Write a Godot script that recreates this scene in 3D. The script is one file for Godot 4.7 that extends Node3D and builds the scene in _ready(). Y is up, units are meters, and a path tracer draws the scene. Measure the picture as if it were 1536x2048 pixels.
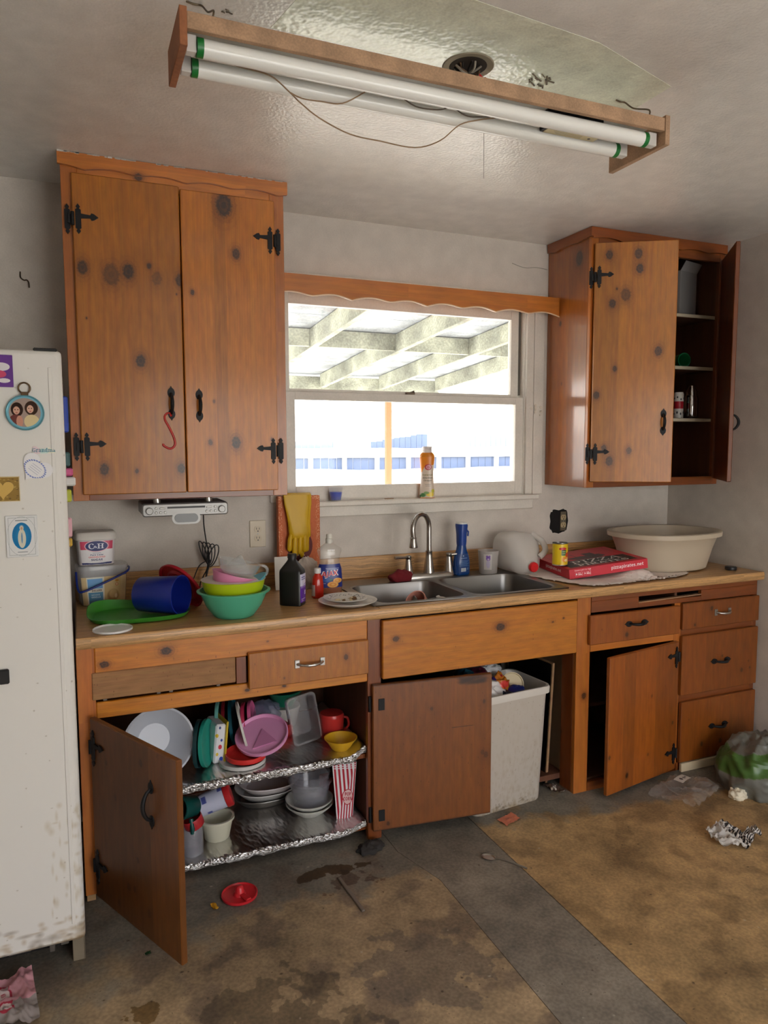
extends Node3D
# A worn kitchen wall: knotty pine cabinets, a window with a patio outside, a cluttered counter. Units are metres; x right along the window wall, y up, z towards the viewer.

const H := 2.507        # ceiling height
const XR := 2.994       # right wall
const CT := 0.915       # countertop height
var M := {}             # materials by name
var NZ := PackedByteArray()   # seamless noise, 256 x 256
var rng := RandomNumberGenerator.new()

# ---------------------------------------------------------------- naming and tagging
func numbered(called: String, parent: Node) -> String:
	if not parent.has_node(NodePath(called)):
		return called
	var k := 1
	while parent.has_node(NodePath("%s_%03d" % [called, k])):
		k += 1
	return "%s_%03d" % [called, k]

func tag(o: Node, label: String, category: String, group := "") -> Node:
	o.set_meta("label", label)
	o.set_meta("category", category)
	if group != "":
		o.set_meta("group", group)
	return o

func thing(called: String, label: String, category: String, at := Vector3.ZERO, turn := 0.0, group := "") -> Node3D:
	var o := Node3D.new()
	o.name = numbered(called, self)
	add_child(o, true)
	o.position = at
	o.rotation.y = turn
	tag(o, label, category, group)
	return o

func struct_root(called: String) -> Node3D:
	var o := Node3D.new()
	o.name = called
	add_child(o, true)
	o.set_meta("kind", "structure")
	return o

func part(called: String, st: SurfaceTool, m: Material, parent: Node, label := "") -> MeshInstance3D:
	st.generate_normals()
	var o := MeshInstance3D.new()
	o.mesh = st.commit()
	o.material_override = null
	o.mesh.surface_set_material(0, m)
	o.name = numbered(called, parent)
	o.cast_shadow = GeometryInstance3D.SHADOW_CASTING_SETTING_ON
	parent.add_child(o, true)
	if label != "":
		o.set_meta("label", label)
	return o

# one-mesh thing
func solo(called: String, st: SurfaceTool, m: Material, label: String, category: String, at := Vector3.ZERO, turn := 0.0, group := "") -> MeshInstance3D:
	var o := part(called, st, m, self)
	o.position = at
	o.rotation.y = turn
	tag(o, label, category, group)
	return o

# lays the uv of a mesh flat over a rectangle of the xy plane (or xz, zy)
func flat_uv(o: MeshInstance3D, x0: float, y0: float, x1: float, y1: float, plane := "xy") -> MeshInstance3D:
	var mat := o.mesh.surface_get_material(0)
	var arr := (o.mesh as ArrayMesh).surface_get_arrays(0)
	var v: PackedVector3Array = arr[Mesh.ARRAY_VERTEX]
	var uv := PackedVector2Array()
	uv.resize(v.size())
	for i in v.size():
		var p := v[i]
		var a := p.x
		var b := p.y
		if plane == "xz":
			b = p.z
		elif plane == "zy":
			a = p.z
		uv[i] = Vector2((a - x0) / (x1 - x0), (y1 - b) / (y1 - y0))
	arr[Mesh.ARRAY_TEX_UV] = uv
	var am := ArrayMesh.new()
	am.add_surface_from_arrays(Mesh.PRIMITIVE_TRIANGLES, arr)
	am.surface_set_material(0, mat)
	o.mesh = am
	return o

# ---------------------------------------------------------------- shapes
func mk() -> SurfaceTool:
	var st := SurfaceTool.new()
	st.begin(Mesh.PRIMITIVE_TRIANGLES)
	return st

func tri(st: SurfaceTool, a: Vector3, b: Vector3, c: Vector3, g: int, ua := Vector2.ZERO, ub := Vector2.ZERO, uc := Vector2.ZERO) -> void:
	st.set_smooth_group(g); st.set_uv(ua); st.add_vertex(a)
	st.set_smooth_group(g); st.set_uv(ub); st.add_vertex(b)
	st.set_smooth_group(g); st.set_uv(uc); st.add_vertex(c)

# skins a list of closed rings; bands get a new smooth group where the skin bends by more than about 40 degrees
func loft(st: SurfaceTool, rings: Array, cap0 := true, cap1 := true, closed := true, flat_all := false) -> void:
	var g := 1
	var n: int = rings[0].size()
	var m := rings.size()
	var last := n if closed else n - 1
	for i in m - 1:
		if i > 0:
			var bent := false
			for j in [0, n / 2]:
				var d0: Vector3 = rings[i][j] - rings[i - 1][j]
				var d1: Vector3 = rings[i + 1][j] - rings[i][j]
				if d0.length() > 1e-6 and d1.length() > 1e-6 and d0.angle_to(d1) > 0.75:
					bent = true
			if bent:
				g += 1
		for j in last:
			var k := (j + 1) % n
			var a: Vector3 = rings[i][j]
			var b: Vector3 = rings[i][k]
			var c: Vector3 = rings[i + 1][k]
			var d: Vector3 = rings[i + 1][j]
			var u0 := float(j) / last
			var u1 := float(j + 1) / last
			var v0 := 1.0 - float(i) / (m - 1)
			var v1 := 1.0 - float(i + 1) / (m - 1)
			var gg := -1 if flat_all else g
			tri(st, a, b, c, gg, Vector2(u0, v0), Vector2(u1, v0), Vector2(u1, v1))
			tri(st, a, c, d, gg, Vector2(u0, v0), Vector2(u1, v1), Vector2(u0, v1))
	if cap0:
		cap(st, rings[0], false)
	if cap1:
		cap(st, rings[m - 1], true)

func cap(st: SurfaceTool, ring: PackedVector3Array, up: bool) -> void:
	var c := Vector3.ZERO
	for p in ring:
		c += p
	c /= ring.size()
	for j in ring.size():
		var k := (j + 1) % ring.size()
		if up:
			tri(st, ring[j], ring[k], c, -1)
		else:
			tri(st, ring[k], ring[j], c, -1)

func moved(ring: PackedVector3Array, xf: Transform3D) -> PackedVector3Array:
	var r := PackedVector3Array()
	for p in ring:
		r.append(xf * p)
	return r

func circle(r: float, y: float, n := 32, rz := -1.0) -> PackedVector3Array:
	var out := PackedVector3Array()
	var q := r if rz < 0.0 else rz
	for j in n:
		var a := TAU * j / n
		out.append(Vector3(r * cos(a), y, q * sin(a)))
	return out

# superellipse ring: e = 2 ellipse, larger is squarer
func squircle(rx: float, rz: float, e: float, y: float, n := 40) -> PackedVector3Array:
	var out := PackedVector3Array()
	for j in n:
		out.append(sq_point(rx, rz, e, y, TAU * j / n))
	return out

func sq_point(rx: float, rz: float, e: float, y: float, a: float) -> Vector3:
	var c := cos(a)
	var s := sin(a)
	return Vector3(rx * signf(c) * pow(absf(c), 2.0 / e), y, rz * signf(s) * pow(absf(s), 2.0 / e))

func rrect(w: float, d: float, r: float, y: float, k := 4) -> PackedVector3Array:
	var out := PackedVector3Array()
	var cs := [Vector2(w / 2 - r, d / 2 - r), Vector2(-w / 2 + r, d / 2 - r), Vector2(-w / 2 + r, -d / 2 + r), Vector2(w / 2 - r, -d / 2 + r)]
	for q in 4:
		for i in k + 1:
			var a := PI / 2 * q + PI / 2 * i / k
			out.append(Vector3(cs[q].x + r * cos(a), y, cs[q].y + r * sin(a)))
	return out

# profile of (radius, height) points turned about y
func lathe(st: SurfaceTool, prof: Array, n := 32, xf := Transform3D.IDENTITY) -> void:
	var rings := []
	for p in prof:
		rings.append(moved(circle(maxf(p[0], 0.0002), p[1], n), xf))
	loft(st, rings, true, true)

# box with chamfered edges, centre c
func bx(st: SurfaceTool, c: Vector3, s: Vector3, b := 0.0015, bs := Basis.IDENTITY) -> void:
	b = minf(b, minf(s.x, minf(s.y, s.z)) * 0.3)
	var xf := Transform3D(bs, c)
	var rings := []
	for q in [[-1, b], [-1, 0.0], [1, 0.0], [1, b]]:
		var inset: float = q[1]
		var y: float = q[0] * (s.y / 2 - (0.0 if inset > 0.0 else b))
		var w := s.x / 2 - inset
		var d := s.z / 2 - inset
		var e := maxf(b - inset, 0.0002)
		var r := PackedVector3Array([Vector3(w, y, -d + e), Vector3(w, y, d - e), Vector3(w - e, y, d), Vector3(-w + e, y, d), Vector3(-w, y, d - e), Vector3(-w, y, -d + e), Vector3(-w + e, y, -d), Vector3(w - e, y, -d)])
		rings.append(moved(r, xf))
	loft(st, rings, true, true, true, true)

# box between two corners
func bb(st: SurfaceTool, x0: float, y0: float, z0: float, x1: float, y1: float, z1: float, b := 0.0015) -> void:
	bx(st, Vector3((x0 + x1) / 2, (y0 + y1) / 2, (z0 + z1) / 2), Vector3(absf(x1 - x0), absf(y1 - y0), absf(z1 - z0)), b)

func slab(x0: float, y0: float, z0: float, x1: float, y1: float, z1: float, b := 0.0015) -> SurfaceTool:
	var st := mk()
	bb(st, x0, y0, z0, x1, y1, z1, b)
	return st

# round rod along a path; r may be one number or a list
func tube(st: SurfaceTool, pts: Array, r, n := 8, ends := true) -> void:
	var rings := []
	var side := Vector3.ZERO
	for i in pts.size():
		var d: Vector3
		if i == 0:
			d = pts[1] - pts[0]
		elif i == pts.size() - 1:
			d = pts[i] - pts[i - 1]
		else:
			d = (pts[i + 1] - pts[i]).normalized() + (pts[i] - pts[i - 1]).normalized()
		d = d.normalized()
		if side == Vector3.ZERO:
			side = d.cross(Vector3.UP if absf(d.y) < 0.9 else Vector3.RIGHT).normalized()
		side = (side - d * side.dot(d)).normalized()
		var up := side.cross(d)
		var rr: float = r[i] if r is Array else r
		var ring := PackedVector3Array()
		for j in n:
			var a := TAU * j / n
			ring.append(pts[i] + (side * cos(a) + up * sin(a)) * rr)
		rings.append(ring)
	loft(st, rings, ends, ends)

# smooth path through points
func curve(pts: Array, per := 6) -> Array:
	var out := []
	for i in pts.size() - 1:
		var p0: Vector3 = pts[maxi(i - 1, 0)]
		var p1: Vector3 = pts[i]
		var p2: Vector3 = pts[i + 1]
		var p3: Vector3 = pts[mini(i + 2, pts.size() - 1)]
		for k in per:
			out.append(p1.cubic_interpolate(p2, p0, p3, float(k) / per))
	out.append(pts[-1])
	return out

# plate with outline poly (xy) from z = 0 to z = t
func prism(st: SurfaceTool, poly: PackedVector2Array, t: float, xf := Transform3D.IDENTITY) -> void:
	var idx := Geometry2D.triangulate_polygon(poly)
	var mn := poly[0]
	var mx := poly[0]
	for p in poly:
		mn = mn.min(p)
		mx = mx.max(p)
	var sz := (mx - mn).max(Vector2(1e-5, 1e-5))
	var cw := Geometry2D.is_polygon_clockwise(poly)
	for i in range(0, idx.size(), 3):
		var q := [poly[idx[i]], poly[idx[i + 1]], poly[idx[i + 2]]]
		if (q[1] - q[0]).cross(q[2] - q[0]) > 0:
			q = [q[0], q[2], q[1]]
		var u := []
		for p in q:
			u.append(Vector2((p.x - mn.x) / sz.x, (mx.y - p.y) / sz.y))
		tri(st, xf * Vector3(q[0].x, q[0].y, t), xf * Vector3(q[1].x, q[1].y, t), xf * Vector3(q[2].x, q[2].y, t), -1, u[0], u[1], u[2])
		tri(st, xf * Vector3(q[0].x, q[0].y, 0), xf * Vector3(q[2].x, q[2].y, 0), xf * Vector3(q[1].x, q[1].y, 0), -1, u[0], u[2], u[1])
	for i in poly.size():
		var a := poly[i]
		var b := poly[(i + 1) % poly.size()]
		if cw:
			var s := a; a = b; b = s
		var a0 := xf * Vector3(a.x, a.y, 0)
		var b0 := xf * Vector3(b.x, b.y, 0)
		var a1 := xf * Vector3(a.x, a.y, t)
		var b1 := xf * Vector3(b.x, b.y, t)
		tri(st, a0, a1, b1, -1)
		tri(st, a0, b1, b0, -1)

# grid surface from a function of (u, v)
func patch(st: SurfaceTool, f: Callable, nu: int, nv: int, g := 1) -> void:
	for i in nu:
		for j in nv:
			var u0 := float(i) / nu
			var u1 := float(i + 1) / nu
			var v0 := float(j) / nv
			var v1 := float(j + 1) / nv
			var a: Vector3 = f.call(u0, v0)
			var b: Vector3 = f.call(u1, v0)
			var c: Vector3 = f.call(u1, v1)
			var d: Vector3 = f.call(u0, v1)
			tri(st, a, b, c, g, Vector2(u0, v0), Vector2(u1, v0), Vector2(u1, v1))
			tri(st, a, c, d, g, Vector2(u0, v0), Vector2(u1, v1), Vector2(u0, v1))

# bottle: rows of [y, rx, rz, squareness], skinned
func bottle(st: SurfaceTool, rows: Array, n := 40, xf := Transform3D.IDENTITY) -> void:
	var rings := []
	for r in rows:
		rings.append(moved(squircle(r[1], r[2], r[3], r[0], n), xf))
	loft(st, rings)

func on_bottle(rows: Array, y: float, a: float, off: float) -> Vector3:
	var i := 0
	while i < rows.size() - 2 and rows[i + 1][0] < y:
		i += 1
	var p: Array = rows[i]
	var q: Array = rows[i + 1]
	var t := clampf((y - p[0]) / maxf(q[0] - p[0], 1e-5), 0, 1)
	return sq_point(lerpf(p[1], q[1], t) + off, lerpf(p[2], q[2], t) + off, lerpf(p[3], q[3], t), y, a)

# label wrapped on a bottle between two heights and two angles (a0 is the left edge seen from outside)
func wrap_label(st: SurfaceTool, rows: Array, y0: float, y1: float, a0: float, a1: float, off := 0.0006) -> void:
	var e: float = rows[1][3]
	var lo := minf(a0, a1)
	var hi := maxf(a0, a1)
	patch(st, func(u, v):
		var a := lerpf(a0, a1, u)
		if lo >= 0.0 and hi <= PI:
			# even steps across the width, so that print is not stretched
			var t := lerpf(even(cos(a0), 2.0 / e), even(cos(a1), 2.0 / e), u)
			a = acos(even(t, e / 2.0))
		elif lo >= -PI / 2 and hi <= PI / 2:
			var t := lerpf(even(sin(a0), 2.0 / e), even(sin(a1), 2.0 / e), u)
			a = asin(even(t, e / 2.0))
		return on_bottle(rows, lerpf(y1, y0, v), a, off), 24, 10)

func even(t: float, p: float) -> float:
	return signf(t) * pow(absf(t), p)

func rnoise(seed_: int, freq: float, oct := 3, kind := FastNoiseLite.TYPE_SIMPLEX_SMOOTH) -> FastNoiseLite:
	var n := FastNoiseLite.new()
	n.seed = seed_
	n.frequency = freq
	n.noise_type = kind
	n.fractal_octaves = oct
	return n

# crumpled sheet w x d lying at y = 0
func crumple(st: SurfaceTool, w: float, d: float, amp: float, freq: float, seed_: int, nx := 30, nz := 30, outline = null) -> void:
	var n := rnoise(seed_, freq, 3)
	n.fractal_type = FastNoiseLite.FRACTAL_RIDGED
	var n2 := rnoise(seed_ + 7, freq * 0.4, 2)
	patch(st, func(u, v):
		var x: float = (u - 0.5) * w
		var z: float = (v - 0.5) * d
		if outline != null:
			var o: Vector2 = outline.call(u, v)
			x = o.x
			z = o.y
		return Vector3(x, maxf(0.0006, amp * (0.5 + 0.5 * n.get_noise_2d(x, z) + 0.6 * n2.get_noise_2d(x, z))), z), nx, nz, 1)

# lumpy closed body
func blob(st: SurfaceTool, r: Vector3, amp: float, freq: float, seed_: int, c := Vector3.ZERO, n := 28, flat_bottom := true, ridged := true) -> void:
	var nn := rnoise(seed_, freq, 3)
	if ridged:
		nn.fractal_type = FastNoiseLite.FRACTAL_RIDGED
	var rings := []
	for i in range(1, n):
		var th := PI * i / n
		var ring := PackedVector3Array()
		for j in n * 2:
			var ph := TAU * j / (n * 2)
			var d := Vector3(sin(th) * cos(ph), -cos(th), sin(th) * sin(ph))
			var p := d * r * (1.0 + amp * nn.get_noise_3dv(d * r))
			p += c
			if flat_bottom and p.y < 0.0:
				p.y = 0.0006
			ring.append(p)
		rings.append(ring)
	loft(st, rings)

# ---------------------------------------------------------------- pictures
func px(im: Image, x: float, y: float, c: Color, a := 1.0) -> void:
	var xi := int(x)
	var yi := int(y)
	if xi >= 0 and yi >= 0 and xi < im.get_width() and yi < im.get_height():
		im.set_pixel(xi, yi, im.get_pixel(xi, yi).lerp(c, a))

func new_im(w: int, h: int, c: Color) -> Image:
	var im := Image.create(w, h, false, Image.FORMAT_RGB8)
	im.fill(c)
	return im

func p_ell(im: Image, cx: float, cy: float, rx: float, ry: float, c: Color, soft := 0.0, a := 1.0) -> void:
	for y in range(int(cy - ry) - 1, int(cy + ry) + 2):
		for x in range(int(cx - rx) - 1, int(cx + rx) + 2):
			var d := sqrt(pow((x + 0.5 - cx) / rx, 2) + pow((y + 0.5 - cy) / ry, 2))
			if d < 1.0:
				px(im, x, y, c, a if soft <= 0.0 else a * clampf((1.0 - d) / soft, 0, 1))

func p_ring(im: Image, cx: float, cy: float, rx: float, ry: float, t: float, c: Color) -> void:
	for y in range(int(cy - ry) - 1, int(cy + ry) + 2):
		for x in range(int(cx - rx) - 1, int(cx + rx) + 2):
			var d := sqrt(pow((x + 0.5 - cx) / rx, 2) + pow((y + 0.5 - cy) / ry, 2))
			if d < 1.0 and d > 1.0 - t:
				px(im, x, y, c)

func p_rect(im: Image, x0: float, y0: float, x1: float, y1: float, c: Color) -> void:
	im.fill_rect(Rect2i(int(x0), int(y0), int(x1 - x0), int(y1 - y0)), c)

func p_tri(im: Image, a: Vector2, b: Vector2, c: Vector2, col: Color) -> void:
	var area := (b - a).cross(c - a)
	if absf(area) < 1e-6:
		return
	for y in range(int(minf(a.y, minf(b.y, c.y))), int(maxf(a.y, maxf(b.y, c.y))) + 1):
		for x in range(int(minf(a.x, minf(b.x, c.x))), int(maxf(a.x, maxf(b.x, c.x))) + 1):
			var p := Vector2(x + 0.5, y + 0.5)
			var u := (b - a).cross(p - a) / area
			var v := (c - b).cross(p - b) / area
			var w := (a - c).cross(p - c) / area
			if u >= -0.02 and v >= -0.02 and w >= -0.02:
				px(im, x, y, col)

func p_poly(im: Image, poly: PackedVector2Array, col: Color) -> void:
	var idx := Geometry2D.triangulate_polygon(poly)
	for i in range(0, idx.size(), 3):
		p_tri(im, poly[idx[i]], poly[idx[i + 1]], poly[idx[i + 2]], col)

var fonts := {}
func p_text(im: Image, s: String, cx: float, cy: float, high: float, col: Color, face := "Droid Sans", bold := true, turn := 0.0, squeeze := 1.0, slant := 0.0) -> void:
	var key := face + str(bold)
	if not fonts.has(key):
		var f := SystemFont.new()
		f.font_names = PackedStringArray([face])
		f.font_weight = 700 if bold else 400
		fonts[key] = f
	var tm := TextMesh.new()
	tm.font = fonts[key]
	tm.text = s
	tm.font_size = 48
	tm.pixel_size = 0.01
	tm.depth = 0.0
	tm.curve_step = 1.5
	var arr := tm.get_mesh_arrays()
	if arr.is_empty() or arr[Mesh.ARRAY_VERTEX] == null:
		return
	var v: PackedVector3Array = arr[Mesh.ARRAY_VERTEX]
	var ix: PackedInt32Array = arr[Mesh.ARRAY_INDEX]
	var lo := Vector2(1e9, 1e9)
	var hi := -lo
	for p in v:
		lo = lo.min(Vector2(p.x, p.y))
		hi = hi.max(Vector2(p.x, p.y))
	var k := high / 0.36
	var mid := (lo + hi) / 2
	var pt := func(p: Vector3) -> Vector2:
		var q := Vector2((p.x - mid.x) * k * squeeze + (p.y - mid.y) * k * slant, -(p.y - mid.y) * k).rotated(turn)
		return Vector2(cx, cy) + q
	for i in range(0, ix.size(), 3):
		p_tri(im, pt.call(v[ix[i]]), pt.call(v[ix[i + 1]]), pt.call(v[ix[i + 2]]), col)

func tex(im: Image) -> ImageTexture:
	return ImageTexture.create_from_image(im)

func C(r: int, g: int, b: int, a := 1.0) -> Color:
	return Color(r / 255.0, g / 255.0, b / 255.0, a)

# pine boards glued edge to edge, with knots [u, v, radius in pixels, strength]
func pine_im(w: int, h: int, base: Color, seams: Array, knots: Array, seed_: int, flat_grain := false, wear := 0) -> Image:
	rng.seed = seed_
	var data := PackedByteArray()
	data.resize(w * h * 3)
	var across := h if flat_grain else w
	var tone := PackedFloat32Array()
	var off := PackedInt32Array()
	tone.resize(across)
	off.resize(across)
	var edge := PackedFloat32Array()
	edge.resize(across)
	var k := 0
	var t := rng.randf_range(0.92, 1.08)
	var o := rng.randi() & 255
	for i in across:
		if k < seams.size() and float(i) / across > seams[k]:
			k += 1
			t = rng.randf_range(0.90, 1.08)
			o = rng.randi() & 255
			edge[i] = 1.0
		tone[i] = t
		off[i] = o
	for y in h:
		for x in w:
			var a := y if flat_grain else x
			var l := x if flat_grain else y
			var q := off[a]
			var wv := (NZ[(((l >> 4) + q) & 255) * 256 + (((a >> 3) + q) & 255)] - 128) / 8
			var g1 := NZ[(((l >> 5) + q) & 255) * 256 + ((a * 7 + wv + q) & 255)] - 128
			var g2 := NZ[(((l >> 5) + q * 3) & 255) * 256 + (((a * 3 + wv * 2) / 2 + q) & 255)] - 128
			var g3 := NZ[(((l >> 2) + q) & 255) * 256 + ((a + 91) & 255)] - 128
			var s := tone[a] * (1.0 + g1 * 0.0004 + g2 * 0.0003 + g3 * 0.0006) - edge[a] * 0.10
			var at := (y * w + x) * 3
			data[at] = clampi(int(base.r * 255.0 * s), 0, 255)
			data[at + 1] = clampi(int(base.g * 255.0 * s * (0.985 + g2 * 0.0003)), 0, 255)
			data[at + 2] = clampi(int(base.b * 255.0 * s * 0.97), 0, 255)
	var im := Image.create_from_data(w, h, false, Image.FORMAT_RGB8, data)
	for kn in knots:
		knot(im, kn[0] * w, kn[1] * h, kn[2], kn[3], flat_grain)
	for i in wear:
		var cx := rng.randf() * w
		var cy := rng.randf() * h
		p_ell(im, cx, cy, rng.randf_range(0.8, 2.0), rng.randf_range(1.5, 7.0), C(45, 20, 8), 0.8, rng.randf_range(0.2, 0.6))
	return im

func knot(im: Image, cx: float, cy: float, r: float, s: float, flat_grain: bool) -> void:
	var ex := 1.0
	for y in range(int(cy - r * 3.4), int(cy + r * 3.4) + 1):
		for x in range(int(cx - r * 3.4), int(cx + r * 3.4) + 1):
			if x < 0 or y < 0 or x >= im.get_width() or y >= im.get_height():
				continue
			var dx := (x - cx) / r
			var dy := (y - cy) / r
			if flat_grain:
				dx *= 0.75
			else:
				dy *= 0.75
			var j := (NZ[((y * 3) & 255) * 256 + ((x * 3) & 255)] - 128) / 900.0
			var d := sqrt(dx * dx + dy * dy) + j
			var c := im.get_pixel(x, y)
			var halo := exp(-d * d * 0.7) * 0.50 * s
			c = c.lerp(C(86, 42, 10), clampf(halo, 0, 1))
			if d < 1.0:
				var ringy := 0.82 + 0.18 * sin(d * 14.0)
				c = c.lerp(C(50, 27, 13), smoothstep(0.0, 0.5, 1.0 - d) * s * ringy)
			elif d < 1.9:
				c = c.lerp(C(80, 38, 10), 0.22 * s * maxf(0.0, sin(d * 13.0)) * (1.9 - d))
			im.set_pixel(x, y, c)

# ---------------------------------------------------------------- materials
func mat(c: Color, rough := 0.6, metal := 0.0, spec := 0.5) -> StandardMaterial3D:
	var m := StandardMaterial3D.new()
	m.albedo_color = c
	m.roughness = rough
	m.metallic = metal
	m.metallic_specular = spec
	return m

func tmat(im: Image, rough := 0.5, coat := 0.0, coat_rough := 0.15) -> StandardMaterial3D:
	var m := StandardMaterial3D.new()
	m.albedo_texture = tex(im)
	m.roughness = rough
	if coat > 0.0:
		m.clearcoat_enabled = true
		m.clearcoat = coat
		m.clearcoat_roughness = coat_rough
	return m

func tri_map(m: StandardMaterial3D, per_metre: Vector3, world := false) -> StandardMaterial3D:
	m.uv1_triplanar = true
	m.uv1_world_triplanar = world
	m.uv1_scale = per_metre
	m.uv1_triplanar_sharpness = 8.0
	return m

# clear or milky plastic and glass walls
func clear(c: Color, a: float, rough := 0.1) -> StandardMaterial3D:
	var m := mat(Color(c.r, c.g, c.b, a), rough)
	m.transparency = BaseMaterial3D.TRANSPARENCY_ALPHA
	m.cull_mode = BaseMaterial3D.CULL_DISABLED
	return m

func bumped(m: StandardMaterial3D, noise: FastNoiseLite, size: int, cm: float) -> StandardMaterial3D:
	var t := NoiseTexture2D.new()
	t.noise = noise
	t.width = size
	t.height = size
	t.seamless = true
	m.heightmap_enabled = true
	m.heightmap_texture = t
	m.heightmap_scale = cm
	return m

# ---------------------------------------------------------------- scene
func _ready() -> void:
	# camera
	var cam := Camera3D.new()
	cam.name = "camera"
	var yaw := 0.4005
	var pitch := 0.0912
	var roll := -0.0024
	var fwd := Vector3(sin(yaw) * cos(pitch), -sin(pitch), -cos(yaw) * cos(pitch))
	var rt := Vector3(cos(yaw), 0, sin(yaw))
	var up := rt.cross(fwd)
	cam.transform = Transform3D(Basis(cos(roll) * rt + sin(roll) * up, cos(roll) * up - sin(roll) * rt, -fwd), Vector3(-0.0229, 1.521, 3.0852))
	cam.fov = rad_to_deg(2.0 * atan(1024.0 / 1451.05))
	cam.near = 0.02
	add_child(cam)
	# sky
	var sky := ProceduralSkyMaterial.new()
	sky.sky_top_color = Color(0.84, 0.89, 1.0)
	sky.sky_horizon_color = Color(1.0, 0.97, 0.92)
	sky.sky_curve = 0.25
	sky.ground_horizon_color = Color(0.85, 0.88, 0.9)
	sky.ground_bottom_color = Color(0.7, 0.7, 0.68)
	sky.sky_energy_multiplier = 3.7
	sky.ground_energy_multiplier = 3.0
	var env := Environment.new()
	env.background_mode = Environment.BG_SKY
	env.sky = Sky.new()
	env.sky.sky_material = sky
	env.tonemap_mode = Environment.TONE_MAPPER_LINEAR
	env.tonemap_exposure = 0.37
	env.sdfgi_enabled = true
	env.ssao_enabled = true
	env.ssil_enabled = true
	var we := WorldEnvironment.new()
	we.name = "world_environment"
	we.environment = env
	add_child(we)
	# sun, from beyond the yard
	var sun := DirectionalLight3D.new()
	sun.name = "sun"
	sun.light_color = Color(1.0, 0.95, 0.86)
	sun.light_energy = 28.0
	sun.light_angular_distance = 0.6
	sun.shadow_enabled = true
	add_child(sun)
	sun.look_at_from_position(Vector3(1.2, 4.4, -4.2), Vector3.ZERO)

	make_materials()
	room()
	window_unit()
	outdoors()
	upper_cabinet_left()
	upper_cabinet_right()
	base_left()
	base_sink()
	base_right()
	countertop()
	sink_and_faucet()
	fridge()
	light_fixture()
	ceiling_hole()
	counter_left()
	counter_middle()
	counter_right()
	wall_things()
	shelf_upper()
	shelf_lower()
	bin_and_trash()
	floor_things()

func make_materials() -> void:
	var nz := rnoise(11, 0.035, 4)
	NZ = nz.get_seamless_image(256, 256).get_data()
	M.white = mat(C(214, 210, 204), 0.5)
	M.black = mat(C(24, 24, 26), 0.45)
	M.iron = mat(C(26, 26, 28), 0.55, 0.4)
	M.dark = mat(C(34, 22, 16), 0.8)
	M.steel = mat(C(190, 188, 184), 0.28, 1.0)
	M.chrome = mat(C(205, 203, 200), 0.12, 1.0)
	# pine for frames: grain up and grain along
	M.pine_v = tri_map(tmat(pine_im(384, 384, C(170, 100, 38), [0.3, 0.62], [[0.15, 0.3, 9, 0.9], [0.7, 0.75, 7, 0.8]], 5), 0.38, 0.5, 0.2), Vector3(1.6, 1.6, 1.6))
	M.pine_h = tri_map(tmat(pine_im(384, 384, C(182, 110, 42), [0.3, 0.62], [[0.4, 0.2, 8, 0.9]], 6, true), 0.38, 0.5, 0.2), Vector3(1.6, 1.6, 1.6))
	M.pine_red = tri_map(tmat(pine_im(384, 384, C(130, 66, 22), [0.4], [[0.2, 0.6, 8, 0.8]], 8), 0.38, 0.5, 0.2), Vector3(1.6, 1.6, 1.6))
	M.pine_red_h = tri_map(tmat(pine_im(384, 384, C(134, 70, 24), [0.4], [], 9, true), 0.38, 0.5, 0.2), Vector3(1.6, 1.6, 1.6))
	M.raw_wood = tri_map(tmat(pine_im(256, 256, C(150, 118, 86), [], [], 12, true), 0.8), Vector3(2, 2, 2))
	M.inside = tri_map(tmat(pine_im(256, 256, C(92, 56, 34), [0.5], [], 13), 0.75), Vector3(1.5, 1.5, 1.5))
	M.pboard = tri_map(tmat(speckle(256, C(176, 142, 112), 7, 3), 0.85), Vector3(3, 3, 3))
	# oak laminate of the counter
	M.oak = tri_map(tmat(oak_im(), 0.42, 0.25, 0.25), Vector3(1.4, 1.4, 1.4))
	M.paint = tri_map(tmat(speckle(512, C(208, 200, 190), 2, 21), 0.6), Vector3(1.3, 1.3, 1.3))
	bumped(M.paint, rnoise(4, 0.10, 3), 512, 0.03)
	M.trim = tri_map(tmat(speckle(256, C(222, 216, 206), 2, 22), 0.45), Vector3(1.5, 1.5, 1.5))
	M.ceil = tri_map(tmat(speckle(512, C(232, 229, 223), 2, 23), 0.30), Vector3(1.5, 1.5, 1.5))
	M.ceil.metallic_specular = 0.8
	bumped(M.ceil, rnoise(14, 0.09, 2), 512, 0.09)
	M.ceil_bare = tri_map(tmat(speckle(512, C(236, 240, 220), 4, 24), 0.26), Vector3(1.2, 1.2, 1.2))
	M.ceil_bare.metallic_specular = 0.9
	bumped(M.ceil_bare, rnoise(15, 0.06, 2), 512, 0.15)
	var foil := mat(C(206, 204, 202), 0.30, 1.0)
	M.foil = foil
	M.fridge = mat(C(226, 224, 218), 0.4)

func speckle(n: int, c: Color, amount: int, seed_: int) -> Image:
	var a := rnoise(seed_, 0.012, 5).get_seamless_image(n, n).get_data()
	var b := rnoise(seed_ + 1, 0.2, 2).get_seamless_image(n, n).get_data()
	var d := PackedByteArray()
	d.resize(n * n * 3)
	for i in n * n:
		var s := 1.0 + ((a[i] - 128) * amount + (b[i] - 128) * amount * 0.7) / 128.0 / 100.0 * 1.6
		d[i * 3] = clampi(int(c.r * 255 * s), 0, 255)
		d[i * 3 + 1] = clampi(int(c.g * 255 * s), 0, 255)
		d[i * 3 + 2] = clampi(int(c.b * 255 * s), 0, 255)
	return Image.create_from_data(n, n, false, Image.FORMAT_RGB8, d)

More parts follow.
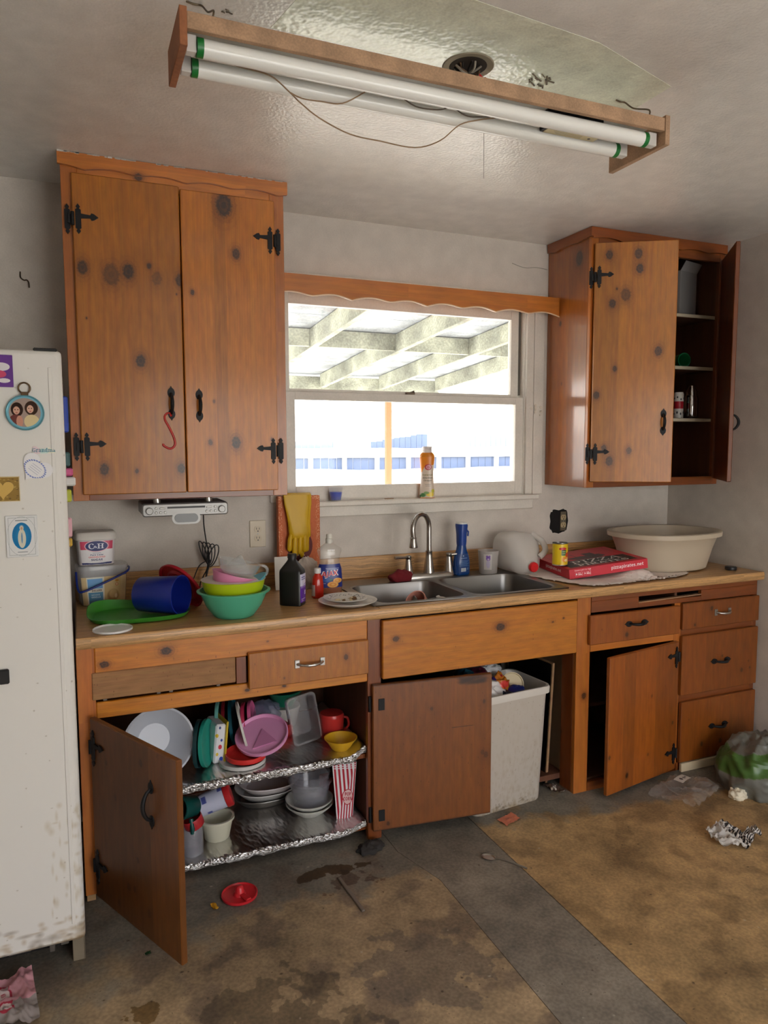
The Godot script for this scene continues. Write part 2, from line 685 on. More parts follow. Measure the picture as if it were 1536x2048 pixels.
func oak_im() -> Image:
	var w := 1024
	var h := 512
	var d := PackedByteArray()
	d.resize(w * h * 3)
	var base := C(192, 148, 98)
	for y in h:
		for x in w:
			var wv := (NZ[((y >> 2) & 255) * 256 + ((x >> 4) & 255)] - 128) / 4
			var g1 := NZ[((y * 4 + wv) & 255) * 256 + ((x >> 5) & 255)] - 128
			var g2 := NZ[((y * 7 + wv * 2 + 77) & 255) * 256 + ((x >> 4) & 255)] - 128
			var s := 1.0 + g1 * 0.0016
			if g2 > 34:
				s -= (g2 - 34) * 0.0045
			var at := (y * w + x) * 3
			d[at] = clampi(int(base.r * 255 * s), 0, 255)
			d[at + 1] = clampi(int(base.g * 255 * s), 0, 255)
			d[at + 2] = clampi(int(base.b * 255 * s * 0.98), 0, 255)
	return Image.create_from_data(w, h, false, Image.FORMAT_RGB8, d)

# ---------------------------------------------------------------- room
func room() -> void:
	# back wall round the window opening (x 0.80..2.05, y 1.262..2.205)
	var st := mk()
	bb(st, -1.1, 0, -0.12, 0.80, H, 0, 0.0)
	bb(st, 2.05, 0, -0.12, XR + 0.1, H, 0, 0.0)
	bb(st, 0.80, 0, -0.12, 2.05, 1.25, 0, 0.0)
	bb(st, 0.80, 2.205, -0.12, 2.05, H, 0, 0.0)
	part("wall_back", st, M.paint, self).set_meta("kind", "structure")
	part("wall_right", slab(XR, 0, 0, XR + 0.1, H, 5.0, 0.0), M.paint, self).set_meta("kind", "structure")
	part("wall_left", slab(-1.1, 0, 0, -1.0, H, 5.0, 0.0), M.paint, self).set_meta("kind", "structure")
	# wall behind the viewer, with a wide patio door opening and a window
	st = mk()
	bb(st, -1.1, 0, 5.0, 0.5, H, 5.12, 0.0)
	bb(st, 2.85, 0, 5.0, XR + 0.1, H, 5.12, 0.0)
	bb(st, 0.5, 2.1, 5.0, 2.85, H, 5.12, 0.0)
	part("wall_rear", st, M.paint, self).set_meta("kind", "structure")
	var dr := struct_root("door_1")
	st = mk()
	for x in [0.53, 1.675, 2.82]:
		bb(st, x - 0.03, 0, 5.02, x + 0.03, 2.1, 5.08)
	bb(st, 0.5, 2.05, 5.02, 2.85, 2.1, 5.08)
	bb(st, 0.5, 0.0, 5.02, 2.85, 0.05, 5.08)
	part("door_frame", st, M.trim, dr)
	st = mk()
	bb(st, -1.1, H, -0.12, XR + 0.1, H + 0.1, 5.12, 0.0)
	part("ceiling", st, M.ceil, self).set_meta("kind", "structure")
	# the bare rectangle where a fitting used to be
	st = mk()
	prism(st, PackedVector2Array([Vector2(0.44, 1.31), Vector2(1.53, 1.30), Vector2(1.53, 1.46), Vector2(1.2, 1.56), Vector2(0.50, 1.62)]), 0.0006, Transform3D(Basis(Vector3(1, 0, 0), Vector3(0, 0, 1), Vector3(0, -1, 0)), Vector3(0, H, 0)))
	part("bare_patch", st, M.ceil_bare, get_node("ceiling"))
	st = mk()
	bx(st, Vector3(1.29, H, 0.86), Vector3(0.0018, 0.002, 0.46), 0.0, Basis(Vector3(0, 1, 0), -0.536))
	part("seam", st, mat(C(150, 146, 140), 0.8), get_node("ceiling"))
	# floor: concrete-grey base with worn sheets laid on it
	var fl := struct_root("floor")
	var fm := tmat(floor_im(), 0.62)
	st = mk()
	bb(st, -1.1, -0.1, -0.12, XR + 0.1, -0.006, 5.12, 0.0)
	flat_uv(part("slab", st, fm, fl), -0.5, 2.25, 3.1, 0.45, "xz")
	var polys := [
		[Vector2(-1.0, 0.0), Vector2(1.03, 0.0), Vector2(1.035, 0.71), Vector2(1.0995, 0.93), Vector2(1.0995, 5.0), Vector2(-1.0, 5.0)],
		[Vector2(1.032, 0.0), Vector2(1.4023, 0.0), Vector2(1.4073, 5.0), Vector2(1.1015, 5.0), Vector2(1.1015, 0.93), Vector2(1.037, 0.71)],
		[Vector2(1.404, 0.0), Vector2(2.994, 0.0), Vector2(2.994, 5.0), Vector2(1.409, 5.0)]]
	for i in 3:
		st = mk()
		var pl := PackedVector2Array()
		for v in polys[i]:
			pl.append(Vector2(v.x, -v.y))
		prism(st, pl, 0.006 + [0.0, 0.0, 0.0015][i], Transform3D(Basis(Vector3(1, 0, 0), Vector3(0, 0, -1), Vector3(0, 1, 0)), Vector3(0, -0.006, 0)))
		flat_uv(part("subfloor_sheet", st, fm, fl), -0.5, 2.25, 3.1, 0.45, "xz")

# worn sheet floor: x -0.5..3.1 (u), z 0.45..2.25 (v from the far edge)
func floor_im() -> Image:
	var w := 1536
	var h := 768
	var a := rnoise(31, 0.004, 5).get_image(w, h).get_data()
	var b := rnoise(32, 0.02, 4).get_image(w, h).get_data()
	var f := rnoise(33, 0.15, 3).get_image(w, h).get_data()
	var e := rnoise(34, 0.010, 4).get_image(w, h).get_data()
	var d := PackedByteArray()
	d.resize(w * h * 3)
	for y in h:
		var z := 0.45 + 1.8 * y / h
		for x in w:
			var X := -0.5 + 3.6 * x / w
			var i := y * w + x
			var na := (a[i] - 128) / 128.0
			var nb := (b[i] - 128) / 128.0
			var nf := (f[i] - 128) / 128.0
			var ne := (e[i] - 128) / 128.0
			var r := 150.0
			var g := 130.0
			var bl := 104.0
			var seam := 1.1 if z > 0.93 else 1.037 + (z - 0.71) * 0.28
			if X > 1.404:
				r = 158.0; g = 130.0; bl = 92.0
			elif X > seam:
				r = 124.0; g = 116.0; bl = 106.0
			# grey, trodden band along the cabinets
			var edge := 0.88 + 0.09 * na + 0.05 * nb
			if X > 1.4:
				edge = 0.70 + (X - 1.4) * 0.16 + 0.05 * nb + 0.06 * na
			var k := clampf((edge - z) / 0.05, 0.0, 1.0)
			if X < 0.4:
				k = maxf(k, clampf((0.95 + 0.2 * nb + (0.4 - X) * 0.35 - z) / 0.25, 0.0, 1.0))
			r = lerpf(r, 108.0, k); g = lerpf(g, 102.0, k); bl = lerpf(bl, 93.0, k)
			# mottling
			var s := 1.0 + 0.16 * na + 0.13 * nb + 0.14 * nf
			var dk := clampf((ne - 0.12) * 3.0, 0.0, 1.0)
			if X < 1.1:
				# brown to violet scuffs on the left sheet
				r = lerpf(r, 104.0, dk * 0.65); g = lerpf(g, 90.0, dk * 0.65); bl = lerpf(bl, 78.0, dk * 0.65)
				var q := Vector2((X - 0.84) / 0.20, (z - 1.30) / 0.17).length() + nb * 0.7 + na * 0.3
				if q < 0.9:
					r = lerpf(r, 104.0, 0.5); g = lerpf(g, 94.0, 0.5); bl = lerpf(bl, 86.0, 0.5)
				q = Vector2((X - 0.35) / 0.30, (z - 1.35) / 0.2).length() + nb * 0.8
				if q < 0.85:
					s *= 0.82
			elif X > 1.404:
				r = lerpf(r, 122.0, dk * 0.6); g = lerpf(g, 98.0, dk * 0.6); bl = lerpf(bl, 68.0, dk * 0.6)
			var ql := Vector2((X - 0.76) / 0.11, (z - 0.73) / 0.035).length() + nb * 0.9
			if ql < 0.9 and nb < 0.6:
				r = 62.0; g = 46.0; bl = 26.0
			ql = Vector2((X - 0.80) / 0.12, (z - 0.80) / 0.05).length() + nb * 1.1
			if ql < 0.75:
				r *= 0.78; g *= 0.70; bl *= 0.66
			ql = Vector2((X - 0.10) / 0.05, (z - 1.17) / 0.05).length() + nb * 0.9
			if ql < 0.8:
				r = lerpf(r, 96.0, 0.7); g = lerpf(g, 72.0, 0.7); bl = lerpf(bl, 36.0, 0.7)
			if nf > 0.62 and nb > 0.05:
				s *= 0.72
			s *= 1.10
			d[i * 3] = clampi(int(r * s), 0, 255)
			d[i * 3 + 1] = clampi(int(g * s), 0, 255)
			d[i * 3 + 2] = clampi(int(bl * s * 0.98), 0, 255)
	var im := Image.create_from_data(w, h, false, Image.FORMAT_RGB8, d)
	rng.seed = 77
	for n in 260:
		var x := rng.randf() * w
		var y := rng.randf() * h
		p_ell(im, x, y, rng.randf_range(1, 3), rng.randf_range(1, 2.4), C(56, 42, 28) if rng.randf() < 0.8 else C(196, 186, 168), 0.6, 0.7)
	return im

func window_unit() -> void:
	var w := struct_root("window_1")
	var st := mk()
	# jambs, head and outer sill of the opening
	bb(st, 0.800, 1.25, -0.12, 0.815, 2.205, 0.0)
	bb(st, 2.040, 1.25, -0.12, 2.05, 2.205, 0.0)
	bb(st, 0.800, 2.19, -0.12, 2.05, 2.205, 0.0)
	bb(st, 0.800, 1.25, -0.16, 2.05, 1.268, 0.0)
	part("window_frame", st, M.trim, w)
	# upper sash, set back
	st = mk()
	bb(st, 0.815, 1.735, -0.065, 0.85, 2.19, -0.035)
	bb(st, 1.985, 1.735, -0.065, 2.028, 2.19, -0.035)
	bb(st, 0.85, 2.138, -0.065, 1.985, 2.19, -0.035)
	bb(st, 0.85, 1.735, -0.065, 1.985, 1.772, -0.035)
	var us := part("upper_sash", st, M.trim, w)
	var gm := clear(C(240, 248, 248), 0.05, 0.02)
	part("pane", slab(0.845, 1.765, -0.052, 1.99, 2.145, -0.049, 0.0), gm, us)
	# lower sash
	st = mk()
	bb(st, 0.815, 1.268, -0.033, 0.865, 1.757, -0.003)
	bb(st, 1.995, 1.268, -0.033, 2.04, 1.757, -0.003)
	bb(st, 0.865, 1.722, -0.033, 1.995, 1.757, -0.003)
	bb(st, 0.865, 1.268, -0.033, 1.995, 1.342, -0.003)
	var ls := part("lower_sash", st, M.trim, w)
	part("pane", slab(0.86, 1.335, -0.02, 2.0, 1.73, -0.017, 0.0), gm, ls)
	st = mk()
	bb(st, 1.405, 1.757, -0.03, 1.445, 1.768, -0.006)
	tube(st, [Vector3(1.425, 1.765, -0.018), Vector3(1.44, 1.772, -0.004)], 0.005)
	part("sash_lock", st, mat(C(110, 96, 80), 0.5, 0.6), w)
	# track groove on the right jamb
	st = mk()
	bb(st, 2.0285, 1.77, -0.06, 2.0395, 2.19, -0.035, 0.0)
	part("sash_track", st, mat(C(96, 90, 82), 0.7), w)
	# casings, stool and apron
	var c := struct_root("trim_1")
	st = mk()
	bb(st, 0.745, 1.276, 0.0, 0.808, 2.23, 0.014)
	part("side_casing", st, M.trim, c)
	st = mk()
	bb(st, 2.046, 1.276, 0.0, 2.086, 2.23, 0.016)
	bb(st, 2.092, 1.276, 0.0, 2.150, 2.23, 0.010)
	part("side_casing", st, M.trim, c)
	part("head_casing", slab(0.745, 2.19, 0.0, 2.15, 2.26, 0.014), M.trim, c)
	part("window_stool", slab(0.778, 1.254, -0.002, 2.10, 1.276, 0.060, 0.004), M.trim, c)
	part("apron", slab(0.79, 1.205, 0.0, 2.085, 1.254, 0.030, 0.004), M.trim, c)

# ---------------------------------------------------------------- outdoors
func outdoors() -> void:
	var wood := tri_map(tmat(speckle(256, C(158, 160, 144), 16, 41), 0.85), Vector3(0.9, 0.9, 0.9))
	var deck := tri_map(tmat(speckle(256, C(164, 170, 176), 12, 42), 0.85), Vector3(0.9, 0.9, 0.9))
	var gr := solo("ground", slab(-14, -0.35, -30, 22, -0.25, -0.12, 0.0), mat(C(184, 182, 174), 0.9), "", "")
	gr.remove_meta("label"); gr.remove_meta("category")
	gr.set_meta("kind", "structure")
	gr = solo("ground", slab(-14, -0.35, 5.12, 22, -0.25, 25, 0.0), mat(C(192, 190, 182), 0.9), "", "")
	gr.remove_meta("label"); gr.remove_meta("category")
	gr.set_meta("kind", "structure")
	# patio cover: rafters run out from the house and fall 7 cm a metre
	var roof := thing("patio_cover", "pale weathered wooden patio cover with open rafters seen through the window", "patio cover", Vector3(0, 0, 0))
	var tilt := Basis(Vector3(1, 0, 0), atan(-0.07))
	var bs := tilt
	for x in [-0.45, 0.25, 0.95, 1.64, 2.34, 2.995, 3.66]:
		var st := mk()
		bx(st, Vector3(x, 2.40 - 0.07 * 2.1 + 0.07, -2.15), Vector3(0.045, 0.14, 3.95), 0.003, bs)
		part("rafter", st, wood, roof)
	var xs := [-0.45, 0.25, 0.95, 1.64, 2.34, 2.995, 3.66]
	for i in 6:
		var st := mk()
		bb(st, xs[i] + 0.024, 2.262, -2.24, xs[i + 1] - 0.024, 2.388, -2.20)
		part("blocking", st, wood, roof)
	var st := mk()
	bb(st, -0.5, 2.085, -4.19, 3.70, 2.23, -4.14)
	part("header_beam", st, wood, roof)
	for i in 16:
		var z := -0.28 - i * 0.255
		st = mk()
		bx(st, Vector3(1.6, 2.40 + 0.07 * z + 0.152, z - 0.12), Vector3(4.3, 0.02, 0.245), 0.002, bs)
		part("roof_board", st, deck, roof)
	# post under the outer corner of the beam
	var post := mk()
	bb(post, 3.075, -0.25, -4.21, 3.135, 2.083, -4.15, 0.004)
	solo("patio_post", post, mat(C(160, 116, 74), 0.8), "sunlit tan wooden post standing behind the lower window pane", "post")
	# board fences at the end of the yard, lit from behind
	var shade := mat(C(98, 112, 136), 0.9)
	var rail := mat(C(214, 214, 210), 0.8)
	fence("yard_fence", "low blue-grey board fence with pale posts across the yard, below the far fence", Vector3(0.6, 0.95, -9.0), 9.6, 0.37, 0.62, shade, rail, 0.0)
	fence("far_fence", "higher blue-grey board fence stepping uphill behind the low yard fence", Vector3(6.45, 1.38, -13.0), 1.55, 0.24, 99.0, shade, rail, 0.14)
	fence("corner_fence", "short blue-grey board fence seen at the left edge of the lower pane", Vector3(3.4, 1.36, -12.5), 2.0, 0.24, 99.0, shade, rail, 0.0)
	fence("pale_fence", "taller pale grey fence at the right edge of the lower pane", Vector3(9.0, 1.38, -13.0), 1.6, 0.44, 99.0, mat(C(150, 158, 170), 0.9), rail, 0.0)
	# pale ground rising to and beyond the yard fence
	var bank := mk()
	var nn := rnoise(50, 0.4, 3)
	patch(bank, func(u, v):
		var x: float = -14.0 + 36.0 * u
		var z: float = -5.0 - 10.0 * v
		var y: float = -0.26 + 1.36 * smoothstep(-5.0, -8.8, z) + 0.36 * smoothstep(-9.2, -12.0, z) + 0.5 * smoothstep(-13.0, -15.0, z)
		return Vector3(x, y + 0.05 * nn.get_noise_2d(x, z), z), 60, 50)
	part("slope", bank, mat(C(150, 148, 140), 0.95), self).set_meta("kind", "structure")

func fence(called: String, label: String, at: Vector3, length: float, high: float, gap: float, m: Material, rail: Material, rise: float) -> void:
	var t := thing(called, label, "fence", at)
	var n := int(length / 0.15)
	rng.seed = int(length * 10)
	var st := mk()
	for i in n:
		var y := i * 0.15 * rise
		bb(st, i * 0.15, y - 0.1, -0.012, i * 0.15 + 0.14, y + high + rng.randf_range(-0.015, 0.015), 0.012, 0.0)
	var o := part("boards", st, m, t)
	o.set_meta("kind", "stuff")
	if gap < 9.0:
		var k := 0
		while k * gap < length:
			part("post", slab(k * gap - 0.035, -0.1, 0.012, k * gap + 0.035, high + 0.04, 0.08), rail, t)
			k += 1
		part("rail", slab(0, high - 0.01, 0.012, length, high + 0.05, 0.06), rail, t)

# ---------------------------------------------------------------- hardware
func mirror_poly(half: Array) -> PackedVector2Array:
	var out := PackedVector2Array()
	for p in half:
		out.append(p)
	for i in range(half.size() - 1, -1, -1):
		if absf(half[i].x) > 1e-5:
			out.append(Vector2(-half[i].x, half[i].y))
	return out

func spade() -> PackedVector2Array:
	return mirror_poly([Vector2(0, 0.030), Vector2(0.003, 0.024), Vector2(0.010, 0.017), Vector2(0.013, 0.008), Vector2(0.012, -0.001), Vector2(0.007, -0.010), Vector2(0, -0.012)])

# black arched pull with spade ends; upright along y, or turned flat
func pull(parent: Node, c: Vector3, high: float, flat := false, label := "") -> void:
	var st := mk()
	var q := Basis(Vector3(0, 0, 1), PI / 2) if flat else Basis.IDENTITY
	prism(st, spade(), 0.003, Transform3D(q, c + q * Vector3(0, high / 2 - 0.03, 0)))
	prism(st, spade(), 0.003, Transform3D(q * Basis(Vector3(0, 0, 1), PI), c + q * Vector3(0, -high / 2 + 0.03, 0)))
	var pts := []
	for i in 13:
		var t := i / 12.0
		pts.append(c + q * Vector3(0, (t - 0.5) * (high - 0.055), 0.003 + 0.026 * pow(sin(PI * t), 0.6)))
	var r := []
	for i in 13:
		r.append(0.0045 + 0.0025 * sin(PI * i / 12.0))
	tube(st, pts, r, 8)
	part("handle", st, M.iron, parent, label)

# nickel pull on two square plates
func plate_pull(parent: Node, c: Vector3, wide: float, left := true, right := true) -> void:
	var st := mk()
	if left:
		bx(st, c + Vector3(-wide / 2, 0, 0.002), Vector3(0.018, 0.03, 0.004), 0.001)
	if right:
		bx(st, c + Vector3(wide / 2, 0, 0.002), Vector3(0.018, 0.03, 0.004), 0.001)
	var pts := []
	for i in 13:
		var t := i / 12.0
		pts.append(c + Vector3((t - 0.5) * wide, -0.003 * sin(PI * t), 0.004 + 0.022 * pow(sin(PI * t), 0.5)))
	tube(st, pts, [0.005, 0.005, 0.0045, 0.0045, 0.006, 0.006, 0.005, 0.006, 0.006, 0.0045, 0.0045, 0.005, 0.005], 8)
	part("handle", st, M.steel, parent, "nickel arched handle on square plates")

# black strap hinge: a leaf on the frame, a leaf and pointed strap on the door; s = +1 when the door lies to the right
func hinge(parent: Node, c: Vector3, s: float, k := 1.0, frame := true, strap := true) -> void:
	var leaf := mirror_poly([Vector2(0, 0.050 * k), Vector2(0.007 * k, 0.040 * k), Vector2(0.003, 0.034 * k), Vector2(0.009, 0.030 * k), Vector2(0.009, -0.030 * k), Vector2(0.003, -0.034 * k), Vector2(0.007 * k, -0.040 * k), Vector2(0, -0.050 * k)])
	var st := mk()
	if frame:
		prism(st, leaf, 0.004, Transform3D(Basis.IDENTITY, c + Vector3(-0.016 * s, 0, -0.014)))
	prism(st, leaf, 0.004, Transform3D(Basis.IDENTITY, c + Vector3(0.018 * s, 0, 0.0)))
	tube(st, [c + Vector3(0, -0.022, 0.002), c + Vector3(0, 0.022, 0.002)], 0.006)
	bx(st, c + Vector3(0.0, 0, -0.003), Vector3(0.03, 0.03, 0.004), 0.0)
	if strap:
		var arm := PackedVector2Array([Vector2(0.012, 0.009), Vector2(0.056, 0.005), Vector2(0.060, 0.012), Vector2(0.068, 0.010), Vector2(0.082, 0.0), Vector2(0.068, -0.010), Vector2(0.060, -0.012), Vector2(0.056, -0.005), Vector2(0.012, -0.009)])
		if s < 0:
			var r := PackedVector2Array()
			for i in range(arm.size() - 1, -1, -1):
				r.append(Vector2(-arm[i].x, arm[i].y))
			arm = r
		prism(st, arm, 0.0045, Transform3D(Basis.IDENTITY, c + Vector3(0, 0.010, 0.0)))
	part("hinge", st, M.iron, parent)

func wood(w: int, h: int, base: Color, seams: Array, knots: Array, seed_: int, flat_grain := false, wear := 0, coat := 0.3) -> StandardMaterial3D:
	return tmat(pine_im(w, h, base, seams, knots, seed_, flat_grain, wear), 0.42, coat, 0.18)

# door or drawer front: a slightly eased board of its own texture, lower left corner at p, front face to +z
func front(called: String, parent: Node, x0: float, y0: float, x1: float, y1: float, z0: float, m: Material, label := "", t := 0.02) -> MeshInstance3D:
	var st := mk()
	bx(st, Vector3((x0 + x1) / 2, (y0 + y1) / 2, z0 + t / 2), Vector3(x1 - x0, y1 - y0, t), 0.003)
	return flat_uv(part(called, st, m, parent, label), x0, y0, x1, y1)

# front that swings: origin on its hinge line, board from 0 to w (negative w: hinged on the right)
func swing(called: String, parent: Node, at: Vector3, w: float, h: float, turn: float, m: Material, label := "", t := 0.02) -> MeshInstance3D:
	var st := mk()
	bx(st, Vector3(w / 2, h / 2, t / 2), Vector3(absf(w), h, t), 0.003)
	var o := flat_uv(part(called, st, m, parent, label), minf(0, w), 0, maxf(0, w), h)
	o.position = at
	o.rotation.y = turn
	return o

# scalloped strip: straight top, cusped wavy lower edge
func scallop(length: float, high: float, wave: float, count: float, shift := 0.0) -> PackedVector2Array:
	var p := PackedVector2Array([Vector2(0, high), Vector2(length, high)])
	var n := int(count * 24)
	for i in range(n, -1, -1):
		var t := float(i) / n * count
		var ph := fposmod(t + shift, 1.0)
		var k := 0.12 * pow(sin(PI * ph), 2)
		var hump := sqrt(pow(sin(TAU * ph), 2) + k) * wave
		p.append(Vector2(length * i / n, hump))
	return p

const DOOR := Color(0.715, 0.435, 0.095)
const DOOR2 := Color(0.651, 0.380, 0.104)

func upper_cabinet_left() -> void:
	var t := thing("wall_cabinet", "tall knotty pine wall cabinet with two closed doors, left of the window", "cabinet", Vector3(-0.036, 1.3296, 0))
	var w := 0.77
	var h := H - 1.3296
	var st := mk()
	bb(st, 0, 0, 0.002, 0.018, h, 0.31)
	bb(st, w - 0.018, 0, 0.002, w, h, 0.31)
	bb(st, 0.018, 0, 0.002, w - 0.018, 0.018, 0.31)
	bb(st, 0.018, 0.018, 0.002, w - 0.018, h, 0.010)
	part("body", st, M.pine_red, t)
	for x in [[0.0, 0.052], [w - 0.055, w]]:
		part("stile", slab(x[0], 0, 0.31, x[1], h, 0.33), M.pine_v, t)
	part("rail", slab(0.052, 0, 0.31, w - 0.055, 0.045, 0.33), M.pine_red_h, t)
	part("rail", slab(0.052, h - 0.09, 0.31, w - 0.055, h, 0.33), M.pine_h, t)
	st = mk()
	prism(st, scallop(w + 0.02, 0.052, 0.011, 2.36, 0.75), 0.014, Transform3D(Basis.IDENTITY, Vector3(-0.008, h - 0.054, 0.331)))
	part("scalloped_moulding", st, M.pine_h, t)
	var mA := wood(320, 960, DOOR, [0.42, 0.70], [[0.07, 0.285, 20, 0.9], [0.33, 0.30, 34, 0.5], [0.49, 0.285, 22, 1.0], [0.69, 0.262, 9, 0.9], [0.76, 0.30, 22, 0.35], [0.99, 0.30, 20, 0.8], [0.58, 0.567, 19, 0.95], [0.20, 0.918, 18, 0.9], [0.95, 0.918, 16, 0.95], [0.51, 0.925, 7, 0.8], [0.95, 0.345, 3, 0.9], [0.09, 0.44, 3, 0.9]], 101)
	var d := front("door", t, 0.033, 0.022, 0.384, 1.108, 0.331, mA)
	pull(d, Vector3(0.338, 0.345, 0.351), 0.125)
	hinge(d, Vector3(0.033, 0.957, 0.351), 1)
	hinge(d, Vector3(0.033, 0.190, 0.351), 1)
	var mB := wood(320, 960, Color(0.688, 0.420, 0.128), [0.33, 0.45], [[0.45, 0.035, 36, 1.0], [0.57, 0.19, 17, 0.9], [0.10, 0.33, 9, 0.9], [0.53, 0.83, 20, 0.95], [0.25, 0.83, 10, 0.7], [0.30, 0.69, 6, 0.5], [0.93, 0.82, 7, 0.5]], 102)
	d = front("door", t, 0.388, 0.022, 0.729, 1.100, 0.331, mB)
	pull(d, Vector3(0.437, 0.340, 0.351), 0.125)
	hinge(d, Vector3(0.729, 0.955, 0.351), -1)
	hinge(d, Vector3(0.729, 0.172, 0.351), -1)
	rng.seed = 88
	st = mk()
	for i in 60:
		var q := rng.randf()
		bx(st, Vector3(-0.005 + q * 0.775, h - 0.003, 0.3455), Vector3(rng.randf_range(0.006, 0.020), rng.randf_range(0.002, 0.006) * (1.0 if q < 0.5 else 0.5), 0.002), 0.0005)
	part("paint_drips", st, M.trim, t).set_meta("kind", "stuff")
	# red hook hung on the left pull
	st = mk()
	var pts := curve([Vector3(0.012, 0.028, 0.004), Vector3(0.006, 0.040, 0), Vector3(-0.008, 0.034, -0.003), Vector3(-0.010, 0.016, 0), Vector3(0.004, -0.012, 0), Vector3(0.020, -0.050, 0), Vector3(0.022, -0.075, 0), Vector3(0.006, -0.088, 0), Vector3(-0.016, -0.078, 0), Vector3(-0.018, -0.070, 0)], 5)
	tube(st, pts, 0.0042, 8)
	solo("red_hook", st, mat(C(186, 42, 34), 0.35), "red plastic-coated S-hook hung on the left cabinet's black pull", "hook", Vector3(0.288, 1.600, 0.352))

func upper_cabinet_right() -> void:
	var x0 := 2.172
	var t := thing("wall_cabinet", "knotty pine wall cabinet right of the window, both doors standing open", "cabinet", Vector3(x0, 1.322, 0))
	var w := XR - x0 - 0.001
	var h := H - 1.322
	var side := tmat(pine_im(256, 900, Color(0.614, 0.340, 0.096), [0.55], [[0.78, 0.10, 26, 0.9], [0.34, 0.335, 9, 0.9], [0.4, 0.58, 6, 0.5]], 120), 0.30, 1.0, 0.10)
	var st := mk()
	bb(st, 0, 0, 0.002, 0.018, h, 0.31)
	flat_uv(part("side_panel", st, side, t), 0.002, 0, 0.31, h, "zy")
	st = mk()
	bb(st, w - 0.018, 0, 0.002, w, h, 0.31)
	bb(st, 0.018, 0, 0.002, w - 0.018, 0.018, 0.31)
	bb(st, 0.018, 0.018, 0.002, w - 0.018, h, 0.010)
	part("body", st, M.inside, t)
	part("stile", slab(0.0, 0, 0.31, 0.040, h, 0.33), M.pine_v, t)
	part("stile", slab(w - 0.035, 0, 0.31, w, h, 0.33), M.pine_red, t)
	part("rail", slab(0.040, 0, 0.31, w - 0.035, 0.040, 0.33), M.pine_red_h, t)
	part("rail", slab(0.040, h - 0.085, 0.31, w - 0.035, h, 0.33), M.pine_red_h, t)
	st = mk()
	prism(st, scallop(w, 0.052, 0.011, 2.36, 0.5), 0.012, Transform3D(Basis.IDENTITY, Vector3(0.0, h - 0.054, 0.331)))
	prism(st, scallop(0.335, 0.052, 0.011, 1.0, 0.2), 0.012, Transform3D(Basis(Vector3(0, 1, 0), PI / 2), Vector3(-0.012, h - 0.054, 0.343)))
	part("scalloped_moulding", st, M.pine_red_h, t)
	var edge := mat(C(196, 184, 160), 0.6)
	for y in [0.333, 0.590, 0.845]:
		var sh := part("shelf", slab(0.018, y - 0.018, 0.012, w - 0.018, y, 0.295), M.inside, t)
		part("shelf_edge", slab(0.020, y - 0.017, 0.295, w - 0.020, y - 0.001, 0.302), edge, sh)
	var mA := wood(320, 960, Color(0.688, 0.430, 0.128), [0.30], [[0.17, 0.05, 18, 0.9], [0.52, 0.05, 20, 0.8], [0.54, 0.11, 18, 0.95], [0.22, 0.25, 17, 0.9], [0.38, 0.215, 26, 0.55], [0.79, 0.45, 19, 0.8], [0.27, 0.52, 11, 0.75], [0.05, 0.63, 16, 0.85], [0.23, 0.91, 19, 0.8], [0.47, 0.865, 14, 0.6], [0.16, 0.855, 14, 0.8], [0.27, 0.19, 5, 0.8]], 121)
	var d := swing("door", t, Vector3(0.016, 0.028, 0.332), 0.362, 1.082, -0.54, mA)
	pull(d, Vector3(0.318, 0.275, 0.02), 0.125)
	hinge(d, Vector3(0.002, 0.930, 0.021), 1)
	hinge(d, Vector3(0.002, 0.130, 0.021), 1)
	var mB := wood(256, 768, Color(0.484, 0.250, 0.088), [0.5], [[0.4, 0.3, 14, 0.5]], 122)
	d = swing("door", t, Vector3(w - 0.026, 0.028, 0.332), -0.36, 1.082, 0.90, mB)
	pull(d, Vector3(-0.318, 0.275, 0.02), 0.125)
	# things on its shelves
	var cup := thing("plastic_cup", "green plastic cup lying on its side on the right wall cabinet's middle shelf", "cup", Vector3(2.835, 1.912 + 0.036, 0.20), -0.15)
	st = mk()
	lathe(st, [[0.0, -0.05], [0.026, -0.05], [0.034, 0.05], [0.0365, 0.05], [0.0365, 0.052], [0.033, 0.052], [0.025, -0.046], [0.0, -0.046]], 28, Transform3D(Basis(Vector3(1, 0, 0), PI / 2), Vector3.ZERO))
	part("body", st, mat(C(20, 120, 70), 0.35), cup)
	var sk := thing("shaker", "shiny metal shaker beside a red and white can on the right cabinet's lowest shelf", "shaker", Vector3(2.905, 1.655, 0.23))
	st = mk()
	lathe(st, [[0, 0], [0.034, 0], [0.036, 0.004], [0.036, 0.10], [0.030, 0.118], [0.0, 0.118]], 28)
	part("body", st, M.chrome, sk)
	st = mk()
	lathe(st, [[0.028, 0.118], [0.028, 0.14], [0.016, 0.16], [0.016, 0.168], [0, 0.17]], 28)
	part("cap", st, M.chrome, sk)
	var im := new_im(128, 96, C(214, 208, 200))
	p_rect(im, 0, 30, 128, 58, C(176, 28, 44))
	for i in 9:
		p_ell(im, 8 + i * 15, 14 + (i % 3) * 4, 3, 4, C(40, 40, 46))
		p_ell(im, 8 + i * 15, 78 - (i % 2) * 5, 3, 5, C(40, 40, 46))
	var can := thing("spice_can", "slim red and white can standing left of the metal shaker in the right cabinet", "can", Vector3(2.815, 1.655, 0.235))
	st = mk()
	lathe(st, [[0.024, 0.0], [0.024, 0.125]], 24)
	part("body", st, tmat(im, 0.4), can)
	st = mk()
	lathe(st, [[0.022, 0.125], [0.021, 0.132], [0, 0.133]], 24)
	part("lid", st, M.white, can)
	st = mk()
	bb(st, -0.075, 0, -0.05, 0.075, 0.225, 0.05, 0.002)
	part_lid_box(st)
	st = mk()
	lathe(st, [[0, 0.0], [0.05, 0.0], [0.055, 0.004], [0.055, 0.007], [0.0, 0.006]], 28)
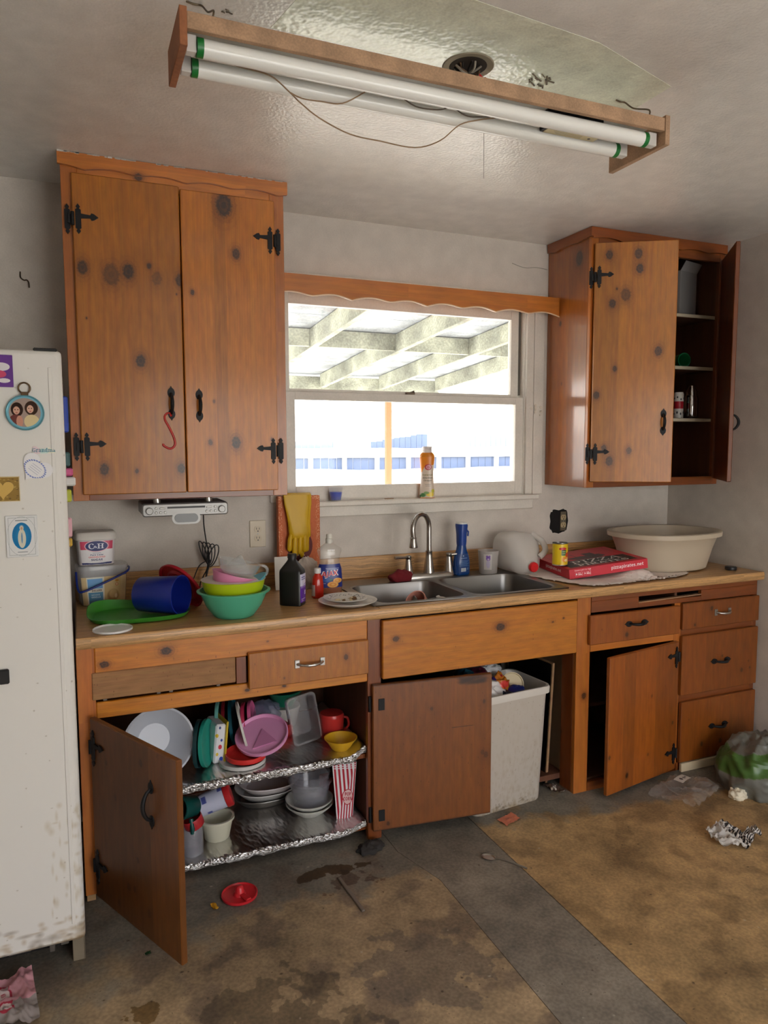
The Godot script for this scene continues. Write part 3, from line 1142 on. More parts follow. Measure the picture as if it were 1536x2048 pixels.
	solo("saucer", st, mat(C(208, 206, 200), 0.3), "small white saucer on the bottom of the right wall cabinet", "saucer", Vector3(2.87, 1.3405, 0.22))

func part_lid_box(st: SurfaceTool) -> void:
	var b := thing("paper_box", "grey-white open carton on the right cabinet's top shelf", "box", Vector3(2.86, 2.167, 0.17), 0.25)
	part("body", st, mat(C(150, 148, 146), 0.8), b)
	var f := mk()
	bx(f, Vector3(0.0, 0.246, 0.062), Vector3(0.15, 0.002, 0.05), 0.0, Basis(Vector3(1, 0, 0), -1.0))
	part("flap", f, mat(C(170, 168, 166), 0.8), b)

# ---------------------------------------------------------------- base cabinets
func base_left() -> void:
	var t := thing("base_cabinet", "left pine base cabinet with its door hanging open on foil-lined shelves", "cabinet")
	var st := mk()
	bb(st, -0.045, 0.03, 0.03, -0.027, 0.876, 0.579)
	part("side_panel", st, M.inside, t)
	part("partition", slab(0.968, 0.03, 0.03, 0.986, 0.876, 0.579), M.inside, t)
	part("back_panel", slab(-0.027, 0.03, 0.02, 0.968, 0.876, 0.03), M.inside, t)
	part("shelf", slab(-0.027, 0.322, 0.03, 0.968, 0.340, 0.572), M.pine_red_h, t)
	part("cabinet_floor", slab(-0.027, 0.034, 0.03, 0.968, 0.052, 0.572), M.pine_red_h, t)
	part("deck", slab(-0.027, 0.655, 0.03, 0.968, 0.667, 0.575), M.inside, t)
	part("stile", slab(-0.047, 0.035, 0.58, 0.008, 0.876, 0.60), M.pine_v, t)
	part("stile", slab(0.960, 0.004, 0.58, 1.016, 0.876, 0.60), M.pine_red, t)
	part("stile", slab(0.466, 0.690, 0.58, 0.502, 0.785, 0.60), M.pine_red, t)
	var rt := wood(900, 90, Color(0.725, 0.450, 0.124), [], [[0.235, 0.45, 17, 1.0], [0.03, 0.7, 14, 0.9], [0.6, 0.5, 4, 0.5]], 131, true, 10)
	front("rail", t, 0.008, 0.785, 0.960, 0.876, 0.58, rt)
	var rl := wood(900, 60, Color(0.744, 0.470, 0.120), [], [[0.52, 0.45, 8, 0.9], [0.66, 0.5, 7, 0.9]], 132, true, 5)
	front("rail", t, 0.008, 0.633, 0.960, 0.687, 0.58, rl)
	var pk := tmat(pine_im(512, 110, C(158, 116, 76), [], [], 133, true, 30), 0.7)
	front("false_drawer_front", t, -0.003, 0.697, 0.463, 0.788, 0.585, pk, "rough unfinished plank in place of a drawer front")
	# bits of metal left in the slot under the plank
	st = mk()
	for x in [0.03, 0.20, 0.24, 0.40]:
		bb(st, x, 0.684, 0.57, x + 0.012, 0.699, 0.585, 0.0)
	part("drawer_track", st, mat(C(120, 112, 104), 0.5, 0.7), t)
	var d1 := wood(512, 140, Color(0.688, 0.420, 0.120), [], [[0.80, 0.42, 12, 0.8], [0.28, 0.8, 5, 0.4]], 134, false, 26)
	var d := front("drawer", t, 0.506, 0.670, 0.957, 0.800, 0.601, d1)
	plate_pull(d, Vector3(0.728, 0.741, 0.621), 0.095)
	# open door, swung 64 degrees about its left edge
	var dm := wood(460, 560, Color(0.42, 0.245, 0.085), [0.35, 0.7], [[0.62, 0.10, 11, 0.8], [0.30, 0.36, 10, 0.5], [0.55, 0.62, 9, 0.7], [0.43, 0.80, 12, 0.7], [0.50, 0.79, 9, 0.7], [0.66, 0.86, 13, 0.5], [0.2, 0.2, 8, 0.5], [0.30, 0.93, 9, 0.5]], 135, false, 60)
	d = swing("door", t, Vector3(0.003, 0.047, 0.620), 0.498, 0.605, -1.122, dm)
	pull(d, Vector3(0.362, 0.435, 0.02), 0.15)
	hinge(d, Vector3(0.006, 0.510, 0.021), 1, 1.2)
	hinge(d, Vector3(0.006, 0.110, 0.021), 1, 1.2)
	for p in [[-0.03, 0.61, 0.05], [0.985, 0.61, 0.05]]:
		st = mk()
		bb(st, p[0] - 0.014, 0.0, 0.545, p[0] + 0.014, 0.034, 0.575)
		part("foot", st, M.raw_wood, t)

func base_sink() -> void:
	var t := thing("base_cabinet", "sink base cabinet in the middle, its stained door ajar beside a white bin", "cabinet")
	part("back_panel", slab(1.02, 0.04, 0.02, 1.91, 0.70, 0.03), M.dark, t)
	var st := mk()
	bb(st, 1.925, 0.0, 0.58, 1.997, 0.876, 0.60)
	part("stile", st, M.pine_v, t)
	part("stile_return", slab(1.925, 0.0, 0.50, 1.943, 0.876, 0.579), M.pine_red, t)
	part("side_panel", slab(1.945, 0.04, 0.03, 1.955, 0.876, 0.499), mat(C(150, 128, 102), 0.8), t)
	var pm := wood(900, 230, Color(0.744, 0.460, 0.112), [], [[0.06, 0.33, 14, 0.85], [0.575, 0.33, 20, 1.0], [0.92, 0.30, 5, 0.7], [0.86, 0.35, 5, 0.6]], 141, true, 25)
	front("false_front", t, 1.014, 0.640, 1.910, 0.866, 0.601, pm)
	var im := pine_im(480, 560, Color(0.50, 0.280, 0.080), [0.15, 0.63, 0.87], [[0.93, 0.19, 8, 0.7], [0.95, 0.57, 12, 0.6], [0.92, 0.55, 10, 0.5], [0.12, 0.955, 8, 0.8], [0.48, 0.20, 8, 0.6]], 142, false, 160)
	for i in 40:
		p_ell(im, 480 * (0.72 + 0.22 * fposmod(i * 0.37, 1.0)), 560 * (0.01 + 0.045 * fposmod(i * 0.61, 1.0)), 20, 9, C(40, 22, 12), 1.0, 0.45)
		p_ell(im, 480 * (0.66 + 0.18 * fposmod(i * 0.53, 1.0)), 560 * 0.35, 9, 2, C(50, 26, 12), 1.0, 0.25)
		p_ell(im, 480 * fposmod(i * 0.29, 1.0), 3, 20, 5, C(50, 24, 14), 1.0, 0.3)
		p_ell(im, 480 * fposmod(i * 0.29, 1.0), 557, 20, 5, C(50, 24, 14), 1.0, 0.3)
	var d := swing("door", t, Vector3(0.975, 0.046, 0.601), 0.492, 0.577, -0.105, tmat(im, 0.42, 0.4, 0.25))
	for y in [0.062, 0.50]:
		st = mk()
		bx(st, Vector3(0.034, y, 0.0215), Vector3(0.024, 0.045, 0.003), 0.001)
		tube(st, [Vector3(-0.008, y - 0.03, 0.004), Vector3(-0.008, y + 0.03, 0.004)], 0.006)
		part("hinge", st, M.iron, d)
	# plank of the floor frame left bare beside the bin
	part("floor_cleat", slab(1.80, 0.03, 0.20, 1.945, 0.055, 0.50), M.inside, t)

func base_right() -> void:
	var t := thing("base_cabinet", "right pine base cabinet with a stack of drawers and a crooked half-open door", "cabinet")
	part("partition", slab(1.957, 0.03, 0.03, 1.972, 0.876, 0.579), M.inside, t)
	part("partition", slab(2.488, 0.03, 0.03, 2.503, 0.876, 0.579), M.inside, t)
	part("back_panel", slab(1.972, 0.03, 0.02, 2.99, 0.876, 0.03), M.inside, t)
	part("cabinet_floor", slab(1.972, 0.03, 0.03, 2.488, 0.048, 0.575), M.inside, t)
	part("shelf", slab(1.972, 0.30, 0.03, 2.488, 0.318, 0.42), M.inside, t)
	# top rail broken by a long slot
	var st := mk()
	bb(st, 1.999, 0.850, 0.58, 2.99, 0.876, 0.60)
	bb(st, 1.999, 0.800, 0.58, 2.26, 0.850, 0.60)
	bb(st, 2.63, 0.800, 0.58, 2.99, 0.850, 0.60)
	bb(st, 2.26, 0.800, 0.58, 2.63, 0.822, 0.60)
	part("rail", st, M.pine_red_h, t)
	st = mk()
	bx(st, Vector3(2.445, 0.826, 0.590), Vector3(0.37, 0.006, 0.02), 0.001, Basis(Vector3(0, 0, 1), 0.02))
	part("splinter", st, M.raw_wood, t)
	part("stile", slab(2.470, 0.0, 0.58, 2.512, 0.800, 0.60), M.pine_v, t)
	part("stile", slab(2.965, 0.0, 0.58, 2.992, 0.800, 0.60), M.pine_red, t)
	part("rail", slab(1.999, 0.628, 0.58, 2.470, 0.672, 0.60), M.pine_h, t)
	part("rail", slab(2.512, 0.640, 0.58, 2.965, 0.685, 0.60), M.pine_red_h, t)
	part("rail", slab(2.512, 0.325, 0.58, 2.965, 0.370, 0.60), M.pine_red_h, t)
	part("rail", slab(1.999, 0.0, 0.58, 2.965, 0.040, 0.60), M.pine_red_h, t)
	var c := Color(0.56, 0.300, 0.075)
	var d := front("drawer", t, 1.980, 0.663, 2.487, 0.792, 0.601, wood(420, 110, c, [0.35, 0.7], [[0.39, 0.78, 9, 0.8], [0.12, 0.5, 2, 0.6]], 151))
	pull(d, Vector3(2.232, 0.738, 0.621), 0.135, true)
	d = front("drawer", t, 2.502, 0.677, 2.985, 0.799, 0.601, wood(400, 110, c.darkened(0.08), [0.27, 0.5, 0.72], [[0.36, 0.28, 9, 0.8], [0.15, 0.85, 6, 0.8], [0.55, 0.6, 5, 0.4]], 152))
	plate_pull(d, Vector3(2.745, 0.742, 0.621), 0.085, true, true)
	d = front("drawer", t, 2.505, 0.366, 2.985, 0.647, 0.601, wood(400, 240, c.darkened(0.1), [0.3, 0.62], [[0.79, 0.72, 9, 0.7], [0.90, 0.70, 5, 0.6], [0.88, 0.58, 5, 0.4], [0.52, 0.42, 5, 0.6]], 153))
	pull(d, Vector3(2.745, 0.508, 0.621), 0.13, true)
	d = front("drawer", t, 2.512, 0.045, 2.985, 0.333, 0.601, wood(400, 240, c.darkened(0.1), [0.35, 0.65], [[0.28, 0.75, 9, 0.9], [0.53, 0.76, 9, 0.9], [0.1, 0.3, 3, 0.4]], 154))
	pull(d, Vector3(2.745, 0.195, 0.621), 0.13, true)
	var m := wood(440, 560, c, [0.2, 0.36, 0.66, 0.86], [[0.27, 0.90, 10, 1.0], [0.60, 0.36, 7, 0.4], [0.57, 0.80, 6, 0.5], [0.93, 0.62, 8, 0.7], [0.02, 0.72, 8, 0.7]], 155, false, 10)
	d = swing("door", t, Vector3(2.482, 0.022, 0.602), -0.478, 0.605, 0.185, m)
	hinge(d, Vector3(-0.004, 0.535, 0.021), -1, 1.0, false)
	hinge(d, Vector3(-0.004, 0.080, 0.021), -1, 1.0, false)
	# loose cream moulding at the foot of the drawers
	st = mk()
	bx(st, Vector3(2.74, 0.021, 0.622), Vector3(0.44, 0.040, 0.016), 0.002, Basis(Vector3(0, 1, 0), -0.02))
	solo("loose_moulding", st, mat(C(208, 190, 156), 0.6), "cream painted strip of moulding lying at the foot of the drawers", "moulding")

func ring_rect(x0: float, z0: float, x1: float, z1: float, y: float, k := 4) -> PackedVector3Array:
	# same point count and order as rrect(k)
	var out := PackedVector3Array()
	for q in 4:
		for i in k + 1:
			var cx: float = [x1, x0, x0, x1][q]
			var cz: float = [z1, z1, z0, z0][q]
			out.append(Vector3(cx, y, cz))
	return out

func rr_at(x0: float, z0: float, x1: float, z1: float, r: float, y: float, k := 4) -> PackedVector3Array:
	return moved(rrect(x1 - x0, z1 - z0, r, y, k), Transform3D(Basis.IDENTITY, Vector3((x0 + x1) / 2, 0, (z0 + z1) / 2)))

const SX0 := 0.99
const SX1 := 1.885
const SZ0 := 0.075
const SZ1 := 0.592

func countertop() -> void:
	var t := thing("countertop", "oak-patterned laminate countertop running the whole wall, with a sink let into it", "countertop")
	var st := mk()
	var y0 := CT - 0.038
	bb(st, -0.045, y0, 0.002, SX0 + 0.012, CT, 0.632, 0.004)
	bb(st, SX1 - 0.012, y0, 0.002, XR - 0.002, CT, 0.632, 0.004)
	bb(st, SX0 + 0.012, y0, SZ1 - 0.012, SX1 - 0.012, CT, 0.632, 0.004)
	bb(st, SX0 + 0.012, y0, 0.002, SX1 - 0.012, CT, SZ0 + 0.012, 0.004)
	part("slab", st, M.oak, t)
	st = mk()
	var p := []
	for i in 9:
		var a := -PI / 2 + PI * i / 8
		p.append(Vector3(0, CT - 0.019 + 0.0195 * sin(a), 0.630 + 0.006 * cos(a)))
	var r0 := PackedVector3Array()
	var r1 := PackedVector3Array()
	for v in p:
		r0.append(v + Vector3(-0.045, 0, 0))
		r1.append(v + Vector3(XR - 0.002, 0, 0))
	loft(st, [r0, r1])
	part("front_edge", st, M.oak, t)
	part("backsplash", slab(-0.045, CT + 0.0005, 0.002, XR - 0.002, CT + 0.100, 0.021, 0.003), M.oak, t)

func sink_and_faucet() -> void:
	var t := thing("double_sink", "stainless steel double-bowl sink set into the counter under the window", "sink")
	var m := mat(C(142, 140, 137), 0.34, 1.0)
	var st := mk()
	var xm := 1.435
	var bowls := [[1.035, 0.205, 1.415, 0.555], [1.455, 0.195, 1.845, 0.560]]
	var halves := [[SX0, xm], [xm, SX1]]
	for i in 2:
		var b: Array = bowls[i]
		var h: Array = halves[i]
		loft(st, [ring_rect(h[0], SZ0, h[1], SZ1, CT + 0.001), ring_rect(h[0], SZ0, h[1], SZ1, CT + 0.0055), rr_at(b[0] - 0.012, b[1] - 0.012, b[2] + 0.012, b[3] + 0.012, 0.06, CT + 0.0055), rr_at(b[0] - 0.003, b[1] - 0.003, b[2] + 0.003, b[3] + 0.003, 0.055, CT + 0.003)], false, false)
	part("rim", st, m, t)
	for b in bowls:
		st = mk()
		var rings := []
		for q in [[0.003, 0.003, 0.055], [0.0, -0.006, 0.052], [-0.008, -0.10, 0.05], [-0.014, -0.145, 0.05], [-0.03, -0.165, 0.045], [-0.06, -0.172, 0.04], [-0.15, -0.176, 0.015]]:
			rings.append(rr_at(b[0] - q[0], b[1] - q[0], b[2] + q[0], b[3] + q[0], q[2], CT + q[1]))
		loft(st, rings, false, true)
		var bowl := part("bowl", st, m, t)
		st = mk()
		var cx: float = (b[0] + b[2]) / 2
		var cz: float = (b[1] + b[3]) / 2
		lathe(st, [[0.0, 0.0], [0.028, 0.0], [0.032, 0.003], [0.044, 0.003], [0.046, 0.0]], 24, Transform3D(Basis.IDENTITY, Vector3(cx, CT - 0.1755, cz)))
		part("drain", st, M.steel, bowl)
	# faucet
	var f := thing("faucet", "brushed nickel faucet with a high curved spout and two lever handles", "faucet", Vector3(1.449, CT + 0.006, 0.135))
	var fm := mat(C(172, 168, 162), 0.26, 1.0)
	st = mk()
	loft(st, [rrect(0.26, 0.058, 0.028, 0.0), rrect(0.26, 0.058, 0.028, 0.010), rrect(0.245, 0.045, 0.022, 0.020), rrect(0.235, 0.036, 0.018, 0.022)])
	part("base", st, fm, f)
	st = mk()
	lathe(st, [[0.026, 0.02], [0.022, 0.05], [0.016, 0.095], [0.0145, 0.115], [0.0155, 0.117], [0.0155, 0.121], [0.012, 0.123]], 28)
	part("spout_base", st, fm, f)
	st = mk()
	var dir := Vector3(-0.86, 0, 0.51)
	var pts := [Vector3(0, 0.12, 0), Vector3(0, 0.21, 0)]
	var rad := 0.066
	for i in range(0, 15):
		var a := PI * 1.07 * i / 14
		pts.append(Vector3(0, 0.228, 0) + dir * rad * (1.0 - cos(a)) + Vector3(0, rad * sin(a), 0))
	var e: Vector3 = pts[-1]
	pts.append(e + Vector3(0, -0.02, 0) + dir * -0.003)
	tube(st, pts, 0.0115, 14)
	part("spout", st, fm, f)
	st = mk()
	lathe(st, [[0.012, 0.0], [0.0145, -0.002], [0.0135, -0.006], [0.015, -0.02], [0.0195, -0.043], [0.0185, -0.047], [0.0, -0.045]], 24, Transform3D(Basis.IDENTITY, e + Vector3(0, -0.018, 0) + dir * -0.003))
	part("spray_head", st, fm, f)
	for s in [-1.0, 1.0]:
		st = mk()
		lathe(st, [[0.025, 0.015], [0.021, 0.03], [0.0145, 0.07], [0.0125, 0.088], [0.014, 0.090], [0.014, 0.102], [0.006, 0.106], [0.0, 0.106]], 24, Transform3D(Basis.IDENTITY, Vector3(s * 0.103, 0, 0)))
		tube(st, [Vector3(s * 0.100, 0.096, 0), Vector3(s * 0.128, 0.098, 0.008), Vector3(s * 0.180, 0.101, 0.02)], [0.0065, 0.0055, 0.007], 10)
		part("handle", st, fm, f)
	# what lies in and on the sink
	var rag := mk()
	blob(rag, Vector3(0.052, 0.028, 0.030), 0.45, 14.0, 61, Vector3(0, 0.014, 0), 20)
	solo("red_rag", rag, mat(C(120, 24, 34), 0.9), "crumpled dark red rag left of the faucet base", "rag", Vector3(1.293, CT + 0.006, 0.165), 0.3)
	var cp := thing("pink_cup", "pale pink plastic cup tipped over in the left sink bowl", "cup", Vector3(1.272, CT - 0.105, 0.42), 0.5)
	st = mk()
	lathe(st, [[0, -0.05], [0.034, -0.05], [0.045, 0.05], [0.047, 0.05], [0.047, 0.053], [0.043, 0.053], [0.032, -0.046], [0, -0.046]], 28, Transform3D(Basis(Vector3(0, 0, 1), 0.9), Vector3(0, 0.046, 0)))
	part("body", st, mat(C(236, 168, 150), 0.4), cp)
	var kn := thing("grey_cutting_board", "thin grey plastic board leaning upright in the left sink bowl", "cutting board", Vector3(1.225, CT - 0.170, 0.40), -0.3)
	st = mk()
	bx(st, Vector3(0, 0.075, 0), Vector3(0.006, 0.17, 0.10), 0.002, Basis(Vector3(0, 0, 1), -0.3))
	part("board", st, mat(C(120, 118, 112), 0.4), kn)
	var pan := thing("black_pan", "small black pan lying in the left sink bowl, right of the pink cup", "pan", Vector3(1.340, CT - 0.125, 0.445))
	st = mk()
	lathe(st, [[0, 0], [0.045, 0], [0.054, 0.05], [0.056, 0.052], [0.052, 0.052], [0.043, 0.004], [0, 0.004]], 28, Transform3D(Basis(Vector3(1, 0, 0), 0.3), Vector3(0, 0.03, 0)))
	part("body", st, mat(C(28, 27, 27), 0.3), pan)
	st = mk()
	tube(st, curve([Vector3(0.03, 0.085, 0.03), Vector3(0.0, 0.11, 0.06), Vector3(-0.02, 0.112, 0.03), Vector3(0.0, 0.108, 0.0)], 5), 0.006, 8)
	part("handle", st, mat(C(210, 208, 200), 0.4), pan, "white loop handle")

func basis_y(dir: Vector3) -> Basis:
	var y := dir.normalized()
	var x := y.cross(Vector3(0, 0, 1) if absf(y.z) < 0.9 else Vector3(1, 0, 0)).normalized()
	return Basis(x, y, x.cross(y))

# ---------------------------------------------------------------- fridge and its magnets
func fridge() -> void:
	var t := thing("refrigerator", "old white refrigerator with rust-stained door edge at the left", "refrigerator")
	var im := new_im(384, 1024, C(228, 226, 220))
	rng.seed = 200
	for i in 160:
		p_ell(im, rng.randf() * 384, rng.randf() * 1024, rng.randf_range(0.6, 2.0), rng.randf_range(0.6, 2.4), C(150, 140, 124), 0.6, 0.5)
	for i in 130:
		var e := rng.randf()
		p_ell(im, 384 - pow(rng.randf(), 2.5) * 370, 1024 - pow(e, 2.6) * 46, rng.randf_range(3, 16), rng.randf_range(2, 9), C(150, 120, 80) if i % 4 else C(84, 66, 48), 1.0, 0.36)
	for i in 60:
		p_ell(im, 384 - pow(rng.randf(), 2.0) * 46, 1024 - rng.randf() * 260, rng.randf_range(1, 6), rng.randf_range(2, 14), C(170, 150, 112), 1.0, 0.30)
	var st := mk()
	bb(st, -0.80, 0.115, 0.20, -0.056, 1.770, 0.868, 0.006)
	part("body", st, M.fridge, t)
	st = mk()
	var door_ring := func(z: float, inset: float) -> PackedVector3Array:
		return moved(rrect(0.754 - inset * 2, 1.672 - inset * 2, 0.011, 0.0, 6), Transform3D(Basis(Vector3(1, 0, 0), Vector3(0, 0, 1), Vector3(0, 1, 0)), Vector3(-0.426, 0.940, z)))
	loft(st, [door_ring.call(0.884, 0.0), door_ring.call(0.916, 0.0), door_ring.call(0.926, 0.004), door_ring.call(0.930, 0.012)])
	flat_uv(part("door", st, tmat(im, 0.35), t), -0.80, 0.104, -0.049, 1.776)
	part("gasket", slab(-0.79, 0.12, 0.868, -0.058, 1.765, 0.884, 0.0), mat(C(196, 192, 184), 0.7), t)
	part("edge_strip", slab(-0.083, 0.16, 0.9295, -0.073, 1.73, 0.9325, 0.0012), M.fridge, t)
	# machine space under the door
	part("kick_space", slab(-0.79, 0.02, 0.60, -0.07, 0.115, 0.80, 0.0), mat(C(26, 24, 22), 0.9), t)
	var rust := mat(C(138, 126, 106), 0.7, 0.3)
	st = mk()
	bb(st, -0.086, 0.0, 0.85, -0.052, 0.115, 0.864)
	bb(st, -0.056, 0.0, 0.80, -0.052, 0.115, 0.864)
	part("leg_bracket", st, rust, t)
	var br := mat(C(120, 114, 106), 0.5, 0.6)
	part("bracket", slab(-0.118, 0.045, 0.83, -0.096, 0.095, 0.842), br, t)
	part("bracket", slab(-0.165, 0.055, 0.82, -0.125, 0.082, 0.84), br, t)
	part("bracket", slab(-0.150, 0.020, 0.81, -0.135, 0.055, 0.825), br, t)
	part("bracket", slab(-0.26, 0.03, 0.80, -0.20, 0.09, 0.812), br, t)
	st = mk()
	bx(st, Vector3(-0.088, 1.778, 0.905), Vector3(0.058, 0.009, 0.035), 0.003)
	part("hinge_cap", st, M.black, t)
	var z := 0.9305
	# purple card, plain shapes only
	im = new_im(96, 140, C(98, 44, 140))
	p_ell(im, 60, 52, 26, 18, C(226, 220, 226))
	p_ell(im, 52, 84, 22, 16, C(206, 70, 110))
	p_ell(im, 66, 112, 20, 10, C(228, 224, 226))
	st = mk()
	bb(st, -0.235, 1.676, z, -0.166, 1.759, z + 0.004)
	flat_uv(solo("purple_magnet", st, tmat(im, 0.5), "purple rectangular magnet with pale and pink shapes, cut by the photo's left edge", "magnet"), -0.235, 1.676, -0.166, 1.759)
	# round photo ornament with a ring
	var o := thing("photo_magnet", "round teal-rimmed photo magnet with a ring on top, shaped like a pocket watch", "magnet", Vector3(-0.142, 1.610, z))
	var face := Basis(Vector3(1, 0, 0), PI / 2)
	st = mk()
	lathe(st, [[0.0, 0.0], [0.045, 0.0], [0.047, 0.004], [0.046, 0.011], [0.0435, 0.013], [0.042, 0.0125]], 40, Transform3D(face, Vector3.ZERO))
	part("rim", st, mat(C(96, 160, 176), 0.3, 0.3), o)
	im = new_im(128, 128, C(190, 205, 210))
	p_ell(im, 64, 64, 58, 58, C(170, 150, 140))
	p_ell(im, 36, 52, 22, 28, C(48, 32, 28)); p_ell(im, 88, 46, 24, 28, C(58, 38, 30))
	p_ell(im, 34, 56, 12, 16, C(214, 168, 146)); p_ell(im, 84, 50, 12, 16, C(220, 176, 154))
	p_ell(im, 30, 98, 24, 26, C(110, 60, 56)); p_ell(im, 44, 100, 12, 24, C(206, 150, 130))
	p_ell(im, 88, 100, 28, 28, C(222, 204, 158))
	p_ell(im, 29, 53, 2.2, 1.6, C(40, 26, 24)); p_ell(im, 39, 53, 2.2, 1.6, C(40, 26, 24)); p_ell(im, 34, 65, 4, 1.6, C(170, 70, 76))
	p_ell(im, 79, 47, 2.2, 1.6, C(40, 26, 24)); p_ell(im, 89, 47, 2.2, 1.6, C(40, 26, 24)); p_ell(im, 84, 59, 4, 1.6, C(170, 70, 76))
	p_ring(im, 64, 64, 64, 64, 0.10, C(120, 180, 200))
	st = mk()
	var disc := PackedVector2Array()
	for i in 36:
		disc.append(Vector2(cos(TAU * i / 36), sin(TAU * i / 36)) * 0.0418)
	prism(st, disc, 0.0134)
	part("picture", st, tmat(im, 0.15), o)
	st = mk()
	bb(st, -0.008, 0.044, 0.002, 0.010, 0.054, 0.012)
	var ring := []
	for i in 25:
		ring.append(Vector3(0.001 + 0.014 * cos(TAU * i / 24), 0.064 + 0.014 * sin(TAU * i / 24), 0.007))
	tube(st, ring, 0.0022, 8, false)
	part("ring", st, mat(C(104, 84, 62), 0.35, 0.8), o)
	# word magnet
	im = new_im(160, 48, C(240, 236, 214))
	p_rect(im, 0, 0, 54, 48, C(226, 206, 212)); p_rect(im, 54, 0, 108, 48, C(206, 228, 222))
	p_text(im, "Grandma", 80, 24, 25, C(52, 120, 140), "Droid Serif", true, 0.0, 1.02)
	st = mk()
	prism(st, PackedVector2Array([Vector2(-0.028, 0.000), Vector2(-0.026, 0.012), Vector2(-0.019, 0.013), Vector2(-0.012, 0.007), Vector2(0.004, 0.006), Vector2(0.010, 0.010), Vector2(0.027, 0.003), Vector2(0.028, -0.005), Vector2(0.010, -0.006), Vector2(-0.022, -0.008)]), 0.004)
	solo("word_magnet", st, tmat(im, 0.5), "small pastel magnet spelling a word above the white heart", "magnet", Vector3(-0.101, 1.509, z))
	# white porcelain heart, tilted
	im = new_im(128, 128, C(238, 238, 240))
	for i in 26:
		var a := TAU * i / 26
		p_ell(im, 64 + 44 * cos(a), 60 + 38 * sin(a), 6, 4, C(70, 96, 186), 0.6, 0.8)
	for i in 4:
		p_rect(im, 42, 44 + i * 10, 88, 45 + i * 10, C(120, 130, 170))
	st = mk()
	prism(st, heart(0.040), 0.006, Transform3D(Basis(Vector3(0, 0, 1), -0.72), Vector3.ZERO))
	solo("heart_magnet", st, tmat(im, 0.25), "white porcelain heart magnet with blue flowers", "magnet", Vector3(-0.122, 1.464, z))
	# gold square with heart
	o = thing("gold_magnet", "square gold-brown magnet with a raised gold heart", "magnet", Vector3(-0.203, 1.409, z))
	im = new_im(64, 64, C(150, 118, 44))
	rng.seed = 3
	for i in 70:
		p_ell(im, rng.randf() * 64, rng.randf() * 64, 3, 2, C(90, 66, 24) if i % 2 else C(206, 176, 96), 0.6, 0.7)
	st = mk()
	bx(st, Vector3(0, 0, 0.002), Vector3(0.078, 0.064, 0.004), 0.001)
	flat_uv(part("plate", st, tmat(im, 0.35), o), -0.039, -0.032, 0.039, 0.032)
	part("frame", slab(-0.040, -0.033, 0.0, 0.040, -0.031, 0.006), mat(C(226, 206, 160), 0.4), o)
	part("frame", slab(-0.040, 0.031, 0.0, 0.040, 0.033, 0.006), mat(C(226, 206, 160), 0.4), o)
	part("frame", slab(0.038, -0.031, 0.0, 0.040, 0.031, 0.006), mat(C(226, 206, 160), 0.4), o)
	st = mk()
	prism(st, heart(0.026), 0.007)
	part("heart", st, mat(C(216, 178, 92), 0.35), o)
	# clear-framed picture of a robed figure
	im = new_im(160, 200, C(226, 228, 228))
	p_ring(im, 80, 100, 74, 94, 0.015, C(150, 160, 160))
	p_rect(im, 14, 10, 16, 190, C(168, 174, 174)); p_rect(im, 144, 10, 146, 190, C(168, 174, 174))
	p_rect(im, 14, 10, 146, 12, C(168, 174, 174)); p_rect(im, 14, 188, 146, 190, C(168, 174, 174))
	p_ell(im, 80, 98, 48, 64, C(30, 120, 176)); p_ell(im, 80, 98, 38, 54, C(44, 146, 200), 0.8)
	p_ell(im, 80, 110, 20, 46, C(214, 214, 196)); p_ell(im, 80, 62, 9, 12, C(222, 206, 182)); p_ell(im, 80, 58, 11, 12, C(210, 212, 200), 0.0, 0.6)
	p_ell(im, 80, 62, 5, 7, C(196, 160, 130)); p_ell(im, 80, 108, 4, 26, C(110, 150, 186))
	p_rect(im, 50, 22, 110, 26, C(130, 138, 140))
	p_rect(im, 56, 174, 106, 177, C(130, 138, 140))
	st = mk()
	bb(st, -0.202, 1.226, z, -0.125, 1.338, z + 0.005)
	flat_uv(solo("picture_magnet", st, tmat(im, 0.2), "rectangular picture magnet of a robed figure in a blue oval", "magnet"), -0.202, 1.226, -0.125, 1.338)
	st = mk()
	bb(st, -0.235, 0.885, z, -0.210, 0.925, z + 0.012, 0.003)
	solo("clip_magnet", st, M.black, "black magnetic clip low on the fridge door at the left edge", "magnet")
	# on the fridge's side
	var side := [[1.66, 1.56, C(44, 74, 170), "blue plastic magnet near the top of the fridge's right side"], [1.505, 1.465, C(60, 96, 96), "dark teal magnet on the fridge's right side beside the lower cabinet hinge"], [1.460, 1.438, C(206, 88, 140), "pink magnet on the fridge's right side"], [1.435, 1.410, C(220, 218, 214), "white square magnet on the fridge's right side below the pink one"], [1.400, 1.365, C(190, 196, 60), "lime green magnet on the fridge's right side"], [1.32, 1.265, C(220, 170, 180), "pale pink speckled magnet on the fridge's right side, second lowest"], [1.262, 1.238, C(200, 160, 60), "orange-yellow magnet lowest on the fridge's right side"]]
	for i in side.size():
		var s: Array = side[i]
		st = mk()
		var w: float = [0.014, 0.014, 0.020, 0.026, 0.014, 0.012, 0.011][i]
		bb(st, -0.0555, s[1], 0.845, -0.052 + w, s[0], 0.866, 0.004)
		solo("side_magnet", st, mat(s[2], 0.4), s[3], "magnet", Vector3.ZERO, 0.0, "magnets on the fridge's right side")

func heart(r: float) -> PackedVector2Array:
	var p := PackedVector2Array()
	for i in 40:
		var a := TAU * i / 40
		p.append(Vector2(16 * pow(sin(a), 3), 13 * cos(a) - 5 * cos(2 * a) - 2 * cos(3 * a) - cos(4 * a)) * r / 16.0)
	return p

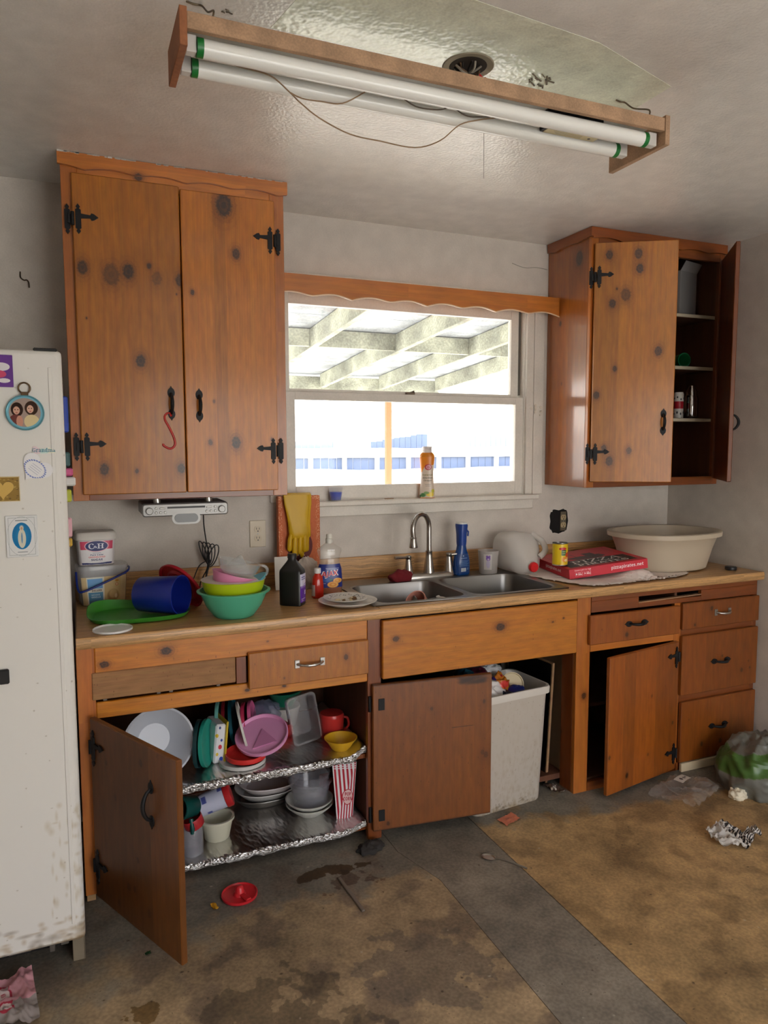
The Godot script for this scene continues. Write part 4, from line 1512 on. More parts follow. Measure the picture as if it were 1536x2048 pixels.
# ---------------------------------------------------------------- hanging light
func light_fixture() -> void:
	var t := thing("hanging_light", "unlit two-tube fluorescent fixture in a particle-board frame hanging from the ceiling", "light fixture")
	part("front_board", slab(0.226, 2.395, 1.430, 1.527, 2.430, 1.444, 0.001), M.pboard, t)
	part("top_panel", slab(0.226, 2.424, 1.27, 1.527, 2.430, 1.429, 0.0), mat(C(206, 206, 198), 0.5), t)
	for s in [[0.210, 0.226, 1.250], [1.527, 1.543, 1.212]]:
		var st := mk()
		bb(st, s[0], 2.358, s[2], s[1], 2.437, 1.447, 0.001)
		part("end_plate", st, tri_map(tmat(speckle(128, C(146, 92, 58), 7, 71), 0.7), Vector3(3, 3, 3)) if s[0] < 1 else M.pboard, t)
	var glass := mat(C(244, 244, 238), 0.2)
	var green := mat(C(26, 120, 52), 0.35)
	var k := 0
	for q in [[1.408, 2.378, 0.250, 1.490], [1.318, 2.378, 0.252, 1.465]]:
		var r := 0.0195
		var tb := part_tube("tube", t, Vector3(q[2] + 0.014, q[1], q[0]), Vector3(q[3] - 0.014, q[1], q[0]), r, glass)
		for e in [[q[2], q[2] + 0.014], [q[3] - 0.014, q[3]]]:
			part_tube("end_cap", tb, Vector3(e[0], q[1], q[0]), Vector3(e[1], q[1], q[0]), r + 0.0004, green)
		for e in [[q[2] - 0.024, q[2] - 0.001], [q[3] + 0.001, q[3] + 0.032]]:
			part("lamp_holder", slab(e[0], q[1] - 0.016, q[0] - 0.012, e[1], q[1] + 0.02, q[0] + 0.012, 0.002), M.white, t)
		k += 1
	var bal := part("ballast", slab(1.180, 2.378, 1.341, 1.365, 2.424, 1.384, 0.002), M.black, t)
	var im := new_im(128, 32, C(222, 210, 168))
	for i in 5:
		p_rect(im, 8 + i * 5, 6 + i * 5, 90, 7 + i * 5, C(110, 100, 80))
	p_ell(im, 110, 22, 3, 3, C(20, 20, 20))
	var st := mk()
	bb(st, 1.190, 2.3765, 1.343, 1.36, 2.378, 1.382, 0.0)
	flat_uv(part("plate", st, tmat(im, 0.5), bal), 1.190, 1.343, 1.36, 1.382, "xz")
	var tan := mat(C(150, 122, 92), 0.6)
	var brown := mat(C(96, 82, 68), 0.6)
	var wires: Array = [
		[[[0.240, 2.385], [0.30, 2.386], [0.354, 2.380], [0.424, 2.374], [0.471, 2.345], [0.495, 2.327], [0.544, 2.299], [0.620, 2.275], [0.699, 2.271], [0.795, 2.270], [0.866, 2.298], [0.923, 2.346], [0.982, 2.368], [1.043, 2.386], [1.08, 2.415]], tan],
		[[[0.471, 2.345], [0.50, 2.337], [0.545, 2.338], [0.601, 2.343], [0.66, 2.38]], tan],
		[[[0.62, 2.39], [0.673, 2.387], [0.740, 2.390], [0.795, 2.370], [0.851, 2.371], [0.887, 2.382], [0.93, 2.41]], brown],
		[[[0.88, 2.41], [0.901, 2.389], [0.938, 2.372], [0.982, 2.375], [1.043, 2.389], [1.08, 2.41]], brown],
		[[[1.365, 2.412], [1.41, 2.398], [1.45, 2.402], [1.505, 2.392]], mat(C(120, 60, 70), 0.5)],
		[[[1.365, 2.405], [1.40, 2.388], [1.45, 2.392], [1.50, 2.405]], M.black]]
	for w in wires:
		st = mk()
		var path := []
		for q in w[0]:
			path.append(Vector3(q[0], q[1], 1.360))
		tube(st, curve(path, 5), 0.0016, 6)
		part("wire", st, w[1], t)
	for h in [[0.271, 1.43], [1.468, 1.43]]:
		st = mk()
		tube(st, curve([Vector3(h[0] - 0.03, H - 0.004, 1.345), Vector3(h[0] - 0.012, H - 0.002, 1.338), Vector3(h[0] + 0.004, H - 0.004, 1.342), Vector3(h[0] + 0.012, H - 0.03, 1.37), Vector3(h[0] + 0.014, 2.45, 1.428), Vector3(h[0] + 0.01, 2.430, 1.434)], 5), 0.0022, 6)
		part("hook", st, mat(C(120, 104, 84), 0.4, 0.8), t)

func part_tube(called: String, parent: Node, a: Vector3, b: Vector3, r: float, m: Material) -> MeshInstance3D:
	var st := mk()
	tube(st, [a, b], r, 24)
	return part(called, st, m, parent)

func ceiling_hole() -> void:
	var c := Vector3(0.958, H, 1.338)
	var t := thing("junction_box", "open round wiring hole in the ceiling with loose wires behind the hanging light", "junction box", c)
	var st := mk()
	lathe(st, [[0.050, -0.0015], [0.066, -0.003], [0.068, -0.001], [0.0, -0.0005]], 36)
	part("torn_rim", st, mat(C(150, 138, 118), 0.9), t)
	st = mk()
	lathe(st, [[0.0, -0.0035], [0.046, -0.0035], [0.050, -0.0012]], 30)
	part("hole", st, mat(C(44, 34, 26), 0.95), t)
	rng.seed = 9
	for i in 9:
		st = mk()
		var a := rng.randf() * TAU
		var q := Vector3(cos(a), 0, sin(a)) * 0.035
		tube(st, curve([q + Vector3(0, -0.004, 0), q * 0.5 + Vector3(0, -0.018 - rng.randf() * 0.012, 0.01), -q * 0.4 + Vector3(0, -0.014, -0.01), -q + Vector3(0, -0.004, 0)], 5), 0.003, 6)
		part("wire", st, mat([C(40, 34, 30), C(96, 70, 46), C(150, 140, 126)][i % 3], 0.7), t)
	st = mk()
	tube(st, [Vector3(0.03, -0.012, 0.0), Vector3(0.055, -0.020, -0.01)], 0.003, 6)
	tube(st, [Vector3(0.055, -0.020, -0.01), Vector3(0.078, -0.022, -0.012)], [0.0075, 0.0055], 10)
	part("wire_nut", st, mat(C(196, 30, 30), 0.4), t, "red wire connector")
	# scraped spots beside it
	var sc := mat(C(112, 100, 84), 0.9)
	for q in [[1.174, 1.352, 0.032], [0.335, 1.345, 0.014]]:
		st = mk()
		rng.seed = int(q[0] * 1000)
		for i in 14 if q[2] > 0.02 else 5:
			bx(st, Vector3(q[0] + rng.randf_range(-1, 1) * q[2], H - 0.002, q[1] + rng.randf_range(-1, 1) * q[2]), Vector3(q[2] * rng.randf_range(0.3, 1.0), 0.003, q[2] * rng.randf_range(0.08, 0.2)), 0.001, Basis(Vector3(0, 1, 0), rng.randf_range(-0.1, 1.1)))
		part("scraped_plaster", st, sc, get_node("ceiling"))

# ---------------------------------------------------------------- left of the counter
func counter_left() -> void:
	# ice cream pail
	var rows := [[0.0, 0.078, 0.052, 4.0], [0.004, 0.082, 0.056, 4.0], [0.138, 0.090, 0.064, 4.5], [0.139, 0.094, 0.068, 4.5], [0.152, 0.094, 0.068, 4.5]]
	var t := thing("ice_cream_pail", "clear plastic ice cream pail with vanilla label and blue strap, under the sugar tub", "pail", Vector3(0.052, CT, 0.092), 0.12)
	var st := mk()
	bottle(st, rows)
	part("body", st, clear(C(206, 206, 208), 0.40, 0.22), t)
	st = mk()
	bottle(st, [[0.002, 0.076, 0.050, 4.0], [0.078, 0.083, 0.057, 4.0]])
	part("contents", st, mat(C(226, 214, 190), 0.8), t)
	var im := new_im(256, 176, C(222, 198, 150))
	p_rect(im, 28, 0, 150, 176, C(232, 228, 214))
	p_rect(im, 34, 10, 118, 72, C(112, 168, 220))
	p_rect(im, 34, 96, 118, 176, C(92, 150, 186))
	p_text(im, "DELUXE", 84, 84, 12, C(70, 64, 60))
	p_text(im, "NATURAL", 76, 112, 9, C(226, 236, 240))
	p_text(im, "VANILLA", 76, 126, 10, C(226, 236, 240))
	p_rect(im, 54, 160, 100, 166, C(50, 110, 120))
	p_rect(im, 126, 0, 220, 176, C(216, 188, 132))
	p_ell(im, 176, 124, 40, 44, C(166, 128, 78), 0.3); p_ell(im, 176, 112, 28, 34, C(208, 176, 122), 0.3); p_ell(im, 194, 128, 10, 18, C(236, 216, 176), 0.4)
	p_ell(im, 196, 30, 11, 8, C(206, 140, 50)); p_ell(im, 196, 54, 9, 9, C(206, 100, 60)); p_ell(im, 196, 54, 6, 6, C(230, 206, 160))
	st = mk()
	wrap_label(st, rows, 0.004, 0.112, PI * 0.80, PI * 0.18, 0.001)
	part("label", st, tmat(im, 0.35), t)
	st = mk()
	tube(st, curve([Vector3(-0.094, 0.130, 0.02), Vector3(-0.094, 0.07, 0.060), Vector3(-0.075, 0.064, 0.078), Vector3(0.0, 0.092, 0.078), Vector3(0.075, 0.124, 0.076), Vector3(0.096, 0.136, 0.04), Vector3(0.095, 0.136, 0.0)], 6), 0.0042, 8)
	part("strap", st, mat(C(18, 40, 126), 0.35), t)
	# sugar tub
	rows = [[0.0, 0.060, 0.044, 4.5], [0.003, 0.064, 0.048, 4.5], [0.100, 0.070, 0.054, 5.0]]
	t = thing("sugar_tub", "square white lidded sugar tub standing on the ice cream pail", "tub", Vector3(0.034, CT + 0.1525, 0.080), 0.06)
	st = mk()
	bottle(st, rows)
	part("body", st, mat(C(220, 214, 214), 0.4), t)
	st = mk()
	bottle(st, [[0.098, 0.074, 0.058, 5.0], [0.1, 0.077, 0.061, 5.0], [0.122, 0.074, 0.058, 5.0], [0.128, 0.068, 0.052, 5.0]])
	part("lid", st, mat(C(222, 216, 208), 0.4), t)
	im = new_im(192, 192, C(236, 232, 234))
	p_rect(im, 0, 0, 192, 66, C(214, 76, 106))
	p_ell(im, 96, 40, 70, 46, C(236, 190, 204)); p_ell(im, 96, 40, 64, 40, C(30, 44, 110))
	p_text(im, "C", 66, 40, 46, C(226, 228, 240), "Droid Serif", true, 0, 0.9); p_text(im, "&", 90, 46, 20, C(226, 228, 240), "Droid Serif"); p_text(im, "H", 118, 40, 42, C(226, 228, 240), "Droid Serif", true, 0, 0.9)
	p_rect(im, 72, 94, 120, 97, C(110, 116, 160))
	p_text(im, "Pure Cane", 96, 110, 12, C(46, 54, 110), "Droid Sans", true, 0, 1.0, 0.2)
	p_text(im, "GRANULATED", 96, 128, 12, C(220, 110, 120))
	p_text(im, "SUGAR", 96, 150, 17, C(46, 54, 100))
	p_rect(im, 0, 172, 192, 192, C(44, 56, 112)); p_ell(im, 96, 168, 70, 9, C(236, 232, 234))
	st = mk()
	wrap_label(st, rows, 0.002, 0.094, PI * 0.72, PI * 0.28, 0.0008)
	part("label", st, tmat(im, 0.35), t)
	# green tray, its far lip turned up
	t = thing("green_tray", "shallow green plastic tray with a raised lip, under the blue cup", "tray", Vector3(0.165, CT + 0.0005, 0.385))
	st = mk()
	var rings := []
	for q in [[0.0, 0.0, 0.02], [0.145, 0.0, 0.03], [0.160, 0.006, 0.05], [0.172, 0.020, 0.06], [0.175, 0.020, 0.06], [0.162, 0.004, 0.05], [0.146, 0.003, 0.03], [0.0, 0.003, 0.02]]:
		var r := squircle(maxf(q[0], 0.001), maxf(q[0] * 0.78, 0.001), 3.2, q[1], 40)
		for j in r.size():
			var v := r[j]
			v.y *= 1.0 + 1.2 * smoothstep(0.02, -0.13, v.z) * smoothstep(0.12, -0.15, v.x)
			r[j] = v
		rings.append(r)
	loft(st, rings)
	part("body", st, mat(C(58, 140, 44), 0.4), t)
	# white lid near the edge
	st = mk()
	lathe(st, [[0.0, 0.0], [0.060, 0.0], [0.063, 0.002], [0.063, 0.007], [0.0615, 0.008], [0.060, 0.007], [0.058, 0.003], [0, 0.003]], 40)
	solo("white_lid", st, mat(C(228, 228, 226), 0.4), "round white plastic lid lying near the counter's front edge", "lid", Vector3(0.068, CT, 0.565))
	# blue cup on its side
	t = thing("blue_cup", "dark blue plastic cup lying on its side on the green tray", "cup", Vector3(0.240, CT + 0.075, 0.405))
	st = mk()
	var b := basis_y(Vector3(0.77, 0.03, 0.60))
	lathe(st, [[0.0, -0.082], [0.058, -0.082], [0.062, -0.078], [0.069, 0.078], [0.071, 0.079], [0.071, 0.083], [0.067, 0.083], [0.060, -0.074], [0.0, -0.075]], 40, Transform3D(b, Vector3.ZERO))
	part("body", st, mat(C(22, 42, 140), 0.3), t)
	# red lid leaning behind it
	t = thing("red_lid", "large red plastic lid leaning behind the blue cup", "lid", Vector3(0.330, CT + 0.088, 0.305))
	st = mk()
	b = basis_y(Vector3(-0.72, -0.52, 0.46))
	lathe(st, [[0.0, 0.006], [0.060, 0.006], [0.066, 0.0], [0.092, 0.0], [0.100, 0.004], [0.102, 0.014], [0.099, 0.016], [0.094, 0.006], [0.070, 0.004], [0.062, 0.012], [0.0, 0.012]], 40, Transform3D(b, Vector3.ZERO))
	part("body", st, mat(C(176, 24, 40), 0.35), t)
	# nest of bowls
	var at := Vector3(0.480, CT, 0.515)
	t = thing("teal_bowl", "large teal plastic mixing bowl at the bottom of a nest of bowls", "bowl", at)
	st = mk()
	lathe(st, [[0, 0], [0.066, 0], [0.070, 0.003], [0.098, 0.040], [0.116, 0.082], [0.119, 0.088], [0.129, 0.090], [0.130, 0.094], [0.120, 0.096], [0.112, 0.080], [0.094, 0.042], [0.066, 0.006], [0, 0.005]], 48)
	part("body", st, mat(C(84, 176, 142), 0.35), t)
	t = thing("lime_bowl", "lime green bowl with a white inside, nested in the teal bowl", "bowl", at + Vector3(0.0, 0.034, -0.002))
	st = mk()
	lathe(st, [[0.0, 0.0], [0.06, 0.0], [0.085, 0.030], [0.104, 0.066], [0.112, 0.098], [0.114, 0.099]], 48)
	part("outside", st, mat(C(178, 200, 24), 0.35), t)
	st = mk()
	lathe(st, [[0.114, 0.0992], [0.110, 0.0995], [0.100, 0.067], [0.080, 0.032], [0.058, 0.004], [0.0, 0.004]], 48)
	part("lining", st, mat(C(226, 226, 218), 0.4), t)
	t = thing("pink_bowl", "translucent pink plastic bowl tilted inside the lime bowl", "bowl", at + Vector3(-0.008, 0.092, 0.0))
	st = mk()
	lathe(st, [[0.0, 0.0], [0.05, 0.0], [0.072, 0.026], [0.080, 0.058], [0.083, 0.058], [0.083, 0.061], [0.078, 0.061], [0.068, 0.028], [0.048, 0.004], [0.0, 0.004]], 44, Transform3D(Basis(Vector3(0, 0, 1), -0.26), Vector3.ZERO))
	part("body", st, mat(C(222, 140, 178), 0.35), t)
	st = mk()
	lathe(st, [[0.0, 0.0], [0.045, 0.0], [0.049, 0.004], [0.047, 0.006], [0.0, 0.005]], 32, Transform3D(Basis(Vector3(0, 0, 1), 0.5), Vector3.ZERO))
	solo("blue_lid", st, mat(C(80, 170, 190), 0.35), "pale blue lid tucked into the lime bowl at the right", "lid", at + Vector3(0.072, 0.124, 0.02))
	# glass juicer on top
	t = thing("glass_juicer", "ribbed clear glass citrus juicer with a loop handle on top of the bowls", "juicer", at + Vector3(0.012, 0.150, 0.0))
	var g := clear(C(214, 222, 224), 0.2, 0.05)
	var tilt := Basis(Vector3(0, 0, 1), -0.24)
	st = mk()
	rings = []
	for q in [[0.052, 0.0], [0.066, 0.018], [0.076, 0.046], [0.078, 0.048], [0.074, 0.047], [0.060, 0.012], [0.046, 0.006]]:
		var r := PackedVector3Array()
		for j in 96:
			var a := TAU * j / 96
			var rr: float = q[0] * (1.0 + (0.022 if j % 4 < 2 else 0.0))
			r.append(tilt * Vector3(rr * cos(a), q[1], rr * sin(a)))
		rings.append(r)
	loft(st, rings)
	part("dish", st, g, t)
	st = mk()
	rings = []
	for i in 8:
		var q := i / 7.0
		var r := PackedVector3Array()
		for j in 32:
			var a := TAU * j / 32
			var rr := (0.040 * (1.0 - pow(q, 1.6)) + 0.002) * (1.0 + (0.10 if j % 4 < 2 else 0.0))
			r.append(tilt * Vector3(rr * cos(a), 0.008 + 0.062 * q, rr * sin(a)))
		rings.append(r)
	loft(st, rings)
	part("reamer", st, g, t)
	st = mk()
	var pts := []
	for i in 15:
		var a := -1.9 + 3.8 * i / 14
		pts.append(tilt * Vector3(0.088 + 0.020 * cos(a), 0.026 + 0.020 * sin(a), 0.0))
	tube(st, pts, 0.0055, 8)
	part("handle", st, g, t)

# ---------------------------------------------------------------- between bowls and sink
func counter_middle() -> void:
	# patterned board standing against the wall
	var t := thing("orange_box", "tall flat orange box with a maroon oval, standing behind the rubber gloves", "box", Vector3(0.853, CT, 0.066))
	var im := new_im(240, 480, C(196, 98, 46))
	rng.seed = 44
	for i in 500:
		p_ell(im, rng.randf() * 240, rng.randf() * 480, 3, 9, C(176, 84, 38) if i % 2 else C(206, 110, 56), 0.8, 0.5)
	for i in 700:
		var q := rng.randi() % 3
		var x := rng.randf_range(2, 22) if q == 0 else (rng.randf_range(216, 238) if q == 1 else rng.randf() * 240)
		var y := rng.randf() * 480 if q < 2 else rng.randf_range(2, 18)
		p_ell(im, x, y, 1.6, 1.6, C(226, 170, 130))
	p_ell(im, 120, 264, 74, 84, C(98, 24, 24))
	p_text(im, "I", 62, 252, 44, C(220, 196, 180), "Droid Serif")
	p_text(im, "NO.", 122, 306, 24, C(226, 210, 196))
	var st := mk()
	bx(st, Vector3(0, 0.196, 0), Vector3(0.186, 0.392, 0.032), 0.002)
	flat_uv(part("carton", st, tmat(im, 0.6), t), -0.093, 0.0, 0.093, 0.392)
	st = mk()
	bb(st, -0.092, 0.001, 0.0165, 0.092, 0.075, 0.0175, 0.0)
	part("base_band", st, mat(C(38, 30, 30), 0.5), t)
	# rubber gloves folded over its top
	var gm := mat(C(206, 164, 14), 0.45)
	for k in 2:
		var gl := thing("rubber_glove", ["front yellow rubber glove hanging over the orange box, four fingers down", "back yellow rubber glove, mostly hidden behind the front one, one finger showing between"][k], "glove", Vector3(0.836, CT + 0.392, 0.0), 0.0, "pair of yellow rubber gloves")
		st = mk()
		var rings := []
		var z0: float = [0.103, 0.091][k]
		var dx: float = [0.0, 0.012][k]
		# cuff lies over the top edge and hangs in front
		for q in [[0.012, -0.030, 0.056, 0.004], [0.013, -0.004, 0.057, 0.005], [0.006, 0.006, 0.058, 0.005], [-0.03, 0.008, 0.056, 0.0055], [-0.075, 0.009, 0.049, 0.008], [-0.115, 0.010, 0.045, 0.011], [-0.15, 0.010, 0.0445, 0.0135], [-0.172, 0.010, 0.043, 0.0125], [-0.180, 0.010, 0.038, 0.008]]:
			var r := PackedVector3Array()
			for j in 28:
				var p := sq_point(q[2], q[3], 2.4, 0.0, TAU * j / 28)
				r.append(Vector3(p.x + dx - q[0] * 0.05, q[0] + 0.0, z0 - 0.010 + q[1] + p.z + 0.002 * sin(p.x * 190.0 + q[0] * 40.0)))
			rings.append(r)
		loft(st, rings)
		for f in [[-0.034, -0.236, 0.0100], [-0.013, -0.258, 0.0108], [0.011, -0.250 - 0.016 * k, 0.0105], [0.031, -0.242, 0.0120]]:
			var top := Vector3(f[0] * 0.95 + dx + 0.006, -0.160, z0 - 0.001)
			var path := curve([top, Vector3(f[0] + dx, lerpf(-0.15, f[1], 0.5), z0 + 0.004), Vector3(f[0] * 1.02 + dx, f[1], z0 + 0.0)], 6)
			var rad := []
			for i in path.size():
				var q := float(i) / (path.size() - 1)
				rad.append(f[2] * (lerpf(0.8, 1.0, minf(q * 3.0, 1.0)) if q < 0.8 else 1.0 * sqrt(maxf(0.02, 1.0 - pow((q - 0.8) / 0.2, 2)))))
			tube(st, path, rad, 12)
		part("body", st, gm, gl)
	# crumpled pale cloth behind the dark bottle
	st = mk()
	blob(st, Vector3(0.052, 0.066, 0.024), 0.26, 22.0, 63, Vector3(0, 0.062, 0), 30)
	solo("pale_cloth", st, mat(C(186, 174, 162), 0.9), "crumpled pale grey cloth behind the black bottle", "cloth", Vector3(0.862, CT, 0.155))
	st = mk()
	bx(st, Vector3(0, 0.07, 0), Vector3(0.09, 0.14, 0.004), 0.001, Basis(Vector3(1, 0, 0), -0.12))
	solo("white_card", st, mat(C(214, 208, 198), 0.6), "small white card leaning behind the black bottle's left shoulder", "card", Vector3(0.775, CT, 0.125))
	# black bottle
	var rows := [[0.0, 0.042, 0.030, 5.0], [0.003, 0.0455, 0.0335, 5.0], [0.128, 0.0455, 0.0335, 5.0], [0.136, 0.044, 0.032, 4.5], [0.168, 0.020, 0.018, 2.6], [0.176, 0.0155, 0.0155, 2.0], [0.180, 0.0155, 0.0155, 2.0], [0.1805, 0.0175, 0.0175, 2.0], [0.194, 0.0175, 0.0175, 2.0]]
	t = thing("black_bottle", "square-shouldered black bottle with a purple and white side label", "bottle", Vector3(0.722, CT, 0.425), -0.62)
	st = mk()
	bottle(st, rows.slice(0, 7), 48)
	part("body", st, mat(C(18, 17, 17), 0.35), t)
	st = mk()
	lathe(st, [[0.0175, 0.180], [0.0175, 0.195], [0.016, 0.197], [0.0, 0.197]], 24)
	part("cap", st, M.black, t)
	im = new_im(128, 256, C(90, 40, 150))
	p_rect(im, 0, 0, 128, 108, C(206, 204, 226))
	for i in 44:
		p_rect(im, 0, 62 + i, 128 - i * 3, 63 + i, C(206, 204, 226)); p_rect(im, 128 - i * 2, 80 + i / 2, 128, 81 + i / 2, C(150, 140, 190))
	p_rect(im, 12, 24, 96, 34, C(84, 88, 150)); p_rect(im, 12, 44, 104, 52, C(84, 88, 150))
	p_rect(im, 4, 112, 124, 116, C(190, 176, 220)); p_rect(im, 4, 122, 100, 125, C(190, 176, 220))
	p_text(im, "8", 90, 172, 40, C(230, 224, 240)); p_rect(im, 10, 222, 96, 229, C(200, 190, 220)); p_rect(im, 10, 238, 50, 244, C(200, 190, 220))
	st = mk()
	wrap_label(st, rows, 0.014, 0.122, PI * 0.22, -PI * 0.20, 0.0007)
	part("label", st, tmat(im, 0.35), t)
	# dish soap
	rows = [[0.0, 0.048, 0.024, 2.8], [0.004, 0.052, 0.028, 2.8], [0.06, 0.052, 0.028, 2.8], [0.105, 0.049, 0.026, 2.6], [0.130, 0.041, 0.022, 2.4], [0.152, 0.042, 0.023, 2.3], [0.176, 0.051, 0.025, 2.3], [0.186, 0.049, 0.023, 2.3], [0.206, 0.020, 0.015, 2.0], [0.212, 0.014, 0.013, 2.0]]
	t = thing("dish_soap", "nearly empty clear dish soap bottle with a blue label showing orange slices", "bottle", Vector3(0.922, CT, 0.275), -0.12)
	st = mk()
	bottle(st, rows, 44)
	part("body", st, clear(C(206, 202, 190), 0.14, 0.1), t)
	st = mk()
	bottle(st, [[0.003, 0.049, 0.025, 2.8], [0.075, 0.049, 0.025, 2.8]], 44)
	part("soap", st, mat(C(168, 84, 28), 0.2), t)
	st = mk()
	lathe(st, [[0.0145, 0.208], [0.0150, 0.226], [0.012, 0.229], [0.0125, 0.242], [0.010, 0.246], [0, 0.247]], 24)
	part("cap", st, mat(C(220, 218, 208), 0.35), t)
	im = new_im(256, 300, C(32, 48, 130))
	p_rect(im, 70, 50, 226, 56, C(180, 188, 220)); p_rect(im, 80, 66, 216, 71, C(180, 188, 220))
	p_text(im, "AJAX", 118, 128, 76, C(232, 226, 226), "Droid Sans", true, -0.10, 0.86, 0.15)
	p_text(im, "AJAX", 118, 128, 62, C(206, 34, 50), "Droid Sans", true, -0.10, 0.92, 0.15)
	p_ell(im, 90, 206, 60, 30, C(40, 92, 170), 0.4); p_ell(im, 130, 200, 20, 12, C(50, 130, 90), 0.4)
	for q in [[200, 212, 48], [150, 262, 58]]:
		p_ell(im, q[0], q[1], q[2], q[2] * 0.7, C(236, 160, 60)); p_ell(im, q[0], q[1], q[2] * 0.88, q[2] * 0.6, C(244, 190, 100))
		for i in 8:
			var a := TAU * i / 8
			p_ell(im, q[0] + cos(a) * q[2] * 0.5, q[1] + sin(a) * q[2] * 0.34, q[2] * 0.24, q[2] * 0.17, C(234, 150, 60), 0.3)
	p_rect(im, 24, 242, 76, 248, C(180, 188, 220)); p_ell(im, 30, 292, 60, 8, C(32, 48, 130))
	st = mk()
	wrap_label(st, rows, 0.028, 0.124, PI * 0.93, PI * 0.10, 0.0008)
	part("label", st, tmat(im, 0.3), t)
	# small red bottle
	rows = [[0.0, 0.020, 0.017, 2.6], [0.003, 0.0235, 0.019, 2.6], [0.05, 0.0235, 0.019, 2.6], [0.085, 0.020, 0.017, 2.2], [0.097, 0.011, 0.011, 2.0], [0.102, 0.010, 0.010, 2.0]]
	t = thing("red_bottle", "small bottle of red liquid with white cap, between black bottle and dish soap", "bottle", Vector3(0.848, CT, 0.345))
	st = mk()
	bottle(st, rows)
	part("body", st, mat(C(186, 36, 18), 0.12), t)
	st = mk()
	lathe(st, [[0.0135, 0.100], [0.0140, 0.104], [0.0135, 0.120], [0.0, 0.121]], 24)
	part("cap", st, mat(C(226, 222, 220), 0.35), t)
	im = new_im(32, 64, C(196, 176, 170))
	st = mk()
	wrap_label(st, rows, 0.010, 0.055, PI * 1.02, PI * 0.70, 0.0006)
	part("label", st, tmat(im, 0.4), t)
	# plates
	t = thing("dinner_plate", "large white dinner plate under the smaller plate beside the sink", "plate", Vector3(0.915, CT, 0.512), 0.0, "two stacked plates by the sink")
	st = mk()
	lathe(st, [[0, 0.003], [0.060, 0.0], [0.068, 0.0], [0.100, 0.013], [0.112, 0.018], [0.113, 0.020], [0.108, 0.021], [0.076, 0.009], [0.060, 0.006], [0, 0.006]], 48)
	part("body", st, mat(C(214, 210, 204), 0.22), t)
	t = thing("patterned_plate", "small plate with a dark leafy rim and food crumbs, on the dinner plate", "plate", Vector3(0.905, CT + 0.0175, 0.514), 0.0, "two stacked plates by the sink")
	st = mk()
	lathe(st, [[0, 0.0], [0.050, 0.0], [0.078, 0.010], [0.086, 0.013], [0.086, 0.0145], [0.080, 0.0145], [0.052, 0.004], [0, 0.0035]], 48)
	part("body", st, mat(C(216, 212, 204), 0.22), t)
	im = new_im(256, 256, C(218, 214, 206))
	rng.seed = 12
	for i in 150:
		var a := rng.randf() * TAU
		var r := rng.randf_range(84, 112)
		p_ell(im, 128 + r * cos(a), 128 + r * sin(a), rng.randf_range(2, 6), rng.randf_range(2, 5), C(96, 98, 100) if i % 3 else C(140, 140, 130), 0.5, 0.8)
	for i in 60:
		p_ell(im, rng.randf_range(70, 170), rng.randf_range(100, 160), rng.randf_range(2, 8), rng.randf_range(2, 5), C(90, 62, 40) if i % 2 else C(206, 190, 150), 0.5, 0.8)
	st = mk()
	var rim := []
	for q in [[0.0852, 0.0150], [0.0805, 0.0151], [0.0525, 0.0046], [0.0005, 0.0041]]:
		rim.append(circle(q[0], q[1], 48))
	loft(st, rim, false, false)
	var o := flat_uv(part("decoration", st, tmat(im, 0.25), t), -0.086, -0.086, 0.086, 0.086, "xz")
	rng.seed = 5
	for i in 7:
		st = mk()
		blob(st, Vector3(0.007, 0.004, 0.005) * rng.randf_range(0.6, 1.4), 0.5, 60.0, i, Vector3(rng.randf_range(-0.04, 0.04), 0.006, rng.randf_range(-0.02, 0.03)), 8)
		part("food_scrap", st, mat(C(120, 88, 56) if i % 2 else C(216, 200, 160), 0.8), t)
	# candle on the sill
	t = thing("candle", "blue candle in a small clear glass on the window sill", "candle", Vector3(1.037, 1.2762, 0.031))
	st = mk()
	lathe(st, [[0, 0], [0.022, 0], [0.024, 0.003], [0.032, 0.060], [0.0305, 0.060], [0.023, 0.005], [0, 0.004]], 32)
	part("glass", st, clear(C(220, 226, 232), 0.10, 0.04), t)
	st = mk()
	lathe(st, [[0, 0.004], [0.0225, 0.005], [0.0285, 0.040], [0.0, 0.040]], 32)
	part("wax", st, mat(C(30, 66, 190), 0.4), t)
	st = mk()
	bx(st, Vector3(1.30, 1.2775, 0.022), Vector3(0.045, 0.003, 0.008), 0.0, Basis(Vector3(0, 1, 0), 0.1))
	solo("splinter", st, M.raw_wood, "thin dark splinter lying on the sill between the candle and the cleaner bottle", "splinter")
	# kitchen cleaner on the sill
	rows = [[0.0, 0.033, 0.019, 2.6], [0.004, 0.036, 0.021, 2.6], [0.03, 0.0355, 0.021, 2.6], [0.075, 0.030, 0.019, 2.5], [0.12, 0.0285, 0.019, 2.4], [0.165, 0.0325, 0.021, 2.4], [0.196, 0.035, 0.022, 2.4], [0.206, 0.031, 0.020, 2.2], [0.214, 0.022, 0.018, 2.0]]
	t = thing("cleaner_bottle", "orange-topped kitchen cleaner bottle with lemons on its label, on the window sill", "bottle", Vector3(1.489, 1.2762, 0.033), -0.40)
	im = new_im(160, 256, C(214, 196, 178))
	p_rect(im, 0, 0, 160, 96, C(226, 130, 20))
	p_poly(im, PackedVector2Array([Vector2(70, 60), Vector2(160, 40), Vector2(160, 110), Vector2(40, 110), Vector2(55, 80)]), C(214, 196, 178))
	p_ell(im, 86, 64, 19, 19, C(178, 40, 60)); p_ell(im, 86, 64, 13, 13, C(214, 150, 160)); p_text(im, "G", 86, 64, 14, C(178, 40, 60))
